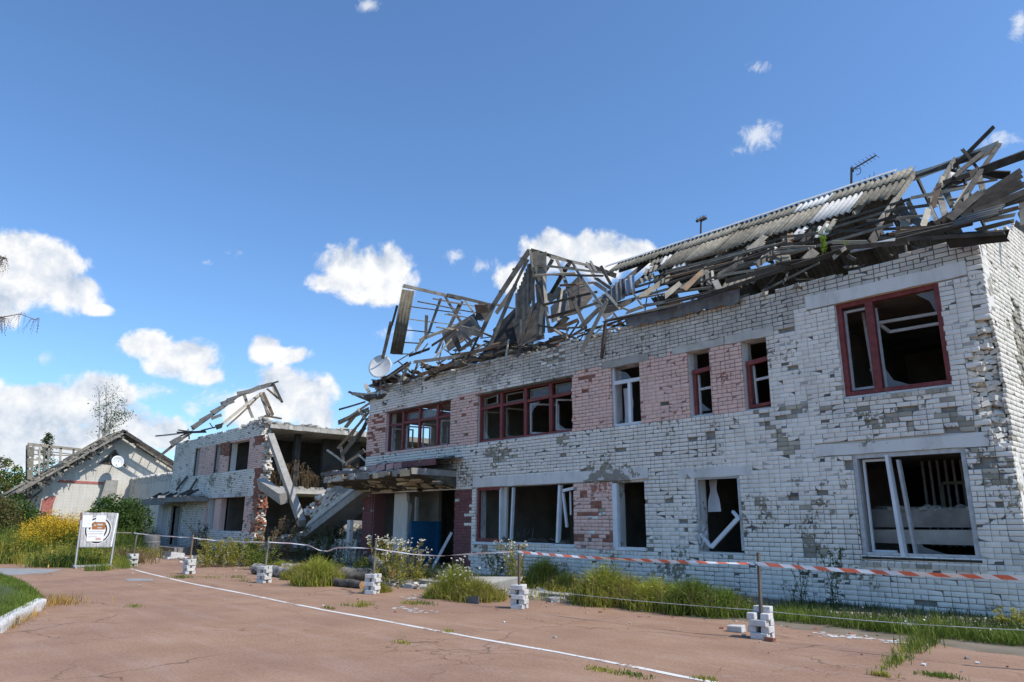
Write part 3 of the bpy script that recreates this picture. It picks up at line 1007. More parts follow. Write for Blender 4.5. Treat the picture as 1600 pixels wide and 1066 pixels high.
# ground floor, wide opening with brown frame on its left
o = window(-18.62, -17.5, 1.1, 2.77, REDF, [], None, fw=.09, right=False, Y=FY + .05)
mb = MB().beam((-18.69,15.5,1.24), (-18.56,15.5,2.66), .09, .05)
mb.build('sash', GREYF, o)
x0, x1, z0, z1 = OPEN['L1']
o = MB().box((-18.75, FY - .05, 1.0), (-17.0, FY + .3, 1.08)).build('window_sill', WHITEF, main)
o = MB().box((-16.8, FY - .02, 1.06), (-15.2, FY + .2, 1.1)).box((-15.05, FY - .03, 1.02), (-14.25, FY + .25, 1.09)).box((-15.2, FY + .0, .93), (-14.25, FY + .2, 1.0)).build('window_sill', WHITEF, main)
bars(main, 'window_post', [((-17.51,15.3,1.13), (-17.51,15.3,2.75), .09, .06), ((-17.53,15.45,1.11), (-17.49,15.45,2.73), .09, .06), ((-17.01,15.3,1.14), (-16.91,15.3,2.73), .09, .06), ((-15.01,15.3,1.12), (-14.89,15.3,2.73), .13, .08),
                           ((-14.67,15.32,1.55), (-14.81,15.32,2.51), .07, .05), ((-14.79,15.3,2.57), (-14.36,15.3,2.63), .08, .05), ((-14.59,15.4,1.89), (-14.6,15.4,2.55), .04, .04)], WHITEF)
mb = MB()
pp = [(-17.68, 2.75), (-17.35, 2.76), (-17.38, 1.2), (-17.48, 1.3), (-17.5, 1.7), (-17.62, 1.78), (-17.66, 2.2), (-17.6, 2.35)]
mb.prism([(x, FY + .2, z) for x, z in pp], (0, .08, 0))
mb.build('broken_pier', [PLASTER], main)
mb = MB()
for i in range(26):
    x = random.uniform(-17.2, -14.5)
    mb.beam((x, FY + random.uniform(0, .3), 1.12), (x + random.uniform(-.6, .6), FY + random.uniform(0, .4), 1.12 + random.uniform(0, .12)), random.uniform(.02, .07), .015)
for i in range(14):
    mb.beam((random.uniform(-17.2, -16.2), FY + .2, 1.12), (random.uniform(-17.2, -16.2), FY + .5, 1.12 + random.uniform(.05, .45)), .02, .02)
tag(mb.build('splinters', [WOODD]), 'dark splinters lying on the sill of the wide ground floor opening', 'debris', kind='stuff')
# L2
x0, x1, z0, z1 = OPEN['L2']
mb = MB().box((x0 - .06, FY - .012, z0), (x0 + .1, FY + .1, z1 - .02))
o = mb.build('window_jamb', WHITEF, main)
MB().box((-13.77, FY + .47, .2), (-13.74, (-13.75,16.71,1.99)[1], 3.1)).build('reveal_panel', [GREYF], main)
MB().box((x0, FY - .02, z0 - .07), (-12.3, FY + .25, z0 + .01)).box((-12.25, FY - .03, z0 - .06), (x1, FY + .25, z0)).box((-12.55, FY - .04, z0 - .25), (-11.95, FY + .1, z0 - .17)).build('window_sill', WHITEF, main)
mb = MB()
z = z0 + .05
while z < z1 - .1:
    if random.random() < .6: mb.box((x1 - .02 - random.uniform(0, .05), FY + .1, z), (x1 + .02, FY + .3, z + .085), 0 if random.random() < .5 else 1, .006)
    z += COURSE
o = mb.build('broken_brick', [RED, RAW], main)
o['kind'] = 'stuff'
# L3: hanging broken casement
x0, x1, z0, z1 = OPEN['L3']
o = MB().box((x0, FY + .03, 1.75), (x0 + .06, FY + .12, z1)).box((x0 + .06, FY + .03, z1 - .05), (x1, FY + .12, z1)).box((x1 - .07, FY + .02, z0 + .05), (x1, FY + .14, z1 - .05)).build('window', GREYF, main)
MB().box((-11.17, FY + .47, .2), (-11.14, (-11.15,17.01,1.97)[1], 3.1)).build('reveal_panel', [GREYF], main)
mb = MB()
k1, k2, k3, k4 = (-10.18,15.22,1.43), (-9.87,15.15,1.13), (-9.12,15.15,1.79), (-9.34,15.3,1.94)
for q, r_, ww in ((k1, k2, .06), (k2, k3, .09), (k3, k4, .06)): mb.beam(q, r_, ww, .06)
mb.build('hanging_sash', WHITEF, o)
mb = MB()
for i in range(22):
    c = (-10.26,15.2,1.25)
    c = Vector(c) + Vector((random.uniform(-.1, .22), random.uniform(-.03, .1), random.uniform(-.17, .25)))
    mb.beam(c, c + Vector((random.uniform(-.06, .06), random.uniform(-.03, .03), random.uniform(.05, .16))), random.uniform(.03, .09), .01)
mb.build('torn_lining', [GREYF], main)
cu = MB()
c0, c1, c2, c3 = (-10.22,15.75,2.71), (-10,15.75,2.72), (-9.84,15.6,1.95), (-10.21,15.6,1.94)
n = 8
vs = []
for i in range(n + 1):
    t = i / n
    a_ = Vector(c0).lerp(Vector(c3), t)
    b_ = Vector(c1).lerp(Vector(c2), t)
    pin = .5 - .5 * math.cos(2 * PI * min(1, t * 1.5)) if t < .66 else 0
    for j in range(7):
        f = j / 6
        f2 = .5 + (f - .5) * (1 - .35 * pin)
        q = a_.lerp(b_, f2) + Vector((0, .02 * math.sin(j * 2.6), 0))
        vs.append(q)
cu.add(vs, [(i * 7 + j, i * 7 + j + 1, i * 7 + j + 8, i * 7 + j + 7) for i in range(n) for j in range(6)])
tag(cu.build('curtain', [CURTAIN], smooth=True), 'pale curtain strip hanging inside the window with the V-shaped broken sash', 'curtain')
cu = MB()
for i in range(14):
    z = 5.3 - i * .078
    for j in range(6):
        cu.v.append((-12.66 + j * .045 * (1 + .5 * math.sin(i * .3)), FY + .35 + .03 * math.sin(j * 2.2 + i * .2), z))
for i in range(13):
    for j in range(5):
        cu.f.append((i * 6 + j, i * 6 + j + 1, i * 6 + j + 7, i * 6 + j + 6)); cu.m.append(0)
tag(cu.build('curtain', [CURTAIN], smooth=True), 'white net curtain hanging behind the plain white upper window', 'curtain')
# glass left standing in the frames
for (x, z, pts) in ((-5.7, 4.36, ((0, 0), (.5, 0), (.18, .14), (0, .5))), (-4.56, 6.18, ((0, 0), (-.34, 0), (-.1, -.2), (0, -.5))), (-18.5, 4.36, ((0, 0), (.3, 0), (0, .35))),
                    (-16.28, 5.3, ((0, 0), (.5, 0), (.2, -.2), (0, -.5))), (-15.15, 4.36, ((0, 0), (.4, 0), (.1, .2), (0, .5))), (-12.7, 5.5, ((0, 0), (.5, 0), (.3, .2), (0, .3))), (-5.55, 1.12, ((0, 0), (.6, 0), (.2, .12), (0, .4))),
                    (-22.1, 5.4, ((0, 0), (.9, 0), (.9, .3), (0, .3))), (-10.1, 4.36, ((0, 0), (.3, 0), (0, .25)))):
    MB().poly([(x + a_, FY + .17, z + b_) for a_, b_ in pts]).build('glass_shard', [GLASS], main)
# L4
a = OPEN['L4']
o = window(*a, GREYF, [], None, fw=.085, Y=FY + .03, dep=.1)
MB().beam((-5.68, FY + .06, 1.05), (-5.77, FY + .06, 3.0), .19, .07, taper=.15).build('mullion', WHITEF, o)
MB().beam((-5.5, FY + .16, 1.05), (-5.6, FY + .12, 2.9), .12, .05).build('mullion', GREYF, o)
sash(o, -6.3, -5.85, 1.12, 2.95, FY + .2, WHITEF, .05, rightb=False)
MB().box((-6.46, FY - .012, 1.0), (-4.36, FY + .3, 1.045)).build('sill_board', [WOODD], o)
# fallen slabs and a slatted screen inside the big lower window
tag(MB().box((-6.9, FY + .75, 1.28), (-3.9, FY + 1.4, 1.56), 0, .02).build('fallen_slab', [CONC]), 'pale fallen concrete slab inside the big lower window, lower of two', 'slab', 'fallen slabs inside the big lower window')
tag(MB().box((-7.0, FY + .85, 1.6), (-4.0, FY + 1.6, 1.95), 0, .03).build('fallen_slab', [CONCD]), 'dark fallen concrete slab inside the big lower window, upper of two', 'slab', 'fallen slabs inside the big lower window')
mb = MB()
for i in range(90):
    mb.lump((random.uniform(-6.6, -4.2), FY + random.uniform(.8, 1.5), 1.95 + random.uniform(0, .05)), random.uniform(.03, .09), 0, (1, 1, .6))
tag(mb.build('rubble', [STONE]), 'rubble heaped on the fallen slabs inside the big lower window', 'rubble', kind='stuff')
scr = empty('slatted_screen', (-5.4, 18.4, 0.12))
tag(scr, 'tall slatted screen standing in the room behind the big lower window', 'screen')
for i in range(13): MB().box((-6.25 + i * .16, 18.4, 1.2), (-6.2 + i * .16, 18.45, 3.1)).build('slat', [GREYF], scr)
MB().box((-5.85, 18.3, 2.55), (-4.95, 18.36, 2.61)).box((-5.87, 18.3, 1.2), (-5.81, 18.36, 2.61)).box((-5.0, 18.3, 1.2), (-4.9, 18.36, 2.61)).build('frame', [CONC], scr)
# brick sill course below L4 and W6 (bricks on end)
mb = MB()
for x0, x1, z in ((-6.5, -4.3, .94), (-6.45, -4.5, 4.2)):
    x = x0
    while x < x1 - .12:
        if z < 2 or random.random() < .7:
            mb.box((x, FY - .018, z - .085), (x + .118, FY + .2, z), random.choice((0, 0, 1)), .005)
        x += .13
o = mb.build('sill_brick', [TOPR, RAW], main)
o['kind'] = 'stuff'

# ------------------------------------------------------------------ entrance canopy
CX0, CX1, CY0 = -25.6, -19.7, 13.4
mb = MB()
n = 12
vs, fs = [], []
for i in range(n + 1):
    t = i / n
    X = CX0 + (CX1 - CX0) * t
    sag = -.06 * math.sin(t * PI) - .1 * (1 - t)
    vs += [(X, CY0 + random.uniform(-.03, .03), 3.2 + sag * .6 + random.uniform(-.03, .03)), (X, CY0 + random.uniform(-.03, .03), 3.38 + sag), (X, FY - .003, 3.42), (X, FY - .003, 2.79 + random.uniform(-.02, .02)), (X, 14.3, 3.02 + sag * .6 + random.uniform(-.04, .04))]
for i in range(n):
    a, b = i * 5, i * 5 + 5
    fs += [(a + k, b + k, b + (k + 1) % 5, a + (k + 1) % 5) for k in range(5)]
fs += [tuple(range(5)), tuple(n * 5 + k for k in (4, 3, 2, 1, 0))]
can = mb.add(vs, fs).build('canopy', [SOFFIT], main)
mb = MB()
for i in range(24):
    X = CX0 + (CX1 - CX0) * random.random()
    mb.box((X, CY0 - .05, 3.14 + random.uniform(-.05, .08)), (X + random.uniform(.3, .8), CY0 - .028 + .02 * random.random(), 3.33 + random.uniform(-.08, .03)), random.choice((0, 1, 1, 2)), .015)
o = mb.build('edge_concrete', [CONC, CONCD, PEEL], can)
o['kind'] = 'stuff'
MB().box((CX1 + .004, CY0 - .02, 3.16), (CX1 + .03, FY - .004, 3.36), 0, .02).build('end_concrete', [CONCD], can)
mb = MB()
for i in range(80):
    X = CX0 + (CX1 - CX0) * random.random()
    Y = random.uniform(13.7, 15.15)
    zb = 2.79 + (FY - Y) * .215
    mb.lump((X, Y, zb), random.uniform(.06, .26), random.choice((0, 0, 1)), (1.3, .8, .22))
o = mb.build('peeling_plaster', [PEEL, SOFFIT], can)
o['kind'] = 'stuff'
MB().beam((CX1 - 3.3, 14.4, 3.62), (CX1 + .45, 14.75, 3.78), .1, .05).beam((CX1 - 2.4, 14.0, 3.5), (CX1 + .05, 14.9, 3.52), .09, .05).beam((CX1 - .05, CY0 + .3, 3.42), (CX1 - .05, CY0 + .3, 3.7), .05, .05).build('rafter', [WOODD], can)
rf = MB()
q = [(-20.8, 14.2, 3.68), (-19.45, 14.2, 3.7), (-19.35, FY - .01, 3.78), (-23.6, FY - .01, 3.76), (-23.7, 14.1, 3.66)]
rf.prism(q, (0, 0, .03))
rf.build('roof_sheet', [SLATED], can)
MB().box((-22.4, 14.12, 3.5), (-19.45, 14.16, 3.72), 0, .01).build('fascia', [MAROONM], can)
mb = MB()
for i, X in enumerate((-23.6, -22.9, -22.35, -21.8, -21.3)):
    mb.beam((X, 13.75, 3.5), (X + .42, 13.75, 3.55), .2, .03)
mb.build('torn_fascia', [simple('faded_pink_metal', (.36, .2, .18), (.5, .32, .29), 6, .6, 30, .2)], can)
mb = MB()
for i in range(8):
    X = -25.8 + i * .35
    mb.beam((X, 13.35, 3.42 + random.uniform(-.03, .04)), (X + .5, 13.45, 3.43 + random.uniform(-.04, .05)), .12, .015)
mb.build('torn_sheet', [SLATED], can)
mb = MB()
for X in (-25.4, -24.6, -24.3, -23.3): mb.box((X, 13.6, 3.46), (X + .3, 13.75, 3.58), 0, .015)
tag(mb.build('loose_bricks', [LBRICK]), 'white bricks lying in a row on the left edge of the entrance canopy', 'brick rubble', kind='stuff')

# ------------------------------------------------------------------ roof of the main building
LEFT_ROOF = [
('ridge_board',(-22.95,14.84,10.7),(-22.91,17.67,10.75),.14,.05),
('ridge_board',(-22.82,16.93,10.75),(-22.66,19.23,10.75),.14,.05),
('batten',(-23.66,15.64,10.17),(-23.57,18.2,10.38),.05,.05),
('batten',(-23.88,15.62,9.7),(-23.78,18.38,9.92),.05,.05),
('batten',(-24.07,15.59,9.27),(-24.01,17.46,9.42),.05,.05),
('batten',(-24.29,15.56,8.79),(-24.24,16.6,8.9),.05,.05),
('batten',(-24.5,15.48,8.32),(-24.43,16.6,8.48),.05,.05),
('batten',(-22.79,15.46,10.14),(-22.92,17.69,10.27),.06,.05),
('batten',(-22.89,17.01,10.24),(-23.04,18.72,10.39),.06,.05),
('batten',(-23.24,16.51,10.59),(-23.38,18.04,10.73),.06,.05),
('batten',(-23.27,17.28,10.62),(-23.55,19.47,10.9),.06,.05),
('batten',(-22.39,16.5,9.74),(-22.48,17.36,9.83),.06,.05),
('batten',(-22.47,16.7,9.82),(-22.57,18.61,9.92),.05,.05),
('batten',(-21.48,15.44,8.83),(-21.56,16.67,8.91),.05,.05),
('batten',(-21.55,16.04,8.9),(-21.62,16.74,8.97),.06,.05),
('rafter',(-23.4,17,10.74),(-24.02,16.89,9.39),.13,.05),
('rafter',(-24.02,16.89,9.39),(-24.38,16.51,8.6),.13,.05),
('rafter',(-23.43,17.98,10.69),(-23.88,17.78,9.7),.13,.05),
('rafter',(-23.88,17.78,9.7),(-24.35,17.53,8.67),.13,.05),
('rafter',(-23.36,18.11,10.84),(-23.91,17.8,9.62),.12,.05),
('rafter',(-23.62,17.38,10.97),(-22.1,17.08,9.45),.11,.05),
('rafter',(-23.27,17.28,10.62),(-22.09,17.15,9.44),.11,.05),
('rafter',(-23.72,18.52,11.07),(-22.72,18.4,10.07),.11,.05),
('rafter',(-23.79,19.56,11.14),(-23.15,19.28,10.5),.11,.05),
('verge_board',(-23.73,15.1,10.11),(-24.08,15.1,9.32),.09,.03),
('verge_board',(-24.03,15.05,9.48),(-24.53,15.05,8.08),.16,.03),
('plank',(-21.94,15.3,9.31),(-21.8,15.2,8.32),.17,.03),
('plank',(-22.45,15.2,8.04),(-22.23,15.4,8.6),.14,.03),
('plank',(-22.17,15.2,7.87),(-21.51,15.1,8.14),.05,.04),
('plank',(-23.79,15.1,7.74),(-22.73,15.3,8.07),.07,.05),
('plank',(-23.31,15,7.73),(-22.73,15,7.4),.07,.05),
('plank',(-22.04,14.9,7.49),(-19.24,14.9,7.25),.17,.04),
('plank',(-22.49,15.4,8.49),(-22,17,9.35),.16,.04),
('plank',(-22.85,15.2,7.91),(-21.94,15.5,8.08),.14,.04),
('plank',(-22.23,15.8,8.31),(-20.97,16,8.75),.12,.04),
('plank',(-20.95,15,7.44),(-20.61,15.6,8.29),.09,.05),
('plank',(-20.55,14.9,7.17),(-20.01,14.9,7.29),.08,.05),
('plank',(-21.74,14.9,6.94),(-19.47,14.9,7.04),.19,.04),
('plank',(-24.24,14.95,7.15),(-22.82,15.1,7.61),.15,.05),
('plank',(-23.74,14.8,7.1),(-22.25,14.9,7.56),.05,.04),
('plank',(-23.02,14.9,6.81),(-22.52,14.95,7.42),.16,.03),
('plank',(-22.54,15.1,7.56),(-23.49,15,7.29),.08,.05),
('plank',(-19.74,15.2,8.38),(-18.43,15.1,7.91),.35,.04),
('plank',(-20.11,16,8.99),(-19.05,15.6,8.3),.22,.03),
('plank',(-19.71,15,7.96),(-19.42,15,7.52),.3,.03),
('plank',(-19.74,15.2,8.31),(-19.02,15.1,7.81),.16,.04),
('plank',(-20.94,15.6,8.25),(-20.38,16,8.63),.1,.04),
('plank',(-19.97,14.9,7.29),(-17.26,14.9,7.28),.17,.05),
('plank',(-19.35,15,7.51),(-18.75,15.2,7.86),.17,.05),
('plank',(-18.81,14.9,7.14),(-18.56,15.1,7.81),.12,.05),
('plank',(-19.14,14.9,7.24),(-19.54,14.9,7.05),.08,.04),
('plank',(-20.93,17,9.75),(-20.34,17,9.63),.5,.04),
('plank',(-20.65,17.5,9.99),(-19.32,17.5,9.5),.1,.05)]
MID_ROOF = [
('barge_board',(-16.4,15.5,10.5),(-17.88,15.2,8.85),.17,.04),
('barge_board',(-17.88,15.2,8.85),(-18.25,15,7.9),.17,.04),
('barge_board',(-16.45,15.45,10.15),(-16.95,15.35,9.37),.11,.04),
('barge_board',(-16.95,15.35,9.37),(-17.71,14.9,7.28),.13,.05),
('rafter',(-17.34,15.7,9.46),(-17.98,15.4,8.6),.2,.05),
('rafter',(-17.59,15.6,8.9),(-17.86,15,7.29),.12,.05),
('rafter',(-17.61,16.4,10.85),(-18.82,16,9.26),.16,.05),
('batten',(-17.1,15.7,10.44),(-17.69,16.5,10.95),.06,.05),
('batten',(-17.47,15.7,10.14),(-18.1,16.5,10.6),.06,.05),
('batten',(-17.63,15.6,9.76),(-18.24,16.4,10.18),.07,.05),
('batten',(-18.04,15.6,9.47),(-18.69,16.4,9.76),.07,.05),
('batten',(-18.26,15.5,9.04),(-18.69,16.4,9.22),.07,.05),
('rafter',(-16.4,15.5,10.49),(-16.07,15.4,9.57),.1,.05),
('rafter',(-16.07,15.4,9.57),(-15.49,15.25,8.33),.08,.05),
('rafter',(-15.74,15.5,9.39),(-15.11,15.1,7.31),.13,.05),
('post',(-15.93,15.6,10.26),(-15.58,15.2,7.38),.3,.04),
('post',(-16.34,15.65,10.47),(-16.23,15.6,9.54),.33,.04),
('post',(-16.04,15.5,9.18),(-15.7,15.3,8.01),.14,.04),
('plank',(-15.9,15.2,8.43),(-16.11,14.8,7.06),.17,.04),
('plank',(-16,14.85,7.36),(-16.22,14.8,6.73),.14,.04),
('plank',(-16.84,15.5,8.17),(-16.73,15.4,7.64),.1,.03),
('plank',(-15.55,15.2,8),(-15.5,15.1,7.34),.1,.04),
('batten',(-16.08,15.4,9.83),(-14.7,15.9,9.49),.08,.05),
('batten',(-15.95,15.3,9.42),(-14.61,15.8,9.28),.08,.05),
('batten',(-14.94,15.4,8.86),(-14.53,15.7,8.87),.07,.05),
('batten',(-15.44,15.2,8.3),(-14.26,15.4,8.33),.09,.05),
('batten',(-15.18,15.1,7.81),(-14.17,15.3,7.89),.1,.05),
('batten',(-15.74,15.8,9.81),(-14.52,16.9,9.54),.09,.05),
('batten',(-15.65,15.7,9.48),(-14.35,16.8,9.36),.08,.05),
('batten',(-15.12,15.6,8.95),(-14.37,16.4,9.05),.08,.05),
('batten',(-15.26,15.3,8.33),(-13.85,15.9,8.5),.09,.05),
('batten',(-15.11,15.15,7.81),(-13.18,15.6,8.04),.1,.06),
('ridge_board',(-15.84,15.9,10.2),(-16.55,18.5,10.75),.11,.05),
('ridge_board',(-16.36,15.5,10.48),(-16.1,17.2,10.42),.12,.05),
('ridge_board',(-16.52,18.4,10.73),(-16.66,20.2,10.79),.2,.05),
('rafter',(-15.86,16.2,10.21),(-15,15.7,9.09),.1,.06),
('rafter',(-15,15.7,9.09),(-13.68,15.1,7.31),.12,.06),
('rafter',(-16.08,17.2,10.41),(-14.78,16.3,9.22),.1,.06),
('rafter',(-14.78,16.3,9.22),(-12.97,15.2,7.61),.12,.06),
('rafter',(-16.28,18.2,10.66),(-14.85,17,9.44),.12,.06),
('rafter',(-15.98,18.6,10.57),(-14.55,17.4,9.27),.12,.06),
('rafter',(-16.48,18.6,10.9),(-15.66,18,10.12),.1,.05),
('rafter',(-15.85,16.2,10.2),(-14.27,15.4,7.99),.1,.06),
('rafter',(-16.34,16.5,10.39),(-17.7,17.5,10.56),.16,.05),
('rafter',(-16.08,17,10.27),(-18.1,18.2,9.99),.16,.05),
('rafter',(-16.94,18,10.83),(-19.44,19.5,10.43),.17,.05),
('plank',(-18.44,18.5,9.98),(-17.93,18.5,10.11),.5,.04),
('plank',(-15.81,16.2,8.04),(-16.37,17,9.47),.1,.05),
('plank',(-14.98,15.3,7.49),(-14.76,15.5,7.79),.28,.04),
('plank',(-13.68,15.05,7.25),(-13.31,15.3,7.68),.2,.04),
('plank',(-14.96,15,7.39),(-13.59,14.95,7.15),.08,.06),
('plank',(-15.5,15,7.6),(-14.23,15,7.21),.09,.05),
('plank',(-14.98,15.1,7.36),(-14.46,15.6,7.65),.18,.04),
('plank',(-13.32,15.6,7.74),(-12.99,15.9,7.83),.3,.05),
('plank',(-14.72,16.8,9.21),(-13.89,16.4,8.66),.18,.03),
('plank',(-14.8,17,9.42),(-13.88,16.6,8.77),.14,.03),
('plank',(-13.68,16.1,8.47),(-12.75,15.6,7.68),.12,.05),
('plank',(-12.81,16.2,8.4),(-11.67,15.3,7.39),.07,.04),
('plank',(-12.58,15.4,7.63),(-12.42,15.8,7.91),.2,.03),
('plank',(-12.34,15.2,7.51),(-12.04,15.2,7.36),.08,.04),
('plank',(-12.23,15.9,7.95),(-12.14,17.3,8.89),.22,.04),
('plank',(-12.77,14.95,7.17),(-10.26,14.9,7.11),.1,.06),
('plank',(-12.77,14.9,7.13),(-10.26,14.9,7.01),.06,.05),
('plank',(-12.11,15.7,7.85),(-10.92,15.9,7.83),.06,.05),
('plank',(-11.59,15.2,7.4),(-10.46,15.2,7.32),.12,.04),
('plank',(-12.03,15,7.27),(-11.55,15.1,7.34),.14,.03),
('plank',(-10.71,15,7.44),(-10.53,15.4,7.81),.2,.03)]
RIGHT_ROOF = [
('ridge_cap',(-6.48,20,10.78),(-4.99,20,10.86),.2,.03),
('ridge_cap',(-4.99,20,10.86),(-4.01,20,10.97),.2,.03),
('pole',(-5.09,19.6,10.46),(-4.08,20.2,11.57),.1,.07),
('plank',(-4.71,19.6,10.96),(-4.36,19.2,10.15),.1,.05),
('rafter',(-3.99,20,10.96),(-4.16,18.5,9.73),.12,.06),
('rafter',(-4.16,18.5,9.73),(-4.15,16,7.97),.14,.06),
('rafter',(-4.25,19.4,10.58),(-4.48,17.6,9.39),.13,.06),
('rafter',(-4.03,20,10.91),(-4.45,18.8,10.11),.12,.06),
('beam',(-3.25,19.5,10.27),(-4.21,18.6,9.79),.22,.08),
('beam',(-4.21,18.6,9.79),(-4.6,17.6,9.25),.2,.08),
('beam',(-5.08,19.5,10.41),(-3.79,19.5,9.84),.2,.08),
('beam',(-4.27,18,9.52),(-4.66,17.4,9.26),.12,.06),
('batten',(-4.84,19.3,10.34),(-3.99,19,9.63),.08,.05),
('batten',(-4.79,18,9.35),(-3.86,18.5,9.41),.07,.05),
('batten',(-5.35,17.4,9.12),(-4.21,17.4,8.98),.09,.05),
('batten',(-5.55,16.9,8.74),(-4.85,16.9,8.61),.08,.05),
('batten',(-5.41,16.4,8.31),(-4.78,16.4,8.18),.08,.05),
('batten',(-4.6,17.5,8.84),(-4.01,17.5,8.71),.07,.05),
('rafter',(-4.22,18.6,9.73),(-4.14,18.4,9.17),.13,.05),
('rafter',(-4.2,18.5,9.65),(-4.22,16.4,8.18),.17,.05),
('rafter',(-4.81,18,9.4),(-4.57,17.5,8.67),.16,.05),
('plank',(-4.77,17.5,9.29),(-4.76,16.8,8.46),.16,.03),
('plank',(-4.73,16.4,8.32),(-4.75,15.9,7.77),.2,.03),
('plank',(-4.74,16.5,8.39),(-4.51,16,7.79),.1,.04),
('plank',(-4.94,17.8,9.1),(-4.77,17,8.58),.14,.03),
('rafter',(-4.94,18,9.42),(-4.5,16.6,8.11),.16,.05),
('rafter',(-5.62,18,9.31),(-5.39,17.6,8.73),.15,.05),
('rafter',(-5.78,17.6,9.02),(-5.06,17,8.21),.22,.05),
('post',(-5.25,16.5,8.32),(-5.21,16.2,7.8),.2,.06),
('plank',(-4.06,16.8,8.58),(-3.94,16.6,8.34),.14,.03),
('plank',(-4.09,16.5,8.36),(-4.02,16.8,8.57),.12,.03),
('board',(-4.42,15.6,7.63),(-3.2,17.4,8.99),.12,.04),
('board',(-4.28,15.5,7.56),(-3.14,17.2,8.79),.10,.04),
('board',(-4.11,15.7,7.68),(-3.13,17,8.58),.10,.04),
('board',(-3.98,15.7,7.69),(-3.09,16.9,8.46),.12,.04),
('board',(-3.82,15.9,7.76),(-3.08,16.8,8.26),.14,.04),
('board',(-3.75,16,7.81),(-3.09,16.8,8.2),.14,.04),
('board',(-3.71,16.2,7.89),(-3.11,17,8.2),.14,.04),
('purlin',(-4.09,15.3,7.53),(-3.75,16.4,8.34),.16,.05),
('plank',(-3.39,15.4,7.43),(-3.01,15.6,7.51),.13,.05),
('plank',(-3.47,15.2,7.28),(-3.03,15.4,7.31),.11,.05),
('plank',(-3.61,15.1,7.09),(-3.05,15.2,7.13),.12,.05),
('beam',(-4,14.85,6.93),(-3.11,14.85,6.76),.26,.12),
('eave_board',(-4.92,14.75,7.2),(-3.11,14.75,6.78),.08,.04),
('eave_board',(-4.96,14.9,7.35),(-3.97,15.1,7.35),.05,.04),
('eave_board',(-4.95,14.85,7.29),(-3.91,15,7.24),.05,.04),
('eave_board',(-4.91,14.7,7.15),(-3.63,15,7.22),.09,.05),
('batten',(-5.07,15.3,7.66),(-4.4,15.5,7.54),.06,.05),
('batten',(-5.05,15.2,7.54),(-4.63,15.3,7.49),.07,.05),
('post',(-3.22,17.2,8.36),(-3.2,16.8,7.56),.1,.05),
('plank',(-3.26,17,7.92),(-3.22,17,7.68),.1,.05),
('plank',(-3.35,16.9,7.69),(-3.16,16.8,7.42),.16,.05)]
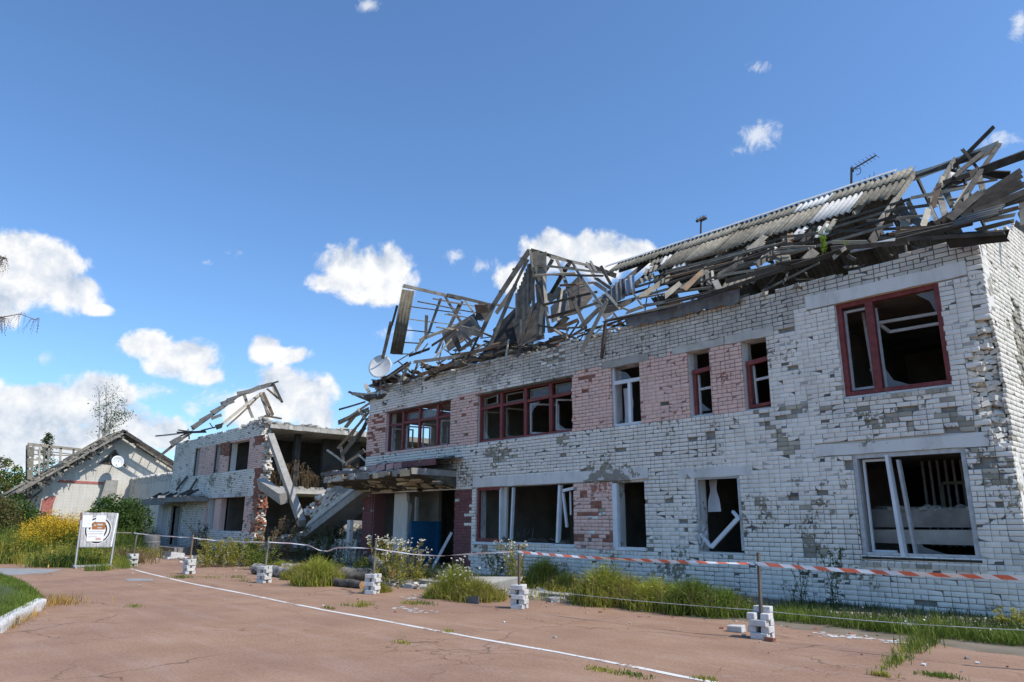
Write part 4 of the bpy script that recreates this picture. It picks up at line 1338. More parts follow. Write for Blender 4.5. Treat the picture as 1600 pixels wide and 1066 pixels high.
LOWER_ROOF = [
('eave_board',(-10.61,14.85,7.16),(-8.44,14.85,7.09),.07,.05),
('eave_board',(-9.61,14.8,7.05),(-7.1,14.8,7.23),.09,.06),
('eave_board',(-10.64,14.9,7.25),(-8.76,14.9,7.17),.05,.05),
('eave_board',(-8.92,15,7.38),(-7.19,15,7.4),.11,.05),
('batten',(-12.37,17.4,9.3),(-10.28,17.4,9.22),.06,.05),
('batten',(-12.16,17.1,9.01),(-8.66,17.1,8.86),.06,.05),
('batten',(-12.03,16.9,8.84),(-8.04,16.9,8.74),.06,.05),
('batten',(-11.82,16.6,8.58),(-7.97,16.7,8.49),.07,.05),
('batten',(-11.62,16.3,8.28),(-8.37,16.5,8.49),.07,.05),
('batten',(-11.41,16,8.01),(-9.57,16.1,7.92),.07,.05),
('batten',(-10.92,15.8,7.79),(-8.35,16.1,8.18),.06,.05),
('batten',(-10.06,16.3,8.25),(-7.79,16.3,8.2),.06,.05),
('batten',(-11.06,15.5,7.68),(-9.53,15.6,7.53),.08,.05),
('batten',(-9.57,15.7,7.85),(-7.98,15.6,7.64),.08,.05),
('batten',(-8.25,16.2,8.26),(-7.74,16.2,8.18),.06,.05),
('rafter',(-10.4,15.3,7.61),(-10.26,16.2,8.27),.16,.05),
('rafter',(-10.27,15.2,7.54),(-10.24,16,8.19),.16,.05),
('rafter',(-9.66,15.9,7.92),(-9.21,16.4,8.32),.2,.05),
('rafter',(-9.6,16.4,8.21),(-9.41,17,8.65),.18,.05),
('rafter',(-8.58,15.9,7.93),(-8.48,16.7,8.49),.2,.05),
('rafter',(-8.37,17,8.78),(-8.32,17.5,9.12),.2,.05),
('plank',(-9.34,15.2,7.53),(-9.09,15,7.17),.24,.04),
('plank',(-9.44,17.2,8.93),(-9.31,17.8,9.44),.26,.03),
('plank',(-9.45,15.1,7.3),(-9.38,15.3,7.45),.14,.03),
('plank',(-10.46,16.4,8.41),(-10.17,15.9,7.78),.1,.06),
('plank',(-10.29,16.4,8.39),(-9.97,15.9,7.76),.2,.06),
('plank',(-10.09,16.3,8.28),(-9.9,16,7.86),.1,.06),
('plank',(-8.34,16.6,8.42),(-8.16,16.2,7.98),.2,.06),
('plank',(-8.14,16.6,8.34),(-7.94,16.2,7.94),.3,.08),
('plank',(-8.27,17.2,9.02),(-8.1,16.8,8.64),.2,.05),
('plank',(-8.19,15.3,7.51),(-7.82,15.4,7.57),.3,.03),
('batten',(-8.28,16.7,8.82),(-7.29,16.7,8.63),.08,.05),
('batten',(-6.99,16.9,8.64),(-5.34,16.9,8.21),.08,.05),
('batten',(-6.36,17.3,8.84),(-5.43,17.3,8.62),.07,.05),
('batten',(-8.05,16.2,8.4),(-7.28,16.3,8.28),.07,.05),
('batten',(-8.01,16.1,8.29),(-7.14,16.1,8.07),.07,.05),
('batten',(-7.92,15.9,8.1),(-7.25,16,8.03),.08,.05),
('batten',(-6.78,16.2,8.09),(-5.9,16.2,7.85),.09,.05),
('batten',(-5.99,16.4,8.02),(-5.47,16.4,7.85),.08,.05),
('batten',(-6.62,15.9,7.83),(-5.71,15.9,7.63),.1,.05),
('batten',(-5.67,16.6,8.07),(-5.26,16.6,7.99),.08,.05),
('eave_board',(-6.38,15.2,7.55),(-4.77,15,7.17),.12,.06),
('eave_board',(-7.44,14.9,7.42),(-6.3,14.9,7.25),.08,.05),
('eave_board',(-7.12,14.8,7.23),(-6.08,14.9,7.33),.11,.05),
('rafter',(-7.12,15.4,7.52),(-7.02,15.8,7.84),.25,.05),
('rafter',(-5.86,16,7.76),(-5.88,16.9,8.46),.22,.05),
('rafter',(-5.92,18,9.15),(-5.52,17.5,8.52),.2,.05),
('plank',(-6.04,17,8.6),(-5.76,16.5,8.07),.12,.05),
('plank',(-6.28,14.85,7.18),(-6.04,15,7.4),.13,.03),
('plank',(-5.99,15,7.22),(-5.81,14.9,7.06),.1,.04)]
GAP = [
('plank',(-32.37,17,5.07),(-28.62,16,4.11),.12,.05),
('plank',(-32.84,18,5.3),(-30.62,17,4.23),.2,.05),
('plank',(-29.72,16.5,4.15),(-28.86,17,4.83),.3,.05),
('plank',(-28.73,16,4.17),(-28.5,16.5,4.56),.14,.05),
('plank',(-27.64,16,4.47),(-26,15.4,4.08),.1,.05),
('plank',(-28.46,15.8,7.31),(-25.14,15.6,6.25),.14,.06),
('plank',(-29.85,16.5,6.3),(-26.25,15.8,6.67),.14,.06),
('plank',(-31.36,17,6.34),(-27.06,16,6.38),.3,.06),
('plank',(-31.32,17,5.11),(-26.46,15.8,6.29),.16,.05),
('plank',(-26.42,15.4,7.33),(-25.3,15.4,6.11),.2,.05),
('plank',(-27.87,16,6.47),(-25.89,15.6,5.35),.16,.05),
('plank',(-29.43,16.5,5.23),(-26.87,15.8,6.2),.1,.04),
('plank',(-27.75,15.6,7.11),(-25.77,15.5,6.76),.2,.08),
('plank',(-30.71,17,6.04),(-28.46,16.4,6.58),.22,.08),
('plank',(-25.49,15.3,7.18),(-22.51,15,7.47),.2,.08),
('plank',(-30.52,16.5,6.82),(-27.02,15.8,6.68),.12,.05),
('plank',(-28.22,16.2,5.11),(-26.68,15.8,5.9),.2,.05),
('plank',(-30.85,17,4.78),(-27.24,16,5.62),.25,.05)]
HANG = [
('loose_batten',(-12.67,14.95,7.72),(-13.54,14.8,6.37),.1,.05),
('loose_rod',(-12.88,15.12,7.18),(-13.04,15.1,6.16),.07,.07)]
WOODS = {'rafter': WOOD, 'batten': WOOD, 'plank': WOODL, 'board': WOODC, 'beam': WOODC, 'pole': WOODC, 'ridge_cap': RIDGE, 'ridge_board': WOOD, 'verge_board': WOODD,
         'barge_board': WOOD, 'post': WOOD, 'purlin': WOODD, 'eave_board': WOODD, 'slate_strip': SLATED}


def timbers(lst, parent, dark=0.35, scale=1.0):
    for nm, a, b, w_, t_ in lst:
        m = WOODS.get(nm, WOOD)
        k = random.random()
        if nm == 'plank': m = WOODL if k < .3 else (WOOD if k < .66 else (WOODB if k < .78 else WOODD))
        elif nm in ('rafter', 'batten', 'post') and k < dark: m = WOODD if k < dark * .7 else WOODB
        elif nm in ('rafter', 'batten') and k > .78: m = WOODL
        a_, b_ = Vector(a), Vector(b)
        ref = (a_ + b_) / 2 - Vector((0, 0, 1.6))
        d = (b_ - a_).normalized()
        n_ = MB()
        s_ = d.cross(ref.normalized())
        timber_mb(n_, a_, b_, w_ * (.72 if nm == 'plank' else .85 if nm in ('batten', 'rafter') else 1), t_, ref=tuple(s_ if s_.length > .1 else (0, 0, 1)), roll=random.uniform(-.35, .35), taper=random.uniform(0, .2), bow=.012, ragged=.8 if nm == 'plank' else .3)
        n_.build(nm, m, parent)


timbers(LEFT_ROOF, main)
timbers(MID_ROOF, main)
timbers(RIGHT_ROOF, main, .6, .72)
timbers(LOWER_ROOF, main, .25)
for nm, a, b, w_, t_ in HANG:
    o = MB().beam(a, b, w_, t_).build(nm, WOODL if 'batten' in nm else DARKM)
    tag(o, 'long pale broken batten dangling from the eaves over the brick wall' if 'batten' in nm else 'dark iron rod hanging down the wall beside the plain white upper window', 'batten' if 'batten' in nm else 'rod')

SL0, SLD, SLN = Vector((0, 20.0, 11.02)), Vector((0, -5.1, -4.0)).normalized(), Vector((0, -4.0, 5.1)).normalized()


def sheet_mesh(Wd, L, waves=7, amp=.033, broken=0.0):
    n = waves * 6 + 1
    vs = []
    ends = [0.0, .5, 1.0]
    for k, e in enumerate(ends):
        for i in range(n):
            x = Wd * i / (n - 1)
            l = L * e
            if e == 1.0 and broken: l -= broken * (.5 + .5 * fbm(x * 3, L, 4)) * L
            z = amp * math.sin(2 * PI * waves * i / (n - 1))
            vs.append((x, l, z))
    m = len(vs)
    vs2 = [(x, l, z - .008) for x, l, z in vs]
    fs = []
    for k in range(len(ends) - 1):
        for i in range(n - 1):
            a = k * n + i
            fs.append((a, a + 1, a + n + 1, a + n))
            fs.append((m + a, m + a + n, m + a + n + 1, m + a + 1))
    for i in range(n - 1):
        a = (len(ends) - 1) * n + i
        fs.append((a, a + 1, m + a + 1, m + a))
        fs.append((i + 1, i, m + i, m + i + 1))
    me = bpy.data.meshes.new('slate_sheet')
    me.from_pydata(vs + vs2, [], fs)
    me.polygons.foreach_set('use_smooth', np.ones(len(me.polygons), dtype=bool))
    me.materials.append(SLATE)
    me.update()
    return me


def put_sheet(me, P, xd, dd, nn, parent, mat=SLATE, name='slate_sheet'):
    o = link(name, me, parent)
    xd, dd, nn = Vector(xd).normalized(), Vector(dd).normalized(), Vector(nn).normalized()
    o.matrix_basis = Matrix(((xd.x, dd.x, nn.x, P[0]), (xd.y, dd.y, nn.y, P[1]), (xd.z, dd.z, nn.z, P[2]), (0, 0, 0, 1)))
    o.material_slots[0].link = 'OBJECT'
    o.material_slots[0].material = mat
    return o


S_up = [sheet_mesh(1.12, .95), sheet_mesh(1.12, .95, broken=.3)]
S_lo = [sheet_mesh(1.12, 1.8), sheet_mesh(1.12, 1.8, broken=.12), sheet_mesh(1.12, 1.8, broken=.35)]
S_na = sheet_mesh(.36, 1.1, 2, .03, .2)
S_bit = sheet_mesh(.5, .9, 3, .03, .3)
X = -6.0
i = 0
while X > -16.6:
    r = random.random()
    dj = Vector((random.uniform(-.03, .03), 0, random.uniform(-.01, .02)))
    tl = random.uniform(-.015, .015)
    xd = Vector((1, 0, tl))
    P = SL0 + Vector((X - 1.05, 0, 0)) + SLD * .02 + SLN * .1 + dj
    if X > -15.5 or random.random() < .7:
        put_sheet(S_up[0 if r < .7 else 1], P, xd, SLD + Vector((tl, 0, 0)), SLN, main, SLATE if r > .05 else SLATEL)
    if X > -13.0:
        r = random.random()
        P = SL0 + Vector((X - 1.05, 0, 0)) + SLD * .78 + SLN * .065 + dj
        put_sheet(S_lo[0 if r < .55 else (1 if r < .88 else 2)], P, xd, SLD + Vector((-tl, 0, 0)), SLN, main, SLATE if r > .06 else SLATEL)
    X -= 1.02
    i += 1
for (P, sc, mat, me, rot) in [((-7.59,17.87,9.28), 1, SLATE, S_na, .08), ((-7.71,17.66,9.11), 1, SLATEL, S_na, .2), ((-8.4,18.17,9.51), 1, SLATEL, S_na, .0), ((-8.86,17.09,8.66), 1, SLATEL, S_na, .05), ((-5.03,18.63,9.87), .8, SLATE, S_na, .1), ((-4.84,18.71,9.93), .8, SLATEL, S_na, .2), ((-12.49,18.33,9.64), 1, SLATEL, S_bit, .1),
                              ((-14.22,19.35,10.44), 1, SLATE, S_bit, .3), ((-13.99,18.58,9.84), 1, SLATE, S_bit, .4), ((-13.71,19.3,10.4), 1, SLATEL, S_na, .3), ((-13.69,17.83,9.25), 1, SLATE, S_bit, .6), ((-9.7,17.81,9.23), 1, SLATE, S_bit, .1),
                              ((-9.31,15.66,7.55), 1, SLATE, S_bit, .2), ((-8.82,15.75,7.61), 1, SLATE, S_bit, .1), ((-6.08,15.41,7.35), 1, SLATEL, S_na, 1.4)]:
    xd = Vector((math.cos(rot), SLD.y * math.sin(rot) * -1, SLD.z * math.sin(rot) * -1))
    dd = SLD * math.cos(rot) + Vector((math.sin(rot), 0, 0))
    put_sheet(me, Vector(P) + SLN * .08, xd, dd, SLN, main, mat)
# fallen grey sheets in the valley, and the sheets lying at the right-hand eave
put_sheet(S_bit, (-13.87,16.6,8.83), (.8, -.2, .5), (.6, -.4, -.65), (0, -.9, .4), main, SLATED)
put_sheet(sheet_mesh(.75, 1.0, 4, .03, .1), (-13.93,16.2,8.47), (.8, -.2, .5), (.6, -.4, -.65), (0, -.9, .4), main, SLATED)
put_sheet(sheet_mesh(.6, 1.0, 3, .03, .2), (-13.62,16.7,8.86), (.8, -.2, .5), (.6, -.4, -.65), (0, -.9, .4), main, METAL)
put_sheet(sheet_mesh(.35, .75, 3, .03, .05), (-3.83,15.2,7.48), (0, -.6, -.5), (1, -.1, .02), (0, -.6, .7), main, SLATED)
put_sheet(sheet_mesh(.32, .8, 3, .03, .05), (-3.91,15,7.36), (0, -.6, -.5), (1, -.1, .0), (0, -.6, .7), main, SLATED)
# sooty sheet slipped flat over the top of the facade, its lower edge scalloped
mb = MB()
e0, e1, b0, b1 = Vector((-12.19,15.1,7.16)), Vector((-8.63,15.1,7.17)), Vector((-12.06,15.06,6.86)), Vector((-8.64,15.06,6.74))
top_, bot_ = [], []
for i in range(81):
    t_ = i / 80
    top_.append(e0.lerp(e1, t_))
    q = b0.lerp(b1, t_)
    q.z += .028 * math.sin(t_ * 46) + .03 * fbm(t_ * 9, 2) + (.05 if t_ > .55 else 0)
    bot_.append(q)
vs = top_ + bot_ + [v_ + Vector((0, .02, 0)) for v_ in top_ + bot_]
n = 81
fs = [(i, n + i, n + i + 1, i + 1) for i in range(80)] + [(2 * n + i, 2 * n + i + 1, 3 * n + i + 1, 3 * n + i) for i in range(80)] + [(n + i, 3 * n + i, 3 * n + i + 1, n + i + 1) for i in range(80)]
mb.add(vs, fs).build('slipped_sheet', [SLATED], main)
# the rear slope, still mostly covered
RD, RN = Vector((0, 5.1, -4.0)).normalized(), Vector((0, 4.0, 5.1)).normalized()
for j, sdist in enumerate((.05, 1.72, 3.4, 5.0)):
    X = -4.6
    while X > -15.8:
        if random.random() < (.93 if X < -6.0 and X > -13 else .45):
            put_sheet(S_lo[0 if random.random() < .8 else 2], SL0 + Vector((X - 1.05, 0, -.02)) + RD * sdist + RN * (.1 - .03 * (j % 2)), (1, 0, 0), RD, RN, main, SLATED)
        X -= 1.03
# regular rafters under the slates
for X in np.arange(-5.0, -15.0, -.98):
    e = random.uniform(2.4, 4.2)
    MB().beam(SL0 + Vector((X, 0, -.1)), SL0 + SLD * e + Vector((X, 0, -.1)), .15, .05).build('rafter', random.choice((WOOD, WOODD)), main)
    MB().beam(SL0 + Vector((X, 0, -.1)), SL0 + RD * 6.2 + Vector((X, 0, -.1)), .15, .05).build('rafter', WOODD, main)
MB().beam((-4.4, 20, 10.85), (-16.3, 20, 10.85), .16, .06).build('ridge_board', WOODD, main)
for k in range(8):
    X = -6.4 - k * 1.3
    a_, b_ = SL0 + SLD * .04 + SLN * .16 + Vector((X, 0, random.uniform(-.01, .01))), SL0 + SLD * .04 + SLN * .16 + Vector((X - 1.33, 0, random.uniform(-.01, .01)))
    MB().beam(a_, b_, .2, .02, ref=tuple(SLD)).build('ridge_cap', RIDGE, main)
for s_ in (2.8, 3.3, 3.9, 4.5):
    MB().beam(SL0 + SLD * s_ + Vector((-5.5, 0, -.02)), SL0 + SLD * (s_ + .15) + Vector((-13.5, 0, -.02)), .06, .05).build('batten', random.choice((WOOD, WOODD)), main)
# gable boards of the middle roof
GB = [((-17.31,15.75,9.25), (-17.31,15.75,8.3)), ((-17.22,15.75,9.37), (-17.18,15.72,8.22)), ((-17.13,15.75,9.48), (-17.07,15.7,7.76)), ((-17.04,15.75,9.6), (-17.01,15.72,8.3)), ((-16.96,15.75,9.74), (-16.9,15.7,8.21)), ((-16.89,15.75,9.88), (-16.85,15.72,8.27)), ((-16.8,15.75,10), (-16.77,15.72,8.32)), ((-16.73,15.75,10.14), (-16.67,15.7,8.38)), ((-16.65,15.75,10.14), (-16.61,15.7,8.7)), ((-16.57,15.75,10.05), (-16.52,15.7,8.79)), ((-16.49,15.75,9.82), (-16.44,15.7,8.55))]
for a_, b_ in GB:
    MB().beam(a_, b_, .125, .025, ref=(0, 1, 0), roll=PI / 2).build('gable_board', random.choice((WOOD, WOODD, WOOD)), main)
# verge sheet of the left roof: a strip of corrugated sheet still on the slope
e0, e1, e2 = Vector((-23.41,15.08,10.72)), Vector((-23.38,15.67,10.79)), Vector((-24.51,15.2,8.3))
dd = (e2 - e0)
xd = (e1 - e0)
nn = xd.cross(dd)
put_sheet(sheet_mesh(xd.length, dd.length, 4, .02), e0, xd, dd, nn, main, SLATE)
# heaped planks, laths and rubble along the broken eaves
rng2 = random.Random(5)


def heap(parent, name, n, xs, y0, y1, zf, lens, mats, kindw=(.04, .14)):
    groups = {}
    for i in range(n):
        X = rng2.uniform(*xs)
        Y = rng2.uniform(y0, y1)
        z = zf(X, Y) + rng2.uniform(0, .25)
        a_ = rng2.choice((rng2.gauss(0, .35), rng2.gauss(PI / 2, .5)))
        L = rng2.uniform(*lens)
        tilt = rng2.gauss(.15, .35)
        d = Vector((math.cos(a_) * math.cos(tilt), math.sin(a_) * math.cos(tilt), math.sin(tilt)))
        c = Vector((X, Y, z + abs(math.sin(tilt)) * L * .5))
        m = rng2.choice(mats)
        timber_mb(MB(), c - d * L / 2, c + d * L / 2, rng2.uniform(*kindw), rng2.uniform(.015, .05), roll=rng2.uniform(-1, 1), bow=.02, ragged=.9, taper=.2).build(name, m, parent)


zslope = lambda X, Y: 6.75 + max(0, Y - FY) * .35
heap(main, 'plank', 62, (-25.2, -18.2), 14.95, 17.5, zslope, (.4, 1.7), [WOOD, WOODL, WOODD, WOODD, WOODB], (.03, .10))
heap(main, 'plank', 46, (-18.2, -13.4), 15.0, 17.5, zslope, (.4, 1.6), [WOOD, WOODL, WOODD, WOODD, WOODB], (.03, .10))
heap(main, 'plank', 60, (-22.8, -17.0), 15.3, 17.2, lambda X, Y: 7.0 + rng2.uniform(0, 1.1) * max(0, 1 - abs(X + 19.6) / 3.4), (.3, 1.3), [WOOD, WOODL, WOODD, WOODD, WOODC, WOODB], (.03, .13))
heap(main, 'lath', 18, (-13.4, -8.0), 15.2, 18.0, zslope, (.5, 1.6), [WOOD, WOODD, WOODD], (.03, .07))
heap(main, 'lath', 12, (-8.0, -4.2), 15.3, 17.5, zslope, (.4, 1.3), [WOOD, WOODD, WOODD], (.03, .07))
mb = MB()
for i in range(520):
    X = random.uniform(-25.3, -4.0)
    if X > -13 and random.random() < .5: continue
    Y = random.uniform(15.15, 16.6)
    mb.lump((X, Y, 6.86 + (Y - FY) * .12 + random.uniform(0, .08)), random.uniform(.03, .1), random.choice((0, 0, 1, 2)), (1.3, 1, .6))
o = mb.build('rubble', [STONE, RAW, RED], main)
o['kind'] = 'stuff'
mb = MB()
for i in range(90):
    X = random.uniform(-25.0, -15.5)
    Y = random.uniform(15.0, 16.5)
    mb.lump((X, Y, 6.95 + (Y - FY) * .3 + random.uniform(0, .3)), random.uniform(.08, .24), random.choice((0, 1, 1)), (1.4, 1, .16))
o = mb.build('broken_slate', [SLATE, SLATED], main)
o['kind'] = 'stuff'
for nm, mt, pts in (('roof_panel', WOODC, ((-19.55,16.6,8.57), (-18.96,17.2,9.42), (-17.55,16.8,8.56), (-17.34,16,7.68), (-18.19,15.6,7.43))),
                    ('roof_panel', WOODD, ((-21.39,17.4,10.27), (-20.75,17.6,9.96), (-20.41,17,9.19), (-20.86,16.8,9.25))),
                    ('roof_panel', WOODD, ((-18.2,18.6,9.93), (-17.59,19.2,10.81), (-16.44,18.6,9.52), (-16.16,17.6,8.66), (-17,17.2,8.52))),
                    ('roof_panel', SLATED, ((-17.55,17.6,9.19), (-17.13,18,9.79), (-16.23,17.2,8.59), (-16.5,16.6,8.19))),
                    ('roof_panel', SLATED, ((-15.74,17.8,9.06), (-15.21,18.2,9.37), (-14.17,17.4,8.4), (-14.17,16.6,7.81))),
                    ('roof_panel', WOODD, ((-22.72,16.6,9.06), (-21.45,17.2,9.71), (-20.29,16.6,8.72), (-21.05,15.7,7.83))),
                    ('roof_panel', WOODD, ((-18.27,16.4,8.63), (-17.32,16.8,9.21), (-16.06,15.8,7.41), (-17.06,15.6,7.34)))):
    MB().prism(pts, (0, .04, .02)).build(nm, mt, main)
mb = MB()
for i in range(40):
    mb.lump((random.uniform(-25.6, -24.2), random.uniform(15.1, 16.4), 6.2 + random.uniform(0, 1.2)), random.uniform(.08, .3), random.choice((0, 0, 1)), (1.3, 1, .25))
o = mb.build('torn_roofing', [SLATED, WOODD], main)
o['kind'] = 'stuff'
mb = MB()      # dark attic clutter behind the gables
for i in range(34):
    X = random.uniform(-24.5, -13.5)
    mb.lump((X, random.uniform(17.2, 20), 7.2 + random.uniform(0, 1.0)), random.uniform(.3, .7), 0, (1.2, 1, .12))
o = mb.build('fallen_roofing', [SLATED], main)
o['kind'] = 'stuff'
timbers(GAP, main, .4)

# ================================================================== the second wing, cut open on its right
wing = empty('school_wing', (-42.5, 21, 0))
tag(wing, 'smaller far wing of the brick ruin, cut open with bare floor slabs and broken trusses', 'building', 'wings of the ruined white brick complex')
WX = -35.6
WO = [(-45.62, -44.77, 4.33, 5.95), (-42.33, -41.52, 4.36, 5.93), (-40.2, -37.5, 4.34, 5.9), (-42.6, -37.4, 1.2, 2.95), (-48.5, -46.9, 0, 2.6)]


def wu(o): return (WX - o[1], WX - o[0], o[2], o[3])


def wing_cat(u, z):
    X = WX - u
    n = fbm(X * .7, z * .7, 8.2)
    if z < 2.95 and X > -42.8:
        if z < 1.2: return 'white'
        if X > -37.0 + .4 * n: return 'red' if X > -36.6 + .7 * n else 'pink'
        return 'pink'
    if 4.33 < z < 5.93 and X > -44.8:
        if X > -37.5: return 'red' if n > .12 else 'pink'
        if -41.5 < X < -40.2: return 'red' if z > 5.3 + .4 * n else 'pink'
        return 'pink'
    if z < 4.3 and X > -36.6 + n * .5: return 'red'
    return 'white'


def wing_edge(z):
    e = .12 * math.sin(z * 7.0) + .09 * math.sin(z * 17 + 1)
    if z > 6.0: return .9 + e
    if z < 3.0: return .25 + e
    return .10 + e


def wing_state(u, z):
    X = WX - u
    if u < wing_edge(z): return 'none', 0
    if z > 6.0 and 1.1 < u < 1.6 and z < 6.5 - (u - 1.1) * .8 + .1: return 'ok', 0
    q = ((X + 39.7) / .35) ** 2 + ((z - 3.75) / .35) ** 2
    if q < 1 and random.random() < .75: return 'raw', .02
    c = fbm(X * 1.3, z * 1.3, 21)
    if random.random() < .012 + .05 * max(0, c): return 'raw', random.uniform(.005, .03)
    if random.random() < .008: return 'gone', 0
    if X > -38 and z < 3 and c > .25: return 'raw', .02
    return 'ok', 0


def wing_top(u):
    X = WX - u
    return 6.62 + .08 * fbm(X * 1.3, 0, 7) - (.1 if X < -46 else 0) + (.12 if X > -38 else 0)


wf = Wall((WX, FY, 0), (-1, 0, 0), (0, -1, 0))
wf.lay(13.8, wing_top, [wu(o) for o in WO], wing_cat, wing_state, z0=0.0, zmax=7.0, gapf=lambda u, z: max(.1, min(1, .8 + .8 * fbm(u, z, 3))))
wf.emit(wing, set())
o = link('brick', mesh_np('brick', np.concatenate(wf.V), np.concatenate(wf.F), BMATS, wf.M), wing)
o['kind'] = 'stuff'
backing(wing, 'front_wall', (WX, FY, 0), (-1, 0, 0), (0, -1, 0), 13.8, [wu(o) for o in WO] + [(0, .35, -.3, 7), (0, 1.0, 5.95, 7)], 6.5, z0=-.1)
# ragged toothed end of the front wall, in the sun
mb = MB()
z = .1
while z < 6.55:
    e = wing_edge(z + .05)
    for Y in np.arange(FY + .02, FY + .5, .13):
        k = random.uniform(-.09, .10)
        if z > 3.1:
            mb.box((WX - .5, Y, z), (WX - e + k, Y + .12, z + .088), 0 if random.random() < .92 else 1, .008)
        else:
            mb.box((WX - .5, Y, z), (WX - e + k, Y + .12, z + .088), 2 if random.random() < .85 else 0, .008)
    z += COURSE
o = mb.build('end_brick', [CREAM, RAW, RED], wing)
o['kind'] = 'stuff'
# slabs, ceiling, rear and inner walls
mb = MB()
mb.box((-49.3, FY + .4, 6.3), (WX + .05, 26.5, 6.58), 0, .02)
o = mb.build('roof_slab', [CEIL], wing)
mb = MB()
for i in range(30):
    Y = 15.4 + i * .2
    mb.box((WX + .06, Y, 6.33 - .02 * random.random()), (WX + .085 + .03 * random.random(), Y + random.uniform(.15, .4), 6.53 + random.uniform(-.05, .05)), 0, .008)
mb.build('slab_edge', [CONC], wing)
mb = MB()
mb.box((-49.3, FY + .4, 3.12), (-35.9, 20.4, 3.36), 0, .02)
mb.box((-49.3, 20.4, 3.12), (-38, 26.5, 3.36), 0, .02)
mb.build('upper_floor', [CONC], wing)
mb = MB()
for i in range(170):
    Y = random.uniform(15.7, 22)
    mb.lump((-35.9 - random.random() * 2.2, Y, 3.38), random.uniform(.05, .16), 0, (1, 1.4, .5))
for i in range(220):
    Y = random.uniform(15.2, 22)
    mb.lump((WX - random.random() * 3.0, Y, 6.62), random.uniform(.06, .2), random.choice((0, 0, 1)), (1, 1.4, .5))
for i in range(90):
    mb.lump((WX - random.uniform(.3, 2.2), FY + random.uniform(.05, .4), 6.6 + random.uniform(0, .22)), random.uniform(.07, .13), 0, (1.3, 1, .7))
for i in range(60):
    mb.lump((-48.8 + random.uniform(0, 12), FY + random.uniform(.05, .4), 6.52 + random.uniform(0, .08)), random.uniform(.05, .12), 0, (1.3, 1, .7))
o = mb.build('rubble', [STONE, RAW], wing)
o['kind'] = 'stuff'
mb = MB()
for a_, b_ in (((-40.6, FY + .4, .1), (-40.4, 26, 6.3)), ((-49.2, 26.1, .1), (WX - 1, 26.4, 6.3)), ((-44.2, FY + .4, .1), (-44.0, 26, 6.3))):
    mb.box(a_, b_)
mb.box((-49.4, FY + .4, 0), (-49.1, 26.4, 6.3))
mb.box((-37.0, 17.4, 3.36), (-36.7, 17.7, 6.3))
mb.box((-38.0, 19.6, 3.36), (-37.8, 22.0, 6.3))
mb.build('inner_wall', [simple('shade_dark_inner_wall', (.035, .032, .03), (.09, .082, .072), 1.2, .95, 30, .3, var=.05)], wing)  # near-black colour paints in the shade of the wing rooms
MB().box((-42.0, FY + .2, 1.2), (-41.1, FY + .5, 2.95)).build('window_pier', [PINK], wing)
for x0, x1, z0, z1 in WO[:3]:
    MB().box((x0 - .01, FY + .05, z0), (x0 + .04, FY + .12, z1)).build('window_jamb', [WOODD], wing)
MB().box((-42.75, FY - .01, 2.95), (-37.2, FY + .2, 3.13)).build('lintel', [PLASTER], wing)
B2 = [
('rafter',(-46.4,20.03,10.72),(-46.6,17.83,9.65),.2,.06),
('rafter',(-46.6,17.83,9.65),(-46.9,15.32,7.26),.2,.06),
('rafter',(-46.9,15.33,7.13),(-47.2,14.31,6.2),.2,.06),
('rafter',(-47.2,14.49,6.34),(-47.4,13.43,5.22),.2,.05),
('ridge_board',(-51.03,19.5,10.61),(-45.5,20,10.76),.12,.05),
('rafter',(-48.06,20,10.33),(-42.46,15.3,6.98),.2,.06),
('rafter',(-48.22,20,10.23),(-42.49,15.8,7.09),.13,.06),
('post',(-47.29,18.5,9.89),(-45.54,18.5,8.19),.2,.06),
('post',(-48.23,20,10.27),(-46.65,20,8.6),.2,.06),
('post',(-48.36,20.2,10.39),(-46.33,20.2,8.59),.25,.06),
('post',(-48.44,20.2,9.94),(-46.85,20.2,8.65),.14,.06),
('rafter',(-46.32,20,10.71),(-45.53,20.4,9.39),.2,.06),
('rafter',(-47.22,20,10.48),(-45.49,20.3,9.49),.15,.06),
('rafter',(-46.86,20.2,10.72),(-46.43,20.4,9.8),.15,.06),
('slate_strip',(-46.8,15.27,7.35),(-46.7,15.72,7.75),.3,.05),
('slate_strip',(-46.7,15.71,7.82),(-46.6,16.3,8.28),.3,.05),
('slate_strip',(-46.6,16.29,8.38),(-46.6,16.93,8.84),.3,.05),
('slate_strip',(-46.6,16.84,8.97),(-46.5,17.6,9.36),.35,.05),
('slate_strip',(-46.5,17.12,9.28),(-46.5,17.92,9.68),.2,.05),
('slate_strip',(-46.5,17.7,9.76),(-46.4,18.36,10.01),.25,.05),
('slate_strip',(-46.4,18.36,9.94),(-46.4,19.2,10.41),.3,.05),
('slate_strip',(-46.4,19.2,10.38),(-46.4,20,10.7),.3,.05),
('slate_strip',(-47.2,14.26,6.32),(-47,14.76,6.72),.35,.05),
('slate_strip',(-46.5,16.29,8),(-46.4,16.81,8.28),.2,.05),
('plank',(-51.07,14.4,7.13),(-48.48,15,7.11),.14,.05),
('plank',(-48.71,15,7.19),(-44.51,15.3,6.91),.2,.05),
('plank',(-50.18,15.5,7.54),(-45.63,15.3,7.01),.12,.05),
('plank',(-48,15,6.92),(-47.2,15.3,7.15),.14,.05),
('plank',(-47.7,15,6.62),(-46.89,15.2,7.11),.1,.05),
('plank',(-47.34,15.2,7.29),(-46.31,15,6.58),.12,.05),
('plank',(-45.28,15.3,7.04),(-43.37,15.5,7.11),.12,.05),
('plank',(-44.81,15.6,7.49),(-43.51,15.4,7.02),.08,.04),
('plank',(-37.6,15.6,7.05),(-39.64,17,7.52),.14,.04),
('plank',(-37.73,16,7.22),(-40.07,18,7.51),.16,.04),
('plank',(-42.36,15.2,6.99),(-41.82,15.3,7.04),.4,.06)]
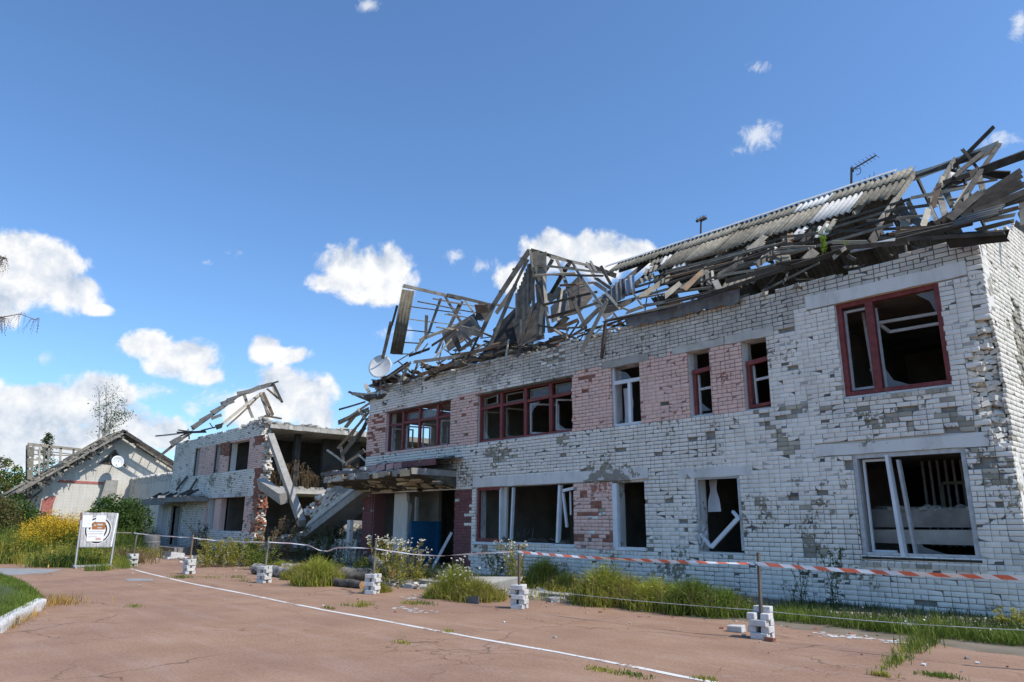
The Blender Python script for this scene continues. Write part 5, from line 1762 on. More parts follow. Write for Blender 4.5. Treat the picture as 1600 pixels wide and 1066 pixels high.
timbers(B2, wing, .35)
# porch canopy with debris on it
mb = MB()
mb.box((-51.3, 14.1, 2.78), (-42.5, FY - .004, 3.02), 0, .03)
mb.box((-51.0, 14.05, 2.66), (-46.5, 14.2, 2.8), 0, .02)
can2 = mb.build('canopy', [CONCD], wing)
mb = MB()
for i in range(70):
    X = random.uniform(-51.2, -42.6)
    mb.lump((X, random.uniform(14.05, 15.1), 3.07), random.uniform(.05, .2), random.choice((0, 0, 1)), (1.5, 1, .5))
o = mb.build('debris', [STONE, SLATED], can2)
o['kind'] = 'stuff'
MB().beam((-47.65,15,3.55), (-46.27,15.12,4.33), .13, .05).build('plank', [WOODD], can2)
MB().beam((-45.13,15,3.48), (-44.51,15.12,4.13), .13, .05).build('plank', [WOODD], can2)
for i in range(14):
    X = random.uniform(-51.4, -43.0)
    MB().beam((X, 14.2, 3.08), (X + random.uniform(-.7, .7), 14.7, 3.1 + random.uniform(0, .35)), .12, .03).build('plank', [WOODD], can2)
mb = MB().box((-51.6, FY + .1, 0), (-49.45, FY + .35, 2.78))
mb.build('porch_wall', [PLASTER], wing)
mb = MB()
for i in range(8): mb.box((-51.55 + i * .26, FY + .07, .1), (-51.33 + i * .26, FY + .097, 2.7))
mb.build('wall_board', [GREYF], wing)
MB().box((-46.9, FY - .05, 0), (-46.75, FY + .2, 2.66)).box((-48.6, FY - .05, 0), (-48.5, FY + .2, 2.66)).build('door_frame', [GREYF], wing)

# leaning concrete beams in the gap
o = MB().beam((-35.5,15.45,5.88), (-30.39,15,1.61), .38, .3, roll=.2).build('fallen_beam', [CONC])
tag(o, 'long pale concrete beam leaning from the cut wall end down into the gap', 'concrete beam', 'fallen beams leaning in the gap')
o = MB().beam((-35.33,15.1,3.53), (-31.8,14.7,2.7), .5, .34, roll=.3).build('fallen_beam', [CONC])
tag(o, 'short thick concrete stub jutting out below the toothed brick wall end', 'concrete beam', 'fallen beams leaning in the gap')
# fallen piece of wall sloping up to the main building
fw_ = empty('fallen_wall', (-30, 15.3, 0))
tag(fw_, 'slab of fallen brick wall sloping from the rubble up to the entrance canopy', 'fallen wall')
A0, A1 = Vector((-30.06,14.9,0.86)), Vector((-24.77,14.9,2.87))
dv = (A1 - A0).normalized()
nv = dv.cross(Vector((0, 1, 0))).normalized()
if nv.z < 0: nv = -nv
Lw = (A1 - A0).length + 1.0
for k, (h0, h1, y0, y1) in enumerate(((0, .26, 14.75, 15.9), (.30, .50, 14.95, 15.9), (.53, .72, 15.05, 15.9))):
    mb = MB()
    q = [A0 + nv * h0, A0 + dv * Lw + nv * h0, A0 + dv * Lw + nv * h1, A0 + dv * (.2 * k) + nv * h1]
    mb.prism([(v.x, y0, v.z) for v in q], (0, y1 - y0, 0))
    mb.build('beam', [CONC if k != 1 else CONCD], fw_)
mb = MB()
for r in range(17):
    h = .76 + r * .1
    s0 = .3 + r * .16 + random.uniform(-.3, .3)
    s_ = s0
    while s_ < Lw - .1:
        L = random.choice((.26, .26, .13))
        c = A0 + dv * s_ + nv * h
        if r < 4 + s_ * .9 and c.z < 2.75 + .25 * fbm(s_, 1) and random.random() < .97:
            vs = []
            y0 = 15.1 + random.uniform(-.006, .006) + (.05 if random.random() < .05 else 0)
            for yy in (y0, 15.6):
                for a_, b_ in ((0, 0), (L - .012, 0), (L - .012, .088), (0, .088)):
                    v = c + dv * a_ + nv * b_
                    vs.append((v.x, yy, v.z))
            mb.add(vs, [(0, 1, 2, 3), (4, 7, 6, 5), (0, 4, 5, 1), (1, 5, 6, 2), (2, 6, 7, 3), (3, 7, 4, 0)], 0 if random.random() < .8 else 1)
        s_ += L
o = mb.build('brick', [TOPR, RAW], fw_)
o['kind'] = 'stuff'
q = [A0 + nv * .75 + dv * .4, A0 + dv * Lw + nv * .75, A0 + dv * Lw + nv * .8, A0 + dv * 3.2 + nv * 1.5]
MB().prism([(v.x, 15.15, v.z) for v in q], (0, .4, 0)).build('mortar_core', [MORT], fw_)
mb = MB()
for i in range(240):
    s_ = random.uniform(.2, Lw)
    c = A0 + dv * s_ + nv * (.8 + min(.1 * (4 + s_ * .9), 1.7) + random.uniform(-.1, .15))
    if c.z > 3.0: continue
    mb.lump((c.x, random.uniform(15.05, 15.7), c.z), random.uniform(.05, .16), random.choice((0, 0, 0, 1)), (1.3, 1, .7))
o = mb.build('rubble', [CREAM, RED], fw_)
o['kind'] = 'stuff'
# rubble heap that fills the gap
mb = MB()
for i in range(1500):
    X = random.uniform(-36, -25.4)
    Y = random.uniform(15.2, 23)
    h = .9 + 1.1 * math.exp(-((X + 31) / 3.2) ** 2) * (.5 + .5 * min(1, (Y - 15) / 3)) * (1 + .3 * fbm(X, Y))
    mb.lump((X, Y, max(.05, h - .6 + random.uniform(-.2, .1))), random.uniform(.1, .38), random.choice((0, 0, 1, 2, 2)), (1.3, 1, .6))
mb.box((-36, 16.2, -.2), (-25.6, 24, .5), 2)
tag(mb.build('rubble_heap', [STONE, RAW, CONCD]), 'heap of broken masonry filling the gap between the two brick wings', 'rubble', kind='stuff')
mb = MB()
mb.box((-27.4, 15.0, 0), (-26.1, 15.25, 1.0), 0, .02)
o = mb.build('low_wall', [WHITE])
tag(o, 'low whitewashed wall remnant under the sloping fallen slab', 'wall')
mb = MB().box((-26.3, 14.9, 0), (-26.08, 15.05, 1.75), 0, .01)
tag(mb.build('wall_stub', [PLASTER]), 'narrow pale wall stub beside the left maroon pillar', 'wall')

# link wall between the wing and the gabled house
lw = empty('link_wall', (-54, 15.6, 0))
tag(lw, 'grey wall with a pierced brick top between the far wing and the gabled house', 'wall')
MB().box((-60.5, 15.6, 0), (-49.5, 16.0, 4.25)).build('wall', [TOPR], lw)
mb = MB()
for r in range(3):
    X = -60.4 + (r % 2) * .25
    while X < -49.6:
        mb.box((X, 15.6, 4.25 + r * .13), (X + .3, 15.9, 4.37 + r * .13))
        X += .5
mb.box((-60.5, 15.58, 4.64), (-49.5, 15.95, 4.72))
o = mb.build('pierced_brick', [CREAM], lw)
o['kind'] = 'stuff'
rl = MB()
X = -60.4
while X < -49.8:
    rl.lump((X, 15.7, 4.78), random.uniform(.06, .15), 0, (1.6, 1, .5))
    X += .25
o = rl.build('rubble', [CREAM], lw)
o['kind'] = 'stuff'

# ================================================================== gabled house
TH = 0.0
gd = Vector((-math.sin(TH), math.cos(TH), 0))     # along the gable wall, to the right
gn = Vector((math.cos(TH), math.sin(TH), 0))      # out of the wall
GA = Vector((-60,14.3,7.94))
GA.z = 0
ZA = 7.94


def G(s, z, o=0.0): return GA + gd * s + gn * o + Vector((0, 0, z))


house = empty('gabled_house', (GA.x, GA.y, 0))
tag(house, 'pale gabled house with a broken roof, a red band and a dish on its gable', 'house')
LS, RS = .78, .56      # rake slopes
sl, sr = -4.25, 5.6
mb = MB()
out_ = [G(sl, 0), G(sr, 0), G(sr, ZA - RS * sr), G(0, ZA), G(sl, ZA + LS * sl)]
mb.prism(out_, -gn * .3)
SIDING = None
m, t = new_mat('pale_house_wall')
P = pos(t)
cd = t.n('ShaderNodeVectorMath', {0: P, 1: tuple(gd)}, operation='DOT_PRODUCT').outputs['Value']
wv = t.math('FRACT', t.math('MULTIPLY', cd, 2.2))
ln_ = t.math('LESS_THAN', wv, .07)
zc = t.n('ShaderNodeSeparateXYZ', {0: P}).outputs[2]
l2 = t.math('LESS_THAN', t.math('FRACT', t.math('MULTIPLY', zc, 5.0)), .1)
g_ = t.math('MAXIMUM', ln_, t.math('MULTIPLY', l2, .6))
col = t.mix(t.ramp(t.noise(P, .9, 4), [(.4, 0), (.7, 1)]), (.66, .62, .55), (.58, .54, .47))
col = t.mix(t.math('MULTIPLY', g_, .28), col, (.36, .32, .26))
col = t.mix(t.math('MULTIPLY', t.ramp(t.noise(t.n('ShaderNodeMapping', {'Vector': P, 'Scale': (1, 1, .3)}).outputs[0], 1.6, 5), [(.5, 0), (.72, 1)]), .4), col, (.30, .27, .22))
finish(t, col, .9, t.math('MULTIPLY', g_, -1.0), .5, .02)
mb.build('gable_wall', [m], house)
HR = simple('faded_red_paint', (.30, .10, .085), (.42, .16, .13), 5, .9, 40, .2)
MB().prism([G(-3.5, 4.3, .02), G(-.55, 4.27, .02), G(-.55, 4.45, .02), G(-3.35, 4.5, .02)], -gn * .04).build('red_band', [HR], house)
MB().prism([G(-4.22, 0, .025), G(-3.6, 0, .025), G(-3.5, 2.8, .025), G(-3.4, 3.4, .025), G(-3.8, 3.3, .025), G(-4.2, 3.1, .025)], -gn * .04).build('corner_band', [HR], house)
MB().prism([G(-.9, 5.75, .03), G(.75, 5.72, .03), G(-.1, 6.75, .03)], -gn * .06).build('gable_vent', [WOODD], house)
mb = MB().beam(G(-1.0, 5.72, .08), G(-.1, 6.82, .08), .1, .06).beam(G(.85, 5.68, .08), G(-.1, 6.82, .08), .1, .06)
mb.beam(G(-.35, 5.8, .06), G(-.3, 6.5, .06), .12, .03).beam(G(.15, 5.8, .06), G(.1, 6.4, .06), .12, .03)
mb.build('vent_trim', [WOOD], house)
MB().prism([G(-.7, 3.2, .02), G(0.3, 3.2, .02), G(.3, 4.6, .02), G(-.5, 4.6, .02)], gn * .5).build('porch_stub', [CONC], house)
# overhanging roof, partly stripped
OV = 1.5
mb = MB()
for nm, s0, s1, sg in (('a', 0, -5.9, LS), ('b', 0, 5.9, -RS)):
    for o_ in (OV, OV - .4, .9, .3, -1, -2.4, -4):
        MB().beam(G(s0, ZA + .12, o_), G(s1, ZA + .12 + sg * s1, o_), .16, .07).build('rafter', random.choice((WOOD, WOODD)), house)
for k in range(12):
    s_ = -.3 - k * .5
    z = ZA + .22 + LS * s_
    MB().beam(G(s_, z, OV + .1 * random.random()), G(s_, z + random.uniform(-.05, .05), -4), .07, .05).build('batten', random.choice((WOOD, WOODL)), house)
for k in range(10):
    s_ = .3 + k * .58
    z = ZA + .22 - RS * s_
    MB().beam(G(s_, z, OV + .1 * random.random()), G(s_, z + random.uniform(-.05, .05), -8), .07, .05).build('batten', random.choice((WOOD, WOODL)), house)
Lv, Rv = (-(gd) - Vector((0, 0, LS))).normalized(), (gd - Vector((0, 0, RS))).normalized()
hs = [sheet_mesh(1.12, 1.75), sheet_mesh(1.12, 1.75, broken=.3)]
for k in range(5):
    for j in range(5):
        o_ = OV - .1 - j * 1.05
        pr = .35
        if random.random() > pr: continue
        nn = Lv.cross(gn).normalized()
        if nn.z < 0: nn = -nn
        put_sheet(hs[random.random() < .3], G(0, ZA + .28, o_) + Lv * (k * 1.6), -gn, Lv, nn, house, random.choice((SLATE, SLATE, SLATED)))
for k in range(4):
    for j in range(5):
        o_ = OV - .1 - j * 1.05
        if random.random() > (.62 if j < 2 else .8): continue
        nn = Rv.cross(gn).normalized()
        if nn.z < 0: nn = -nn
        put_sheet(hs[random.random() < .3], G(0, ZA + .28, o_) + Rv * (k * 1.6), -gn, Rv, nn, house, random.choice((SLATE, SLATED, SLATED)))
MB().beam(G(.2, ZA + .2, OV + .06), G(-6.0, ZA + .2 - LS * 6.0, OV + .06), .14, .05).build('barge_board', [WOOD], house)
MB().beam(G(.2, ZA - .15, OV - .4), G(-5.6, ZA - .15 - LS * 5.6, OV - .4), .16, .05).build('barge_board', [WOOD], house)
MB().beam(G(-.2, ZA + .2, OV + .06), G(5.9, ZA + .2 - RS * 5.9, OV + .06), .2, .05).build('barge_board', [WOODD], house)
mb = MB()
for k in range(170):
    s_ = random.uniform(-5.7, -.3)
    o_ = random.uniform(.3, OV + .08)
    c = G(s_, ZA + random.uniform(-.3, .3) + LS * s_, o_)
    d = Vector((random.uniform(-1, 1), random.uniform(-1, 1), random.uniform(-.5, .5))).normalized() * random.uniform(.2, .5)
    mb.beam(c - d, c + d, random.uniform(.05, .14), .03, random.choice((0, 1, 2)))
o = mb.build('loose_laths', [WOOD, WOODL, WOODD], house)
o['kind'] = 'stuff'
MB().beam(G(-5.2, 2.9, .9), G(-4.4, 3.7, .3), .12, .08).beam(G(-4.9, 2.0, .6), G(-4.6, 3.3, .6), .1, .08).beam(G(-5.6, 3.0, 1.2), G(-4.5, 2.2, .2), .12, .08).build('brace', [WOODD], house)
# sloped side wall of the house
mb = MB().prism([G(sl, 0, -.3), G(sl, 4.4, -.3), G(sl, 4.4, -4), G(sl, 0, -4)], -gd * -.3)
mb.build('side_wall', [m], house)
# stripped rear roof: bare rafters and battens against the sky
lt = empty('roof_skeleton', (-64, 11, 0))
tag(lt, 'bare roof skeleton of battens standing against the sky behind the gabled house', 'roof frame')


def LT(x, y): return None


for (a_, b_, w_) in (((-64,9.26,7.18), (-64,12.77,7.01), .22), ((-64,9.27,7.09), (-64,9.84,2.98), .2), ((-64,9.64,7.07), (-64,9.99,2.98), .12), ((-64,10.66,7.15), (-64,10.88,4.17), .14), ((-64,11.43,7.06), (-64,11.61,5.15), .16), ((-64,12.29,7.03), (-64,12.37,6.15), .12), ((-64,10.06,7.01), (-64,10.46,3.69), .1), ((-63,10.23,6.9), (-63,10.47,4.12), .1)):
    MB().beam(a_, b_, w_, .08).build('rafter', random.choice((WOOD, WOODL)), lt)
for (a_, b_) in (((-64,9.35,6.81), (-64,12.21,6.63)), ((-64,9.41,6.44), (-64,12.14,6.53)), ((-64,9.46,6.07), (-64,11.45,6)), ((-64,9.48,5.65), (-64,11.41,5.66)), ((-64,9.55,5.18), (-64,11.06,5.22)), ((-64,9.61,4.77), (-64,10.95,4.79)), ((-64,9.63,4.35), (-64,10.85,4.36)), ((-64,9.7,3.94), (-64,10.74,3.98)), ((-64,9.76,3.53), (-64,10.63,3.6))):
    MB().beam(a_, b_, .07, .06).build('batten', random.choice((WOOD, WOODL)), lt)
for i, (x, y) in enumerate(((43, 697), (43, 711), (43, 728), (43, 746), (42, 764))):
    pass
q0, q1, q2, q3 = Vector((-63.8,9.25,7.03)), Vector((-63.8,9.7,7.01)), Vector((-63.8,10.05,2.94)), Vector((-63.8,9.81,2.93))
for k in range(5):
    a_, b_ = q0.lerp(q3, k / 5 + .01), q1.lerp(q2, k / 5 + .01)
    c_, d_ = q0.lerp(q3, (k + 1) / 5 - .01), q1.lerp(q2, (k + 1) / 5 - .01)
    MB().prism([a_, b_, d_, c_], (.04, 0, 0)).build('slate_sheet', [SLATE], lt)


# ------------------------------------------------------------------ satellite dishes and aerials
def dish(name, c, aim, r, label, arm_down, pole=None):
    root = empty(name, tuple(c))
    tag(root, label, 'satellite dish', 'satellite dishes on the ruins')
    c = Vector(c)
    aim = Vector(aim).normalized()
    a_ = aim.cross(Vector((0, 0, 1))).normalized()
    b_ = a_.cross(aim)
    mb = MB()
    n, m_ = 28, 6
    vs = []
    for side in (0, 1):
        for j in range(m_ + 1):
            rr = r * j / m_
            d = .22 * r * (rr / r) ** 2 - side * .02 * r
            for i in range(n):
                an = 2 * PI * i / n
                vs.append(c + a_ * (rr * math.cos(an)) + b_ * (rr * 1.08 * math.sin(an)) + aim * d)
    K = (m_ + 1) * n
    fs = []
    for j in range(m_):
        for i in range(n):
            q = (j * n + i, j * n + (i + 1) % n, (j + 1) * n + (i + 1) % n, (j + 1) * n + i)
            fs.append(q)
            fs.append(tuple(K + k for k in reversed(q)))
    for i in range(n):
        fs.append((m_ * n + i, m_ * n + (i + 1) % n, K + m_ * n + (i + 1) % n, K + m_ * n + i))
    mb.add(vs, fs)
    mb.build('reflector', [DISH], root, smooth=True)
    if pole is None or pole[0] < -40:
        f = c + aim * r * .9 + b_ * -r * .1
        MB().tube(c - b_ * r * .95 + aim * .2 * r, f, .012, 6).tube(f, f - aim * .12, .04, 8).build('feed_arm', [METAL], root)
    mb = MB().beam(c, c - aim * .22, .1, .1)
    if pole: mb.tube(c - aim * .2, pole, .028, 8).tube(Vector(pole), c - aim * .2, .028, 8)
    mb.build('mount', [METAL], root)
    return root


dish('satellite_dish', (-24.57,15,7.69), (.62, -.72, .25), .47, 'large tilted satellite dish on a pole at the left eaves of the long ruin', 0, (-24.74,15.1,6.56))
MB_ = None
dish('satellite_dish', (-59,14.25,5.88), (.93, .05, .3), .43, 'round white satellite dish on the gable of the pale house', 0, (-59.9,14.23,5.93))
an = empty('aerial', (-7.81,20.3,11.07))
tag(an, 'tall rooftop aerial with two slanting booms behind the slate roof', 'aerial', 'aerials on the ridge')
MB().tube((-7.83,20.3,10.87), (-7.71,20.3,11.86), .035, 8).build('mast', [DARKM], an)
mb = MB().tube((-7.69,20.3,11.79), (-7.1,20.6,12.12), .022, 6)
for k in range(7):
    c = Vector((-7.63,20.3,11.81)).lerp(Vector((-7.1,20.6,12.12)), k / 6)
    mb.tube(c + Vector((0, -.22, 0)), c + Vector((0, .22, 0)), .007, 5)
mb.build('boom', [DARKM], an)
mb = MB().tube((-7.79,20.3,11.04), (-7.24,20.6,11.39), .02, 6)
for k in range(5):
    c = Vector((-7.66,20.3,11.08)).lerp(Vector((-7.24,20.6,11.39)), k / 4)
    mb.tube(c + Vector((.2, -.5, 0)), c + Vector((-.2, .5, 0)), .007, 5)
mb.build('boom', [DARKM], an)
mb = MB().box(tuple(Vector((-7.75,20.3,11.73))), tuple(Vector((-7.67,20.3,11.82)) + Vector((0, .06, 0))))
c = Vector((-7.56,20.3,11.67))
pts = [c + Vector((.1 * math.cos(a_), 0, .1 * math.sin(a_))) for a_ in np.linspace(-2, 2.2, 12)]
mb.path(pts, .01, 5)
mb.build('junction_box', [DARKM], an)
an = empty('aerial', (-12.94,20.3,11.03))
tag(an, 'short rooftop aerial with a T-shaped prong head', 'aerial', 'aerials on the ridge')
MB().tube((-12.96,20.3,10.92), (-12.87,20.3,11.84), .03, 8).build('mast', [DARKM], an)
mb = MB().beam((-12.97,20.2,11.82), (-12.87,20.5,12.03), .1, .1).beam((-12.88,20.3,11.84), (-12.54,20.1,11.76), .07, .07)
for q in ((-12.96,20.2,11.84), (-12.88,20.45,11.98), (-12.55,20.1,11.77), (-12.9,20.3,11.9)): mb.tube(q, tuple(Vector(q) + Vector((0, 0, .12))), .01, 5)
mb.build('prong_head', [DARKM], an)

# ================================================================== ground
m, t = new_mat('red_brown_asphalt')
P = pos(t)
fine = t.noise(P, 90, 3, .7)
mid = t.noise(P, 1.1, 6, .62)
S = t.n('ShaderNodeMapping', {'Vector': P, 'Scale': (.35, 2.2, 1)}).outputs[0]
streak = t.noise(S, 1.3, 5, .6)
col = t.mix(t.ramp(mid, [(.3, 0), (.72, 1)]), (.29, .168, .105), (.385, .243, .16))
col = t.mix(t.ramp(streak, [(.5, 0), (.75, .8)]), col, (.40, .275, .21))
col = t.mix(t.ramp(t.noise(P, .35, 4), [(.42, 0), (.7, .45)]), col, (.20, .118, .095))
col = t.mix(t.ramp(fine, [(.30, .8), (.48, 0)]), col, (.10, .06, .05))
col = t.mix(t.ramp(t.noise(P, 130, 2, .5), [(.58, 0), (.72, .8)]), col, (.48, .38, .31))
vor = t.n('ShaderNodeTexVoronoi', {'Vector': t.n('ShaderNodeVectorMath', {0: P, 1: t.n('ShaderNodeVectorMath', {0: t.n('ShaderNodeTexNoise', {'Vector': P, 'Scale': 1.4, 'Detail': 5}).outputs['Color'], 1: (.9, .9, 0)}, operation='MULTIPLY').outputs[0]}, operation='ADD').outputs[0], 'Scale': .34}, feature='DISTANCE_TO_EDGE')
crk = t.ramp(vor.outputs['Distance'], [(.0, 1), (.008, 0)])
vor2 = t.n('ShaderNodeTexVoronoi', {'Vector': t.n('ShaderNodeVectorMath', {0: P, 1: t.n('ShaderNodeVectorMath', {0: t.n('ShaderNodeTexNoise', {'Vector': P, 'Scale': 4, 'Detail': 6}).outputs['Color'], 1: (.5, .5, 0)}, operation='MULTIPLY').outputs[0]}, operation='ADD').outputs[0], 'Scale': 1.3}, feature='DISTANCE_TO_EDGE')
crk2 = t.math('MULTIPLY', t.ramp(vor2.outputs['Distance'], [(.0, 1), (.018, 0)]), t.ramp(t.noise(P, .28, 3), [(.54, 0), (.64, 1)]))
crk = t.math('MULTIPLY', crk, t.ramp(t.noise(P, .5, 3), [(.45, 0), (.58, 1)]))
crk = t.math('MAXIMUM', crk, t.math('MULTIPLY', crk2, .8))
col = t.mix(t.math('MULTIPLY', crk, .75), col, (.05, .035, .03))
pit = t.ramp(t.noise(P, 14, 5, .7), [(.66, 0), (.72, 1)])
col = t.mix(t.math('MULTIPLY', pit, .55), col, (.12, .08, .06))
mott = t.noise(P, 24, 4, .75)
col = t.mix(t.ramp(mott, [(.32, .5), (.5, 0)]), col, (.15, .088, .062))
col = t.mix(t.ramp(mott, [(.56, 0), (.72, .45)]), col, (.45, .33, .26))
spl = t.math('MULTIPLY', t.ramp(t.noise(P, 2.6, 6, .7), [(.66, 0), (.7, 1)]), .55)
col = t.mix(spl, col, (.40, .33, .29))
finish(t, col, .93, t.math('ADD', fine, t.math('MULTIPLY', crk, -2.0)), .5, .006, spec=.15)
ASPH = m
DIRT = simple('dusty_soil', (.13, .105, .075), (.24, .20, .15), 1.6, .95, 30, .6, var=0)
FIELD = simple('rough_field', (.075, .085, .03), (.14, .12, .055), .6, .95, 12, .6, var=0)
GREYA = simple('grey_asphalt', (.22, .215, .21), (.33, .325, .32), 3, .95, 80, .3, var=0)
LINE = painted_brick('white_line_paint', (.66, .65, .63), (.34, .22, .16), .8, stain=(.5, .42, .38), var=0, wearscale=14)

N = 60
mb = MB().poly([(-600, -300, -.05), (300, -300, -.05), (300, 900, -.05), (-600, 900, -.05)])
o = mb.build('ground', [FIELD])
o['kind'] = 'structure'
# asphalt court with an uneven far edge
xs = np.linspace(-48, 14, 180)
edge = [12.1 + .25 * fbm(x * .7, 3) + (0 if x > -9 else min(1.2, (-9 - x) * .12) * -1) + (4.2 if x < -31 else (0 if x > -24 else .55 * (-24 - x))) * 1.0 for x in xs]
vs, fs = [], []
for i, (x, e) in enumerate(zip(xs, edge)):
    vs += [(x, -14, 0), (x, 2 + 0 * e, 0), (x, e, 0), (x, e + .05, -.05)]
for i in range(len(xs) - 1):
    a, b = i * 4, i * 4 + 4
    fs += [(a + k, b + k, b + k + 1, a + k + 1) for k in range(3)]
o = MB().add(vs, fs).build('asphalt_court', [ASPH])
o['kind'] = 'structure'
mb = MB()
vs, fs = [], []
xs2 = np.linspace(-36, 14, 150)
for x in xs2:
    for k, y in enumerate((10.9, 11.8, 12.8, 14, 15.15)):
        vs.append((x, y, (-.04, .0, .045, .07, .1)[k] + .03 * fbm(x * .9, y * .9, 2) * (k > 0)))
for i in range(len(xs2) - 1):
    a, b = i * 5, i * 5 + 5
    fs += [(a + k, b + k, b + k + 1, a + k + 1) for k in range(4)]
o = mb.add(vs, fs).build('soil_strip', [DIRT], smooth=True)
o['kind'] = 'structure'
# low concrete kerb and slabs along the strip
mb = MB().box((-17.6, 12.2, -.05), (-9.3, 12.5, .1), 0, .02).box((-22.5, 13.8, -.05), (-18.4, 14.2, .16), 0, .02)
o = mb.build('entrance_kerb', [CONC], bevel=.01)
o['kind'] = 'structure'
# white painted line, a little wavy
pts = [(-29.05, 7.94), (-24.0, 7.52), (-21.17, 7.37), (-16.67, 7.25), (-13.34, 7.15), (-9.39, 7.16), (-6.76, 7.2), (-4.76, 7.13), (-1.0, 7.1), (4, 7.1)]
vs, fs = [], []
k = 0
for (x0, y0), (x1, y1) in zip(pts[:-1], pts[1:]):
    n = max(2, int(abs(x1 - x0) / .35))
    for i in range(n):
        f = i / n
        x, y = x0 + (x1 - x0) * f, y0 + (y1 - y0) * f + .015 * math.sin(x0 + f * 5)
        wd = .047 + .006 * math.sin(x * 3) + random.uniform(-.005, .005)
        vs += [(x, y - wd, .004), (x, y + wd, .004)]
        k += 1
fs = [(2 * i, 2 * i + 2, 2 * i + 3, 2 * i + 1) for i in range(k - 1)]
o = MB().add(vs, fs).build('painted_line', [LINE])
o['kind'] = 'structure'
# grey patched asphalt at the far left and pale patches
for nm, pts, mt in (('patched_asphalt', [(-31.998,4.446,0), (-30.843,5.416,0), (-29.949,6.028,0), (-28.072,5.126,0), (-27.516,3.857,0), (-28.161,2.975,0), (-33.634,3.504,0)], GREYA),
                    ('pale_patch', [(-23.981,6.386,0), (-24.069,6.703,0), (-23.48,7.063,0), (-22.739,6.812,0), (-23.133,6.283,0)], GREYA)):
    q = [Vector(p_) for p_ in pts]
    if nm == 'patched_asphalt': z = .004
    else: z = .005
    o = MB().poly([(v.x, v.y, z) for v in q]).build(nm, [mt])
    o['kind'] = 'structure'
# flaky mortar spills on the asphalt
mb = MB()
for (c, n, sp) in (((-5.218,11.546,0), 46, .55), ((-4.593,11.631,0), 26, .5), ((-12.314,8.445,0), 34, .6), ((-14.187,9.717,0), 16, .5), ((-6.51,12.106,0), 8, .5)):
    for i in range(n):
        x, y = c[0] + random.gauss(0, sp * .5), c[1] + random.gauss(0, sp * .22)
        r = random.uniform(.015, .075)
        a_ = random.uniform(0, 6.28)
        q = [(x + r * random.uniform(.5, 1.3) * math.cos(a_ + k_), y + r * random.uniform(.5, 1.1) * math.sin(a_ + k_), .004 + .0001 * (i % 30)) for k_ in (0, 1.1, 2.2, 3.2, 4.2, 5.2)]
        mb.poly(q)
o = mb.build('mortar_spill', [LBRICK])
tag(o, 'whitish crumbs of mortar scattered on the red asphalt', 'debris', kind='stuff')
mb = MB()
for i in range(260):
    x = random.uniform(-28, -1)
    y = 12.0 - abs(random.gauss(0, 1.1))
    if random.random() < .12: y = random.uniform(6, 11)
    mb.lump((x, y, .012), random.choice((.008, .012, .015, .02, .03)), random.choice((0, 0, 1, 2)), (1.3, 1, .5))
o = mb.build('small_stones', [STONE, LBRICK, RED])
tag(o, 'small stones and brick crumbs strewn over the asphalt near the wall', 'stones', kind='stuff')

# painted kerb stones round the lawn
KP = [(-12.239,1.571,0), (-13.508,2.017,0), (-14.345,2.312,0), (-15.331,2.639,0), (-16.077,2.894,0), (-17.022,3.22,0)]
kerb = empty('lawn_kerb', (-15.2, 2.6, 0))
tag(kerb, 'whitewashed broken kerb stones edging the small lawn at the lower left', 'kerb')
for a_, b_ in zip(KP[:-1], KP[1:]):
    a_, b_ = Vector(a_), Vector(b_)
    d = (b_ - a_).normalized()
    nrm_ = Vector((-d.y, d.x, 0))
    if nrm_.y < 0: nrm_ = -nrm_
    a2, b2 = a_ + d * .02, b_ - d * .02
    mb = MB()
    vs = []
    for c in (a2, b2):
        for off, z in ((-.0, -.05), (-.0, .12), (.03, .165), (.18, .165), (.2, -.05)):
            vs.append(tuple(c - nrm_ * -off * -1 + Vector((random.uniform(-.015, .015), random.uniform(-.015, .015), z + random.uniform(-.012, .012)))))
    mb.add(vs, [(k, k + 1, k + 6, k + 5) for k in range(4)] + [(4, 3, 2, 1, 0), (5, 6, 7, 8, 9), (4, 0, 5, 9)])
    mb.build('kerb_stone', [LBRICK], kerb, bevel=.015)
# the lawn itself: raised turf with blades
lawn = [(-11.178,1.212,0), (-13.661,2.037,0), (-15.083,2.536,0), (-16.504,3.005,0), (-17.307,3.226,0), (-19.443,3.439,0), (-21.775,3.597,0), (-23.951,3.672,0), (-25.719,3.621,0), (-26.823,2.55,0)]
lv = [Vector((p_[0] - .12, p_[1] + 0.0, 0)) for p_ in lawn]
cen = sum(lv, Vector()) / len(lv)
mb = MB()
vs = [(v.x, v.y, .09) for v in lv] + [(cen.x, cen.y, .2)]
fs = [(i, (i + 1) % len(lv), len(lv)) for i in range(len(lv))]
o = mb.add(vs, fs).build('lawn', [simple('turf_soil', (.05, .07, .02), (.08, .10, .03), 3, .95, 20, .4, var=0)])
o['kind'] = 'structure'


# ================================================================== plants
def leaf_mat(name, cols, rough=.7, trans=.3, pscale=.8):
    """leaves: each one takes its own shade of the plant's colours"""
    m, t = new_mat(name)
    r = rnd(t)
    n_ = len(cols)
    c = t.ramp(r, [(i / (n_ - 1), k) for i, k in enumerate(cols)])
    f = t.ramp(t.noise(pos(t), pscale, 3), [(.35, .75), (.65, 1.2)])
    c = t.mix(1.0, c, f, 'MULTIPLY')
    d = t.n('ShaderNodeBsdfPrincipled', {'Base Color': c, 'Roughness': rough, 'Specular IOR Level': .25})
    tr = t.n('ShaderNodeBsdfTranslucent', {'Color': c})
    mx = t.n('ShaderNodeMixShader', {0: trans, 1: d.outputs[0], 2: tr.outputs[0]})
    t.n('ShaderNodeOutputMaterial', {'Surface': mx.outputs[0]})
    return m


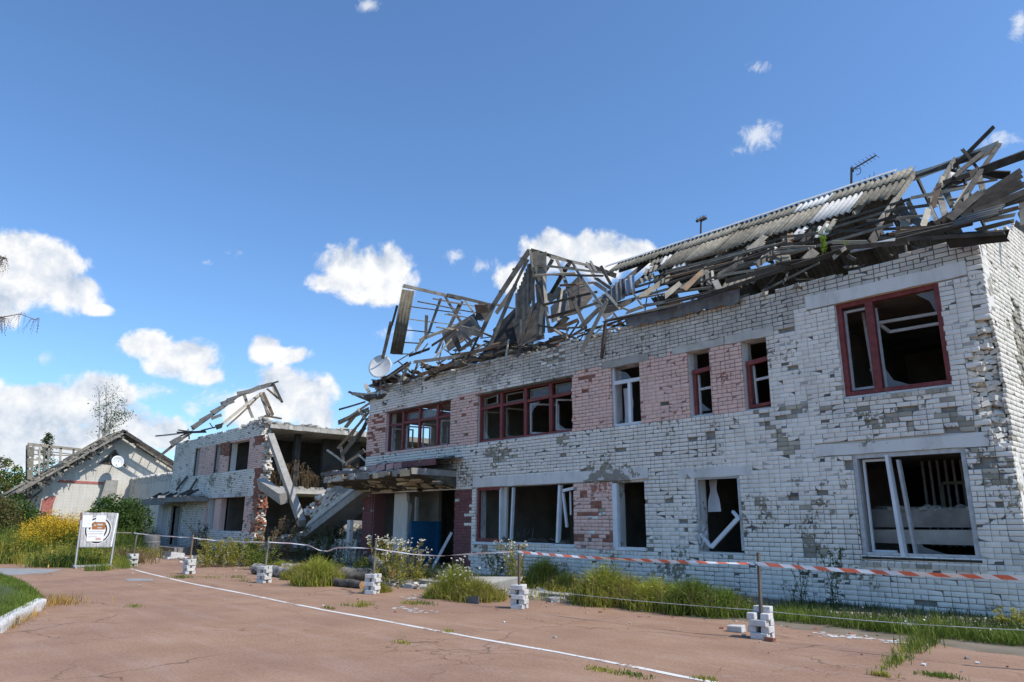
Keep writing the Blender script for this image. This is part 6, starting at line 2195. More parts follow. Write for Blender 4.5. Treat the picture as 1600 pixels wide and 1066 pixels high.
LG = leaf_mat('feathery_green', [(.24, .28, .035), (.34, .37, .055), (.44, .43, .085), (.26, .30, .04)], trans=.4)
LY = leaf_mat('yellow_green', [(.32, .31, .05), (.42, .38, .08), (.24, .26, .04)], trans=.4)
LD = leaf_mat('dark_leaf', [(.03, .055, .014), (.05, .085, .02), (.075, .11, .028), (.04, .07, .02)])
LB = leaf_mat('bush_leaf', [(.035, .075, .015), (.06, .11, .022), (.085, .14, .03), (.05, .09, .02)])
LT_ = leaf_mat('grass_green', [(.08, .14, .018), (.13, .19, .025), (.19, .23, .04), (.11, .16, .022)])
LDRY = leaf_mat('dry_stalk', [(.22, .15, .07), (.32, .24, .13), (.18, .11, .055), (.27, .2, .1)])
LBR = leaf_mat('brown_seedhead', [(.12, .075, .045), (.19, .13, .08), (.26, .2, .13)])
LRUST = leaf_mat('rusty_leaf', [(.16, .07, .03), (.22, .1, .04), (.13, .09, .03)])
LRB = leaf_mat('brownish_green_leaf', [(.07, .08, .02), (.11, .11, .03), (.15, .10, .04), (.08, .1, .025)])
LSAP = leaf_mat('sapling_green', [(.14, .24, .02), (.22, .33, .035), (.28, .38, .05)], trans=.45)
LPUR = leaf_mat('dark_purplish_leaf', [(.035, .03, .022), (.06, .05, .03), (.05, .06, .025)])
FW = leaf_mat('white_flower', [(.62, .6, .5), (.72, .7, .6), (.55, .5, .36)], trans=.15)
FYL = leaf_mat('golden_flower', [(.62, .38, .02), (.7, .46, .03), (.55, .32, .02)], trans=.15)
FO = leaf_mat('orange_dry_grass', [(.42, .24, .06), (.5, .32, .1), (.34, .2, .06), (.3, .24, .06)])


class Veg:
    """triangles for blades, leaves and stems, gathered per material"""

    def __init__(s):
        s.v, s.f, s.m = [], [], []
        s.n = 0

    def tri(s, V, F, mi):
        s.v.append(V)
        s.f.append(F + s.n)
        s.m.append(np.full(len(F), mi))
        s.n += len(V)

    def blades(s, base, h, wd, lean, mi, curve=.35, g=rng):
        n = len(base)
        a_ = g.uniform(0, 2 * PI, n)
        az = g.uniform(0, 2 * PI, n)
        ln = np.abs(g.normal(0, lean, n)) if np.ndim(lean) == 0 else lean
        d = np.stack([np.cos(az), np.sin(az), np.zeros(n)], 1)
        sd = np.stack([np.cos(a_), np.sin(a_), np.zeros(n)], 1) * (wd if np.ndim(wd) else np.full(n, wd))[:, None] / 2
        h = h if np.ndim(h) else np.full(n, h)
        up = np.array((0, 0, 1.0))
        mid = base + up * (h * .55)[:, None] + d * (h * ln * .45)[:, None]
        tip = base + up * (h * (1 - curve * ln))[:, None] + d * (h * ln * 1.2)[:, None]
        V = np.stack([base - sd, base + sd, mid - sd * .8, mid + sd * .8, tip], 1).reshape(-1, 3)
        k = np.arange(n)[:, None, None] * 5
        F = (np.array([[0, 1, 3], [0, 3, 2], [2, 3, 4]])[None] + k).reshape(-1, 3)
        s.tri(V, F, mi)
        return tip

    def leaves(s, c, size, mi, g=rng, asp=.55, droop=0.0):
        n = len(c)
        d = g.normal(0, 1, (n, 3))
        d[:, 2] = d[:, 2] * .6 + .1 - droop
        d /= np.linalg.norm(d, axis=1)[:, None]
        q = g.normal(0, 1, (n, 3))
        sd = np.cross(d, q)
        sd /= np.linalg.norm(sd, axis=1)[:, None] + 1e-9
        size = (size if np.ndim(size) else np.full(n, size)) * g.uniform(.65, 1.3, n)
        L = d * size[:, None]
        W_ = sd * (size * asp / 2)[:, None]
        V = np.stack([c, c + L * .5 + W_, c + L, c + L * .5 - W_], 1).reshape(-1, 3)
        k = np.arange(n)[:, None, None] * 4
        F = (np.array([[0, 1, 2], [0, 2, 3]])[None] + k).reshape(-1, 3)
        s.tri(V, F, mi)

    def stem(s, p0, p1, r, mi, r2=None):
        p0, p1 = np.array(p0, float), np.array(p1, float)
        d = p1 - p0
        a_ = np.cross(d, (0.3, 1, 0.1))
        a_ /= np.linalg.norm(a_) + 1e-9
        b_ = np.cross(d, a_)
        b_ /= np.linalg.norm(b_) + 1e-9
        r2 = r * .7 if r2 is None else r2
        ring = [a_ * math.cos(x) + b_ * math.sin(x) for x in (0, 2.094, 4.189)]
        V = np.array([p0 + q * r for q in ring] + [p1 + q * r2 for q in ring])
        F = np.array([[0, 1, 4], [0, 4, 3], [1, 2, 5], [1, 5, 4], [2, 0, 3], [2, 3, 5]])
        s.tri(V, F, mi)

    def mesh(s, name, mats):
        me = mesh_np(name, np.concatenate(s.v), np.concatenate(s.f), mats, np.concatenate(s.m))
        return me


def disc(n, r, g=rng, p=.7):
    a_ = g.uniform(0, 2 * PI, n)
    q = r * g.uniform(0, 1, n) ** p
    return np.stack([q * np.cos(a_), q * np.sin(a_), np.zeros(n)], 1)


def feathery(h, r, n=1500, mat=None, flowers=None, dry=0.12, seed=1):
    g = np.random.default_rng(seed)
    v = Veg()
    b = disc(n, r * .55, g)
    hh = h * (1 - .45 * (np.hypot(b[:, 0], b[:, 1]) / (r * .55)) ** 2) * g.uniform(.55, 1.05, n)
    tip = v.blades(b, hh, .014, .42, 0, g=g)
    b2 = disc(int(n * .7), r, g)
    v.blades(b2, g.uniform(.25, .6, len(b2)) * h, .013, .55, 0, g=g)
    # side sprays make it feathery
    k = g.choice(n, int(n * .9))
    f = g.uniform(.35, .95, len(k))[:, None]
    base = b[k] * (1 - f) + tip[k] * f
    v.leaves(base, .07, 0, g, .22)
    if dry: v.blades(disc(int(n * dry), r, g), g.uniform(.4, .9, int(n * dry)) * h, .01, .4, 1, g=g)
    out_ = {'foliage': (v, [mat or LG, LDRY])}
    if flowers:
        w_ = Veg()
        kk = g.choice(n, 70)
        top = tip[kk] + np.array((0, 0, h * .12))
        for p0, p1 in zip(tip[kk[:40]] * .9, top[:40]): w_.stem(p0, p1, .003, 0)
        for q in range(5): w_.leaves(top, .035, 1, g, .8)
        out_['flowers'] = (w_, [LG, flowers])
    return out_


def leafy(h, r, nst=16, leaf=.06, nl=26, mat=None, stem=None, flowers=None, heads=None, seed=1, droop=.2, spread=.35):
    g = np.random.default_rng(seed)
    v, st, fl = Veg(), Veg(), Veg()
    has = False
    for i in range(nst):
        b = disc(1, r, g)[0]
        hh = h * g.uniform(.55, 1.0)
        ln = g.normal(0, spread, 2) * hh * .5 + b[:2] * .5
        pts = [b + np.array((ln[0] * f * f, ln[1] * f * f, hh * f)) for f in (0, .35, .7, 1)]
        for p0, p1 in zip(pts[:-1], pts[1:]): st.stem(p0, p1, .006, 0)
        f = g.uniform(.12, 1, nl)
        c = b + np.stack([ln[0] * f * f, ln[1] * f * f, hh * f], 1)
        for _ in range(3):
            br = g.normal(0, .05 * h, (nl, 3))
            v.leaves(c + br * (1.15 - f)[:, None], leaf, 0, g, .45, droop)
        if flowers is not None or heads is not None:
            top = pts[-1]
            for _ in range(5):
                q = top + g.normal(0, .05, 3) + np.array((0, 0, .04))
                st.stem(top - np.array((0, 0, .1)), q, .003, 0)
                fl.leaves(np.repeat(q[None], 6, 0), .035 if flowers is not None else .05, 0, g, .8)
            has = True
    out_ = {'foliage': (v, [mat or LD]), 'stems': (st, [stem or LDRY])}
    if has: out_['flowers'] = (fl, [flowers or heads])
    return out_


PLANTS = {}


def plant_kind(key, parts):
    PLANTS[key] = {nm: v.mesh(nm, mats) for nm, (v, mats) in parts.items()}


plant_kind('feather1', feathery(.75, .55, 1600, LG, seed=1))
plant_kind('feather2', feathery(.7, .6, 1600, LY, seed=2))
plant_kind('feather3', feathery(.8, .5, 1400, LG, FW, seed=3))
plant_kind('feather4', feathery(.7, .55, 1500, LT_, seed=12))
plant_kind('leafy1', leafy(1.0, .35, 16, .06, 24, LY, None, FW, seed=4))
plant_kind('leafy2', leafy(1.1, .25, 12, .05, 22, LD, LDRY, seed=5))
plant_kind('dark1', leafy(1.35, .3, 14, .06, 30, LPUR, LPUR, seed=6))
plant_kind('heads1', leafy(1.4, .5, 22, .06, 20, LDRY, LDRY, None, LBR, seed=7, spread=.5))
plant_kind('gold1', leafy(1.45, .5, 22, .07, 24, LT_, LT_, FYL, seed=8))
plant_kind('thin1', leafy(1.0, .12, 5, .045, 18, LD, LD, seed=9))
plant_kind('weed1', leafy(.9, .5, 20, .075, 22, LY, LDRY, seed=10))
plant_kind('weed2', leafy(1.1, .55, 20, .08, 24, LT_, LDRY, seed=11))
plant_kind('sapling1', leafy(.9, .12, 7, .09, 14, LSAP, LSAP, seed=21, spread=.4))
plant_kind('dry1', leafy(1.0, .3, 12, .03, 14, LDRY, LDRY, None, LBR, seed=13))
# goldenrod: dense golden plumes
g = np.random.default_rng(31)
v, fl = Veg(), Veg()
b = disc(500, .8, g)
tip = v.blades(b, g.uniform(.75, 1.35, 500), .012, .18, 0, g=g)
v.leaves(np.repeat(b, 4, 0) * .6 + np.repeat(tip, 4, 0) * g.uniform(.2, .9, 2000)[:, None] * np.array((.4, .4, 1)), .08, 0, g, .25)
c = np.repeat(tip[:95], 24, 0)
fl.leaves(c + g.normal(0, 1, c.shape) * np.array((.06, .06, .10)), .035, 0, g, .8)
PLANTS['goldenrod'] = {'foliage': v.mesh('foliage', [LT_]), 'flowers': fl.mesh('flowers', [FYL])}

PN = {'sapling': 'sapling', 'feather': 'feathery_weed', 'leafy': 'tall_weed', 'dark': 'dark_weed', 'heads': 'seedhead_weed', 'gold': 'goldenrod', 'thin': 'thin_weed', 'weed': 'leafy_weed', 'dry': 'dry_weed', 'goldenrod': 'goldenrod'}


def place(key, loc, label, sc=1.0, rz=None, zs=1.0, group='weeds along the ruin', cat='weed'):
    nm = PN[key.rstrip('0123456789')]
    r = empty(nm, tuple(loc), random.uniform(0, 6.28) if rz is None else rz, local=True)
    r.scale = (sc, sc, sc * zs)
    tag(r, label, cat, group)
    for part, me in PLANTS[key].items():
        o = link(part, me, r)
        if part in ('flowers', 'stems'): o['kind'] = 'stuff'
    return r


for key, loc, sc, zs, lb in [
    ('feather1', (-18.752,9.855,0), 1.35, .85, 'bright green feathery weed clump just left of the split black log'),
    ('feather2', (-20.973,10.446,0), 1.0, .8, 'yellowish feathery weed clump between the log pile and the black log'),
    ('feather3', (-13.673,10.616,0), 1.1, .95, 'feathery green clump topped with white flowers before the right maroon pillar'),
    ('feather2', (-12.935,10.629,0), 1.1, .7, 'low yellow-green clump just right of the white flowers by the maroon pillar'),
    ('feather1', (-13.867,10.366,0), .8, .7, 'small green clump left of the white flowers by the maroon pillar'),
    ('feather1', (-14.154,13.887,0), 1.25, 1.0, 'green feathery clump right of the stake below the wide broken opening'),
    ('feather2', (-13.024,13.55,0), 1.0, .8, 'yellow-tinged clump left of the dark dried weed'),
    ('feather1', (-10.654,12.245,0), 1.35, .95, 'round yellow-green clump in front of the dark dried weed'),
    ('feather2', (-10.155,12.475,0), 1.2, .85, 'clump second to the right of the dark dried weed'),
    ('feather1', (-9.38,12.316,0), 1.2, .8, 'clump with pale flower stalks below the V-shaped broken sash, left one'),
    ('feather4', (-8.517,12.363,0), 1.3, .85, 'dark green wide clump below the V-shaped broken sash'),
    ('feather4', (-7.942,12.44,0), 1.15, .75, 'dark green clump just left of the nearest stake'),
    ('feather4', (-9.278,12.812,0), 1.0, .9, 'dark green clump between the flower stalks and the nearest stake'),
    ('leafy1', (-17.303,11.42,0), 1.15, 1.0, 'tall yellow-green weed with white flowers before the blue dado'),
    ('leafy1', (-18.866,12.004,0), 1.05, 1.15, 'tall white-flowered weed beside the third stake, left of the blue dado'),
    ('leafy1', (-17.588,12.134,0), .95, .95, 'white-flowered weed under the right part of the blue dado'),
    ('weed1', (-18.776,13.413,0), .9, .6, 'low weed in the dark doorway right of the blue dado'),
    ('leafy2', (-15.161,13.217,0), 1.1, 1.0, 'dark leafy weed left of the second nearest stake'),
    ('leafy1', (-13.786,12.56,0), .9, 1.3, 'tall yellow-flowered weed behind the second nearest stake'),
    ('dark1', (-15.236,16.872,0), 1.2, 1.15, 'dark dried bushy weed against the pink pier'),
    ('dark1', (-14.751,16.694,0), .9, .9, 'smaller dark dried weed at the foot of the pink pier'),
    ('thin1', (-7.296,14.231,0), 1.05, 1.0, 'thin dark weed against the white wall, left of the big lower window'),
    ('thin1', (-6.797,14.517,0), 1.2, 1.25, 'tall thin dark weed under the left corner of the big lower window'),
    ('thin1', (-7.362,13.977,0), .8, .8, 'short thin dark weed right behind the nearest stake'),
    ('heads1', (-28.211,12.797,0), 1.15, 1.1, 'tall weed with brown seed heads at the foot of the leaning beam'),
    ('heads1', (-29.722,14.031,0), 1.0, 1.0, 'brown-headed weed right of the leaning beam foot'),
    ('leafy2', (-30.028,15.493,0), 1.3, 1.1, 'dark weed in the shadow under the sloping fallen wall, left one'),
    ('leafy2', (-28.544,15.758,0), 1.5, 1.2, 'tall dark weed in the shadow under the sloping fallen wall, middle one'),
    ('leafy2', (-26.488,15.279,0), 1.2, 1.1, 'dark weed before the whitewashed wall remnant under the fallen slab'),
    ('weed1', (-29.308,11.216,0), 1.3, .9, 'yellow-green leafy weed under the far wing window, left one'),
    ('weed1', (-28.155,11.335,0), 1.3, .9, 'yellow-green leafy weed under the far wing window, right one'),
    ('weed2', (-28.693,12.102,0), 1.3, .9, 'green leafy weed under the red brick wall end'),
    ('weed1', (-28.766,10.461,0), 1.0, .8, 'low yellow-green weed behind the fifth stake'),
    ('weed2', (-26.077,11.481,0), 1.0, .8, 'green weed just behind the fourth stake'),
    ('feather1', (-25.003,11.708,0), .8, .7, 'small bright clump behind the log pile'),
    ('dark1', (-39.076,13.764,0), 1.3, 1.1, 'dark weed against the porch wall of the far wing'),
    ('leafy2', (-36.008,13.14,0), 1.2, 1.0, 'dark green weed below the far wing lower window'),
    ('feather2', (-15.976,9.997,0), .6, .7, 'small ochre clump right of the third stake pedestal'),
    ('weed2', (-21.003,12.758,0), .8, .8, 'green weed at the foot of the left maroon pillar'),
    ('thin1', (-21.685,12.858,0), .9, .9, 'thin weed beside the pale wall stub'),
    ('leafy2', (-26.67,13.457,0), 1.6, .9, 'dark weed at the low end of the sloping fallen wall'),
    ('leafy2', (-26.259,14.044,0), 1.7, .9, 'broad dark weed in the shadow under the fallen wall, second from its low end'),
    ('leafy2', (-25.108,14.219,0), 1.5, .8, 'dark weed just left of the whitewashed wall remnant'),
    ('dark1', (-27.724,15.164,0), 1.3, 1.2, 'purplish dark weed under the middle of the sloping fallen wall'),
    ('weed1', (-3.796,14.476,0), .8, .5, 'leafy weed with white blossoms at the right-hand foot of the wall')]:
    place(key, loc, lb, sc, zs=zs)
# dry weeds growing on the open floor slab of the far wing
for i in range(11):
    loc = (-36.2 - random.random() * 1.2, 16.4 + i * .5 + random.uniform(-.2, .2), 3.36)
    place('dry1', loc, 'brown dry weed growing on the open upper floor of the far wing', random.uniform(.8, 1.5), group='dry weeds on the open floor slab')
b_ = place('sapling1', (-6.61,15.3,7.53), 'bright green sapling sprouting from the eaves below the slate roof', .42, zs=1.7, group='plants sprouting on the roof', cat='sapling')
place('sapling1', (-6.09,15.3,7.44), 'small green seedling sprouting on the eaves right of the sapling', .3, group='plants sprouting on the roof', cat='sapling')

# grass: strip along the wall, tufts in the cracks, the lawn
v = Veg()
n = 15000
x = rng.uniform(-9.5, 4, n)
y = rng.uniform(12.25, 15.1, n)
k = np.array([fbm(a_ * .9, b_ * 1.4, 6) for a_, b_ in zip(x, y)])
front = (y < 13.2)
keep = (k > -.12) & ((x > -7.6) | (rng.uniform(0, 1, n) < .25))
base = np.stack([x, y, np.full(n, .03)], 1)[keep]
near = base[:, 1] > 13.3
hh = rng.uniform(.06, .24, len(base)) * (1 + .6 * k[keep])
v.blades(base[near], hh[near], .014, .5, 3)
v.blades(base[~near], hh[~near], .014, .5, 0)
n = 5200
x = rng.uniform(-28, -9, n)
y = rng.uniform(11.2, 14.9, n)
k = np.array([fbm(a_ * .5, b_ * .8, 16) for a_, b_ in zip(x, y)])
keep = k > .05
base = np.stack([x, y, np.full(n, .02)], 1)[keep]
v.blades(base, rng.uniform(.08, .35, len(base)), .016, .5, 1)
n = 9000
x = rng.uniform(-8.2, 4, n)
y = 12.3 + .5 * np.abs(rng.normal(0, 1, n))
base = np.stack([x, y, np.full(n, .02)], 1)
v.blades(base, rng.uniform(.06, .26, n), .014, .5, 0)
b2 = np.stack([rng.uniform(-6.4, -2, 260), rng.uniform(12.6, 14.6, 260), np.full(260, .12)], 1) + rng.normal(0, .04, (260, 3)) * np.array((0, 0, 1))
v.leaves(b2, .035, 2, asp=.9)
o = link('grass', v.mesh('grass', [LT_, LY, FW, LD]))
tag(o, 'rough green grass strip growing along the foot of the white wall', 'grass', kind='stuff')
v = Veg()
c0, c1, c2 = Vector((-4.573,13.522,0)), Vector((-4.12,10.918,0)), Vector((-3.785,9.042,0))
for i in range(1500):
    f = random.random() ** 1.5
    c = c0.lerp(c1, f * 2) if f < .5 else c1.lerp(c2, f * 2 - 1)
    if f > .55 and fbm(f * 16, 1) < .0: continue
    s_ = .13 * (1 - f) + .035
    base = np.array([[c.x + random.gauss(0, s_), c.y + random.gauss(0, s_), 0.0]])
    v.blades(base, np.array([random.uniform(.06, .3) * (1.05 - .75 * f)]), .012, .5, 0 if random.random() < .8 else 1)
for (c, n, s_, hh) in (((-3.255,9.342,0), 160, .12, .05), ((-3.725,8.891,0), 80, .06, .06), ((-13.374,8.014,0), 60, .1, .16), ((-13.5,8.237,0), 30, .1, .1), ((-13.183,9.035,0), 90, .2, .08), ((-13.02,9.242,0), 90, .2, .08), ((-9.448,7.203,0), 30, .06, .06), ((-5.92,6.722,0), 110, .12, .03), ((-5.546,6.774,0), 110, .14, .03), ((-4.879,7.196,0), 90, .1, .03), ((-13.46,7.355,0), 50, .1, .05), ((-9.013,6.074,0), 50, .1, .04),
                       ((-23.58,7.814,0), 90, .25, .12), ((-23.448,7.992,0), 60, .3, .08), ((-23.029,8.561,0), 60, .25, .08), ((-22.585,9.164,0), 60, .25, .1), ((-21.245,8.814,0), 40, .2, .06), ((-16.111,4.553,0), 60, .15, .04), ((-13.634,7.875,0), 40, .15, .05),
                       ((-28.478,6.846,0), 130, .18, .4), ((-28.694,6.544,0), 90, .2, .3), ((-29.094,7.232,0), 90, .15, .25), ((-29.583,7.872,0), 150, .35, .4), ((-30.995,8.017,0), 150, .3, .5)):
    base = np.array([[c[0] + random.gauss(0, s_), c[1] + random.gauss(0, s_ * .5), 0] for i in range(n)])
    v.blades(base, rng.uniform(.4, 1, n) * hh + .02, .013, .5, 0 if random.random() < .5 else 1)
o = link('crack_grass', v.mesh('crack_grass', [LT_, LY]))
tag(o, 'grass tufts growing out of cracks in the red asphalt', 'grass', kind='stuff')


def inside(px, py, poly):
    c = False
    j = len(poly) - 1
    for i in range(len(poly)):
        if (poly[i].y > py) != (poly[j].y > py) and px < (poly[j].x - poly[i].x) * (py - poly[i].y) / (poly[j].y - poly[i].y) + poly[i].x: c = not c
        j = i
    return c


bs = []
while len(bs) < 22000:
    px, py = random.uniform(-34, -13), random.uniform(.5, 4.2)
    if inside(px, py, lv):
        bs.append((px, py, .09))
bs = np.array(bs)
v = Veg()
v.blades(bs, rng.uniform(.05, .16, len(bs)), .012, .5, 0)
n = 900
q = rng.uniform(0, 1, n)
eb = np.array([tuple(Vector(KP[1]).lerp(Vector(KP[5]), a_) + Vector((random.gauss(.1, .12), random.gauss(-.12, .1), 0))) for a_ in q])
sel = np.array([fbm(a_ * 7, 2.2) > .05 for a_ in q])
v.blades(eb[sel], rng.uniform(.05, .22, sel.sum()), .012, .7, 1)
n = 420
c = Vector((-17.494,3.368,0))
eb = np.array([(c.x + random.gauss(-.1, .3), c.y + random.gauss(.1, .25), 0) for i in range(n)])
v.blades(eb, rng.uniform(.06, .28, n), .011, .7, 1)
o = link('lawn_grass', v.mesh('lawn_grass', [LT_, FO]))
tag(o, 'short lawn grass with dry orange fringes by the white kerb', 'grass', kind='stuff')

# overgrown left side
v = Veg()
for i in range(330):
    x = random.uniform(-52, -31.0)
    lim = 8.0 + (-31 - x) * .34
    y = random.uniform(-1.0, lim)
    if x > -33.8 and y < 5.2: continue
    if x > -31.8 and y < 6.0: continue
    if x > -35.6 and 0 < y < 5.6: continue
    d = (-31 - x)
    hh = min(1.75, .5 + .16 * d) * random.uniform(.6, 1.1)
    mi = random.choice((0, 0, 1, 1, 2, 3, 3))
    n = 150
    b = disc(n, .8) + np.array((x, y, 0))
    tip = v.blades(b, rng.uniform(.5, 1, n) * hh, .022, .3, mi)
    v.leaves(b[:90] * .4 + tip[:90] * .6, .10, mi, asp=.4)
    v.leaves(b[:60] * .1 + tip[:60] * .9, .10, mi, asp=.4)
for (c, n, s_, hh, mi) in (((-35.308,5.838,0), 500, .5, .55, 1), ((-32.558,6.533,0), 700, .6, .55, 1), ((-32.816,6.161,0), 500, .5, .6, 1), ((-36.7,5.611,0), 320, .25, .9, 4), ((-39.149,8.325,0), 260, .6, 1.1, 5), ((-40.968,8.03,0), 260, .5, 1.1, 5), ((-35.775,5.154,0), 300, .4, .6, 3), ((-35.773,8.969,0), 600, .7, .7, 1), ((-33.27,8.827,0), 500, .6, .7, 5), ((-37.713,10.526,0), 400, .7, .6, 1), ((-41.799,6.739,0), 400, .8, 1.0, 0), ((-42.836,7.836,0), 400, .8, 1.0, 0)):
    b = np.array([(c[0] + random.gauss(0, s_), c[1] + random.gauss(0, s_ * .8), 0) for i in range(n)])
    tip = v.blades(b, rng.uniform(.5, 1.1, n) * hh, .022, .4, mi)
    v.leaves(b * .3 + tip * .7, .08, mi, asp=.35)
o = link('undergrowth', v.mesh('undergrowth', [LT_, LY, LD, LB, LRUST, LDRY]))
tag(o, 'overgrown mass of green and dry weeds filling the left side before the gabled house', 'undergrowth', kind='stuff')
for i, (loc, sc, lb) in enumerate((((-37,6.58,0.69), 1.25, 'low golden-flowered plant at the left end of the yellow patch'), ((-37.5,7.1,0.68), 1.3, 'golden-flowered plant in the middle of the yellow patch'), ((-37.2,7.44,0.68), 1.35, 'tall golden-flowered plant right of the middle of the yellow patch'),
                                   ((-36.6,7.7,0.69), 1.3, 'golden-flowered plant behind the left edge of the notice board'), ((-39,7.24,0.64), 1.5, 'golden-flowered plant at the back of the yellow patch'), ((-36.6,6.28,0.7), .95, 'small golden-flowered plant at the far left of the yellow patch'))):
    place('goldenrod', (loc[0], loc[1], 0), lb, sc, zs=1.0, group='goldenrod patch behind the notice board', cat='flowering plant')


def bush(name, c, rx, ry, rz, n, leaf, mat, label, cat='bush', group=None, lumps=26, seed=3):
    g = np.random.default_rng(seed)
    root = empty(name, (c[0], c[1], 0))
    tag(root, label, cat, group)
    v = Veg()
    L = g.normal(0, 1, (lumps, 3))
    L /= np.linalg.norm(L, axis=1)[:, None]
    L[:, 2] = np.abs(L[:, 2]) * .9 - .15
    L *= g.uniform(.55, .85, lumps)[:, None]
    rad = g.uniform(.25, .45, lumps)
    k = g.integers(0, lumps, n)
    q = g.normal(0, 1, (n, 3))
    q /= np.linalg.norm(q, axis=1)[:, None]
    p_ = L[k] + q * (rad[k] * g.uniform(.55, 1.05, n) ** .5)[:, None]
    p_ = p_ * np.array((rx, ry, rz)) + np.array((c[0], c[1], c[2]))
    p_ = p_[p_[:, 2] > .05]
    v.leaves(p_, leaf, 0, g, .55, .1)
    link('foliage', v.mesh('foliage', [mat]), root)
    st = MB()
    for i in range(9):
        e = L[i] * np.array((rx, ry, rz)) * .9 + np.array((c[0], c[1], c[2]))
        st.tube((c[0] + g.normal(0, .15), c[1] + g.normal(0, .15), 0), tuple(e), .035, 6, .012)
    st.build('stems', [WOODD], root)
    return root


bush('round_bush', (-43.5, 10.9, 1.55), 1.7, 1.75, 1.75, 15000, .13, LB, 'large round dark green bush between the notice board and the far wing')
bush('round_bush', (-46.5, 8.3, .9), 1.3, 1.6, 1.2, 5000, .12, LD, 'low dark bush below the gabled house wall, behind the yellow flowers', seed=5)
bush('leafy_shrub', (-52, 3.8, 1.3), 2.6, 3.2, 2.0, 9000, .16, LB, 'wide green shrub at the left edge behind the undergrowth', seed=6)


bush('leafy_shrub', (-40.5, 3.6, 1.0), 1.9, 1.5, 1.35, 6000, .13, LB, 'green shrub left of the golden flowers, nearest to the road bend', seed=14)
bush('leafy_shrub', (-44, 5.4, 1.3), 2.0, 1.6, 1.7, 6500, .13, LRB, 'brownish green shrub right behind the golden flowers', seed=15)
bush('leafy_shrub', (-47.5, 6.6, 1.3), 1.9, 1.7, 1.7, 6000, .14, LB, 'tall green shrub between the golden flowers and the red corner of the house', seed=16)
bush('leafy_shrub', (-38, 1.9, .8), 1.4, 1.3, 1.1, 4500, .12, LRB, 'low brownish shrub at the far left edge by the grey patched asphalt', seed=17)


def tree(name, x, y, h, cr, cz, n, leaf, mats, label, trunk_r=.16, trunk_mat=None, lumps=30, seed=1, group='trees beyond the ruins', flat=1.0, limbs=12):
    g = np.random.default_rng(seed)
    root = empty(name, (x, y, 0))
    tag(root, label, 'tree', group)
    mb = MB()
    pts = [(x, y, 0)]
    for i in range(1, 7):
        pts.append((x + g.normal(0, .03) * h * .3, y + g.normal(0, .03) * h * .3, h * .92 * i / 6))
    mb.path(pts, [trunk_r * (1 - .14 * i) for i in range(7)], 7)
    cen_ = np.array((x, y, h - cz))
    L = g.normal(0, 1, (lumps, 3))
    L /= np.linalg.norm(L, axis=1)[:, None]
    L *= g.uniform(.35, .88, lumps)[:, None]
    for i in range(limbs):
        e = L[i] * np.array((cr, cr, cz)) + cen_
        b0 = pts[2 + i % 4]
        mid = (np.array(b0) * .5 + e * .5) + np.array((0, 0, .1))
        mb.path([b0, tuple(mid), tuple(e)], [trunk_r * .4, trunk_r * .25, .012], 5)
    mb.build('trunk', [trunk_mat or WOODD], root)
    v = Veg()
    k = g.integers(0, lumps, n)
    q = g.normal(0, 1, (n, 3))
    q /= np.linalg.norm(q, axis=1)[:, None]
    rad = g.uniform(.16, .34, lumps)
    p_ = (L[k] + q * (rad[k] * g.uniform(.2, 1, n) ** .5)[:, None] * np.array((1, 1, flat))) * np.array((cr, cr, cz)) + cen_
    mi = 0
    v.leaves(p_[: n * 2 // 3], leaf, 0, g, .6, .2)
    v.leaves(p_[n * 2 // 3:], leaf, 1, g, .6, .2)
    link('crown', v.mesh('crown', mats), root)
    return root


BIRCHB = simple('birch_bark', (.5, .48, .44), (.16, .14, .12), 7, .9, 40, .3)
tree('broadleaf_tree', -83, 9.2, 7.6, 2.6, 3.2, 5000, .22, [LB, LRUST], 'green and rust coloured tree at the left edge, left of the roof skeleton', seed=2)
tree('broadleaf_tree', -86, 11.6, 7.9, 2.6, 3.2, 5000, .22, [LB, LY], 'green tree close to the left of the roof skeleton', seed=3)
tree('broadleaf_tree', -76, 6.0, 5.2, 2.4, 2.4, 4200, .2, [LD, LRUST], 'low dark tree with reddish leaves at the far left edge', seed=4)
tree('broadleaf_tree', -72, 8.3, 5.0, 2.0, 2.4, 4000, .2, [LB, LD], 'dark green tree right behind the low end of the broken house roof', seed=5)
tree('broadleaf_tree', -90, 16.0, 8.2, 2.4, 3.4, 4000, .22, [LB, LY], 'tree seen through the bare roof skeleton', seed=6)
v = Veg()
n = 26000
y = rng.uniform(-45, 70, n)
tops = np.array([4.6 + 1.6 * fbm(q * .16, 3) + .9 * fbm(q * .7, 8) for q in y])
x = -112 + rng.normal(0, 2.2, n)
z = tops * rng.uniform(0, 1, n) ** .6
v.leaves(np.stack([x, y, z], 1), .45, 0, asp=.7)
o = link('far_wood', v.mesh('far_wood', [LD]))
tag(o, 'dark far-off wood closing the horizon behind the ruins', 'wood', kind='stuff')
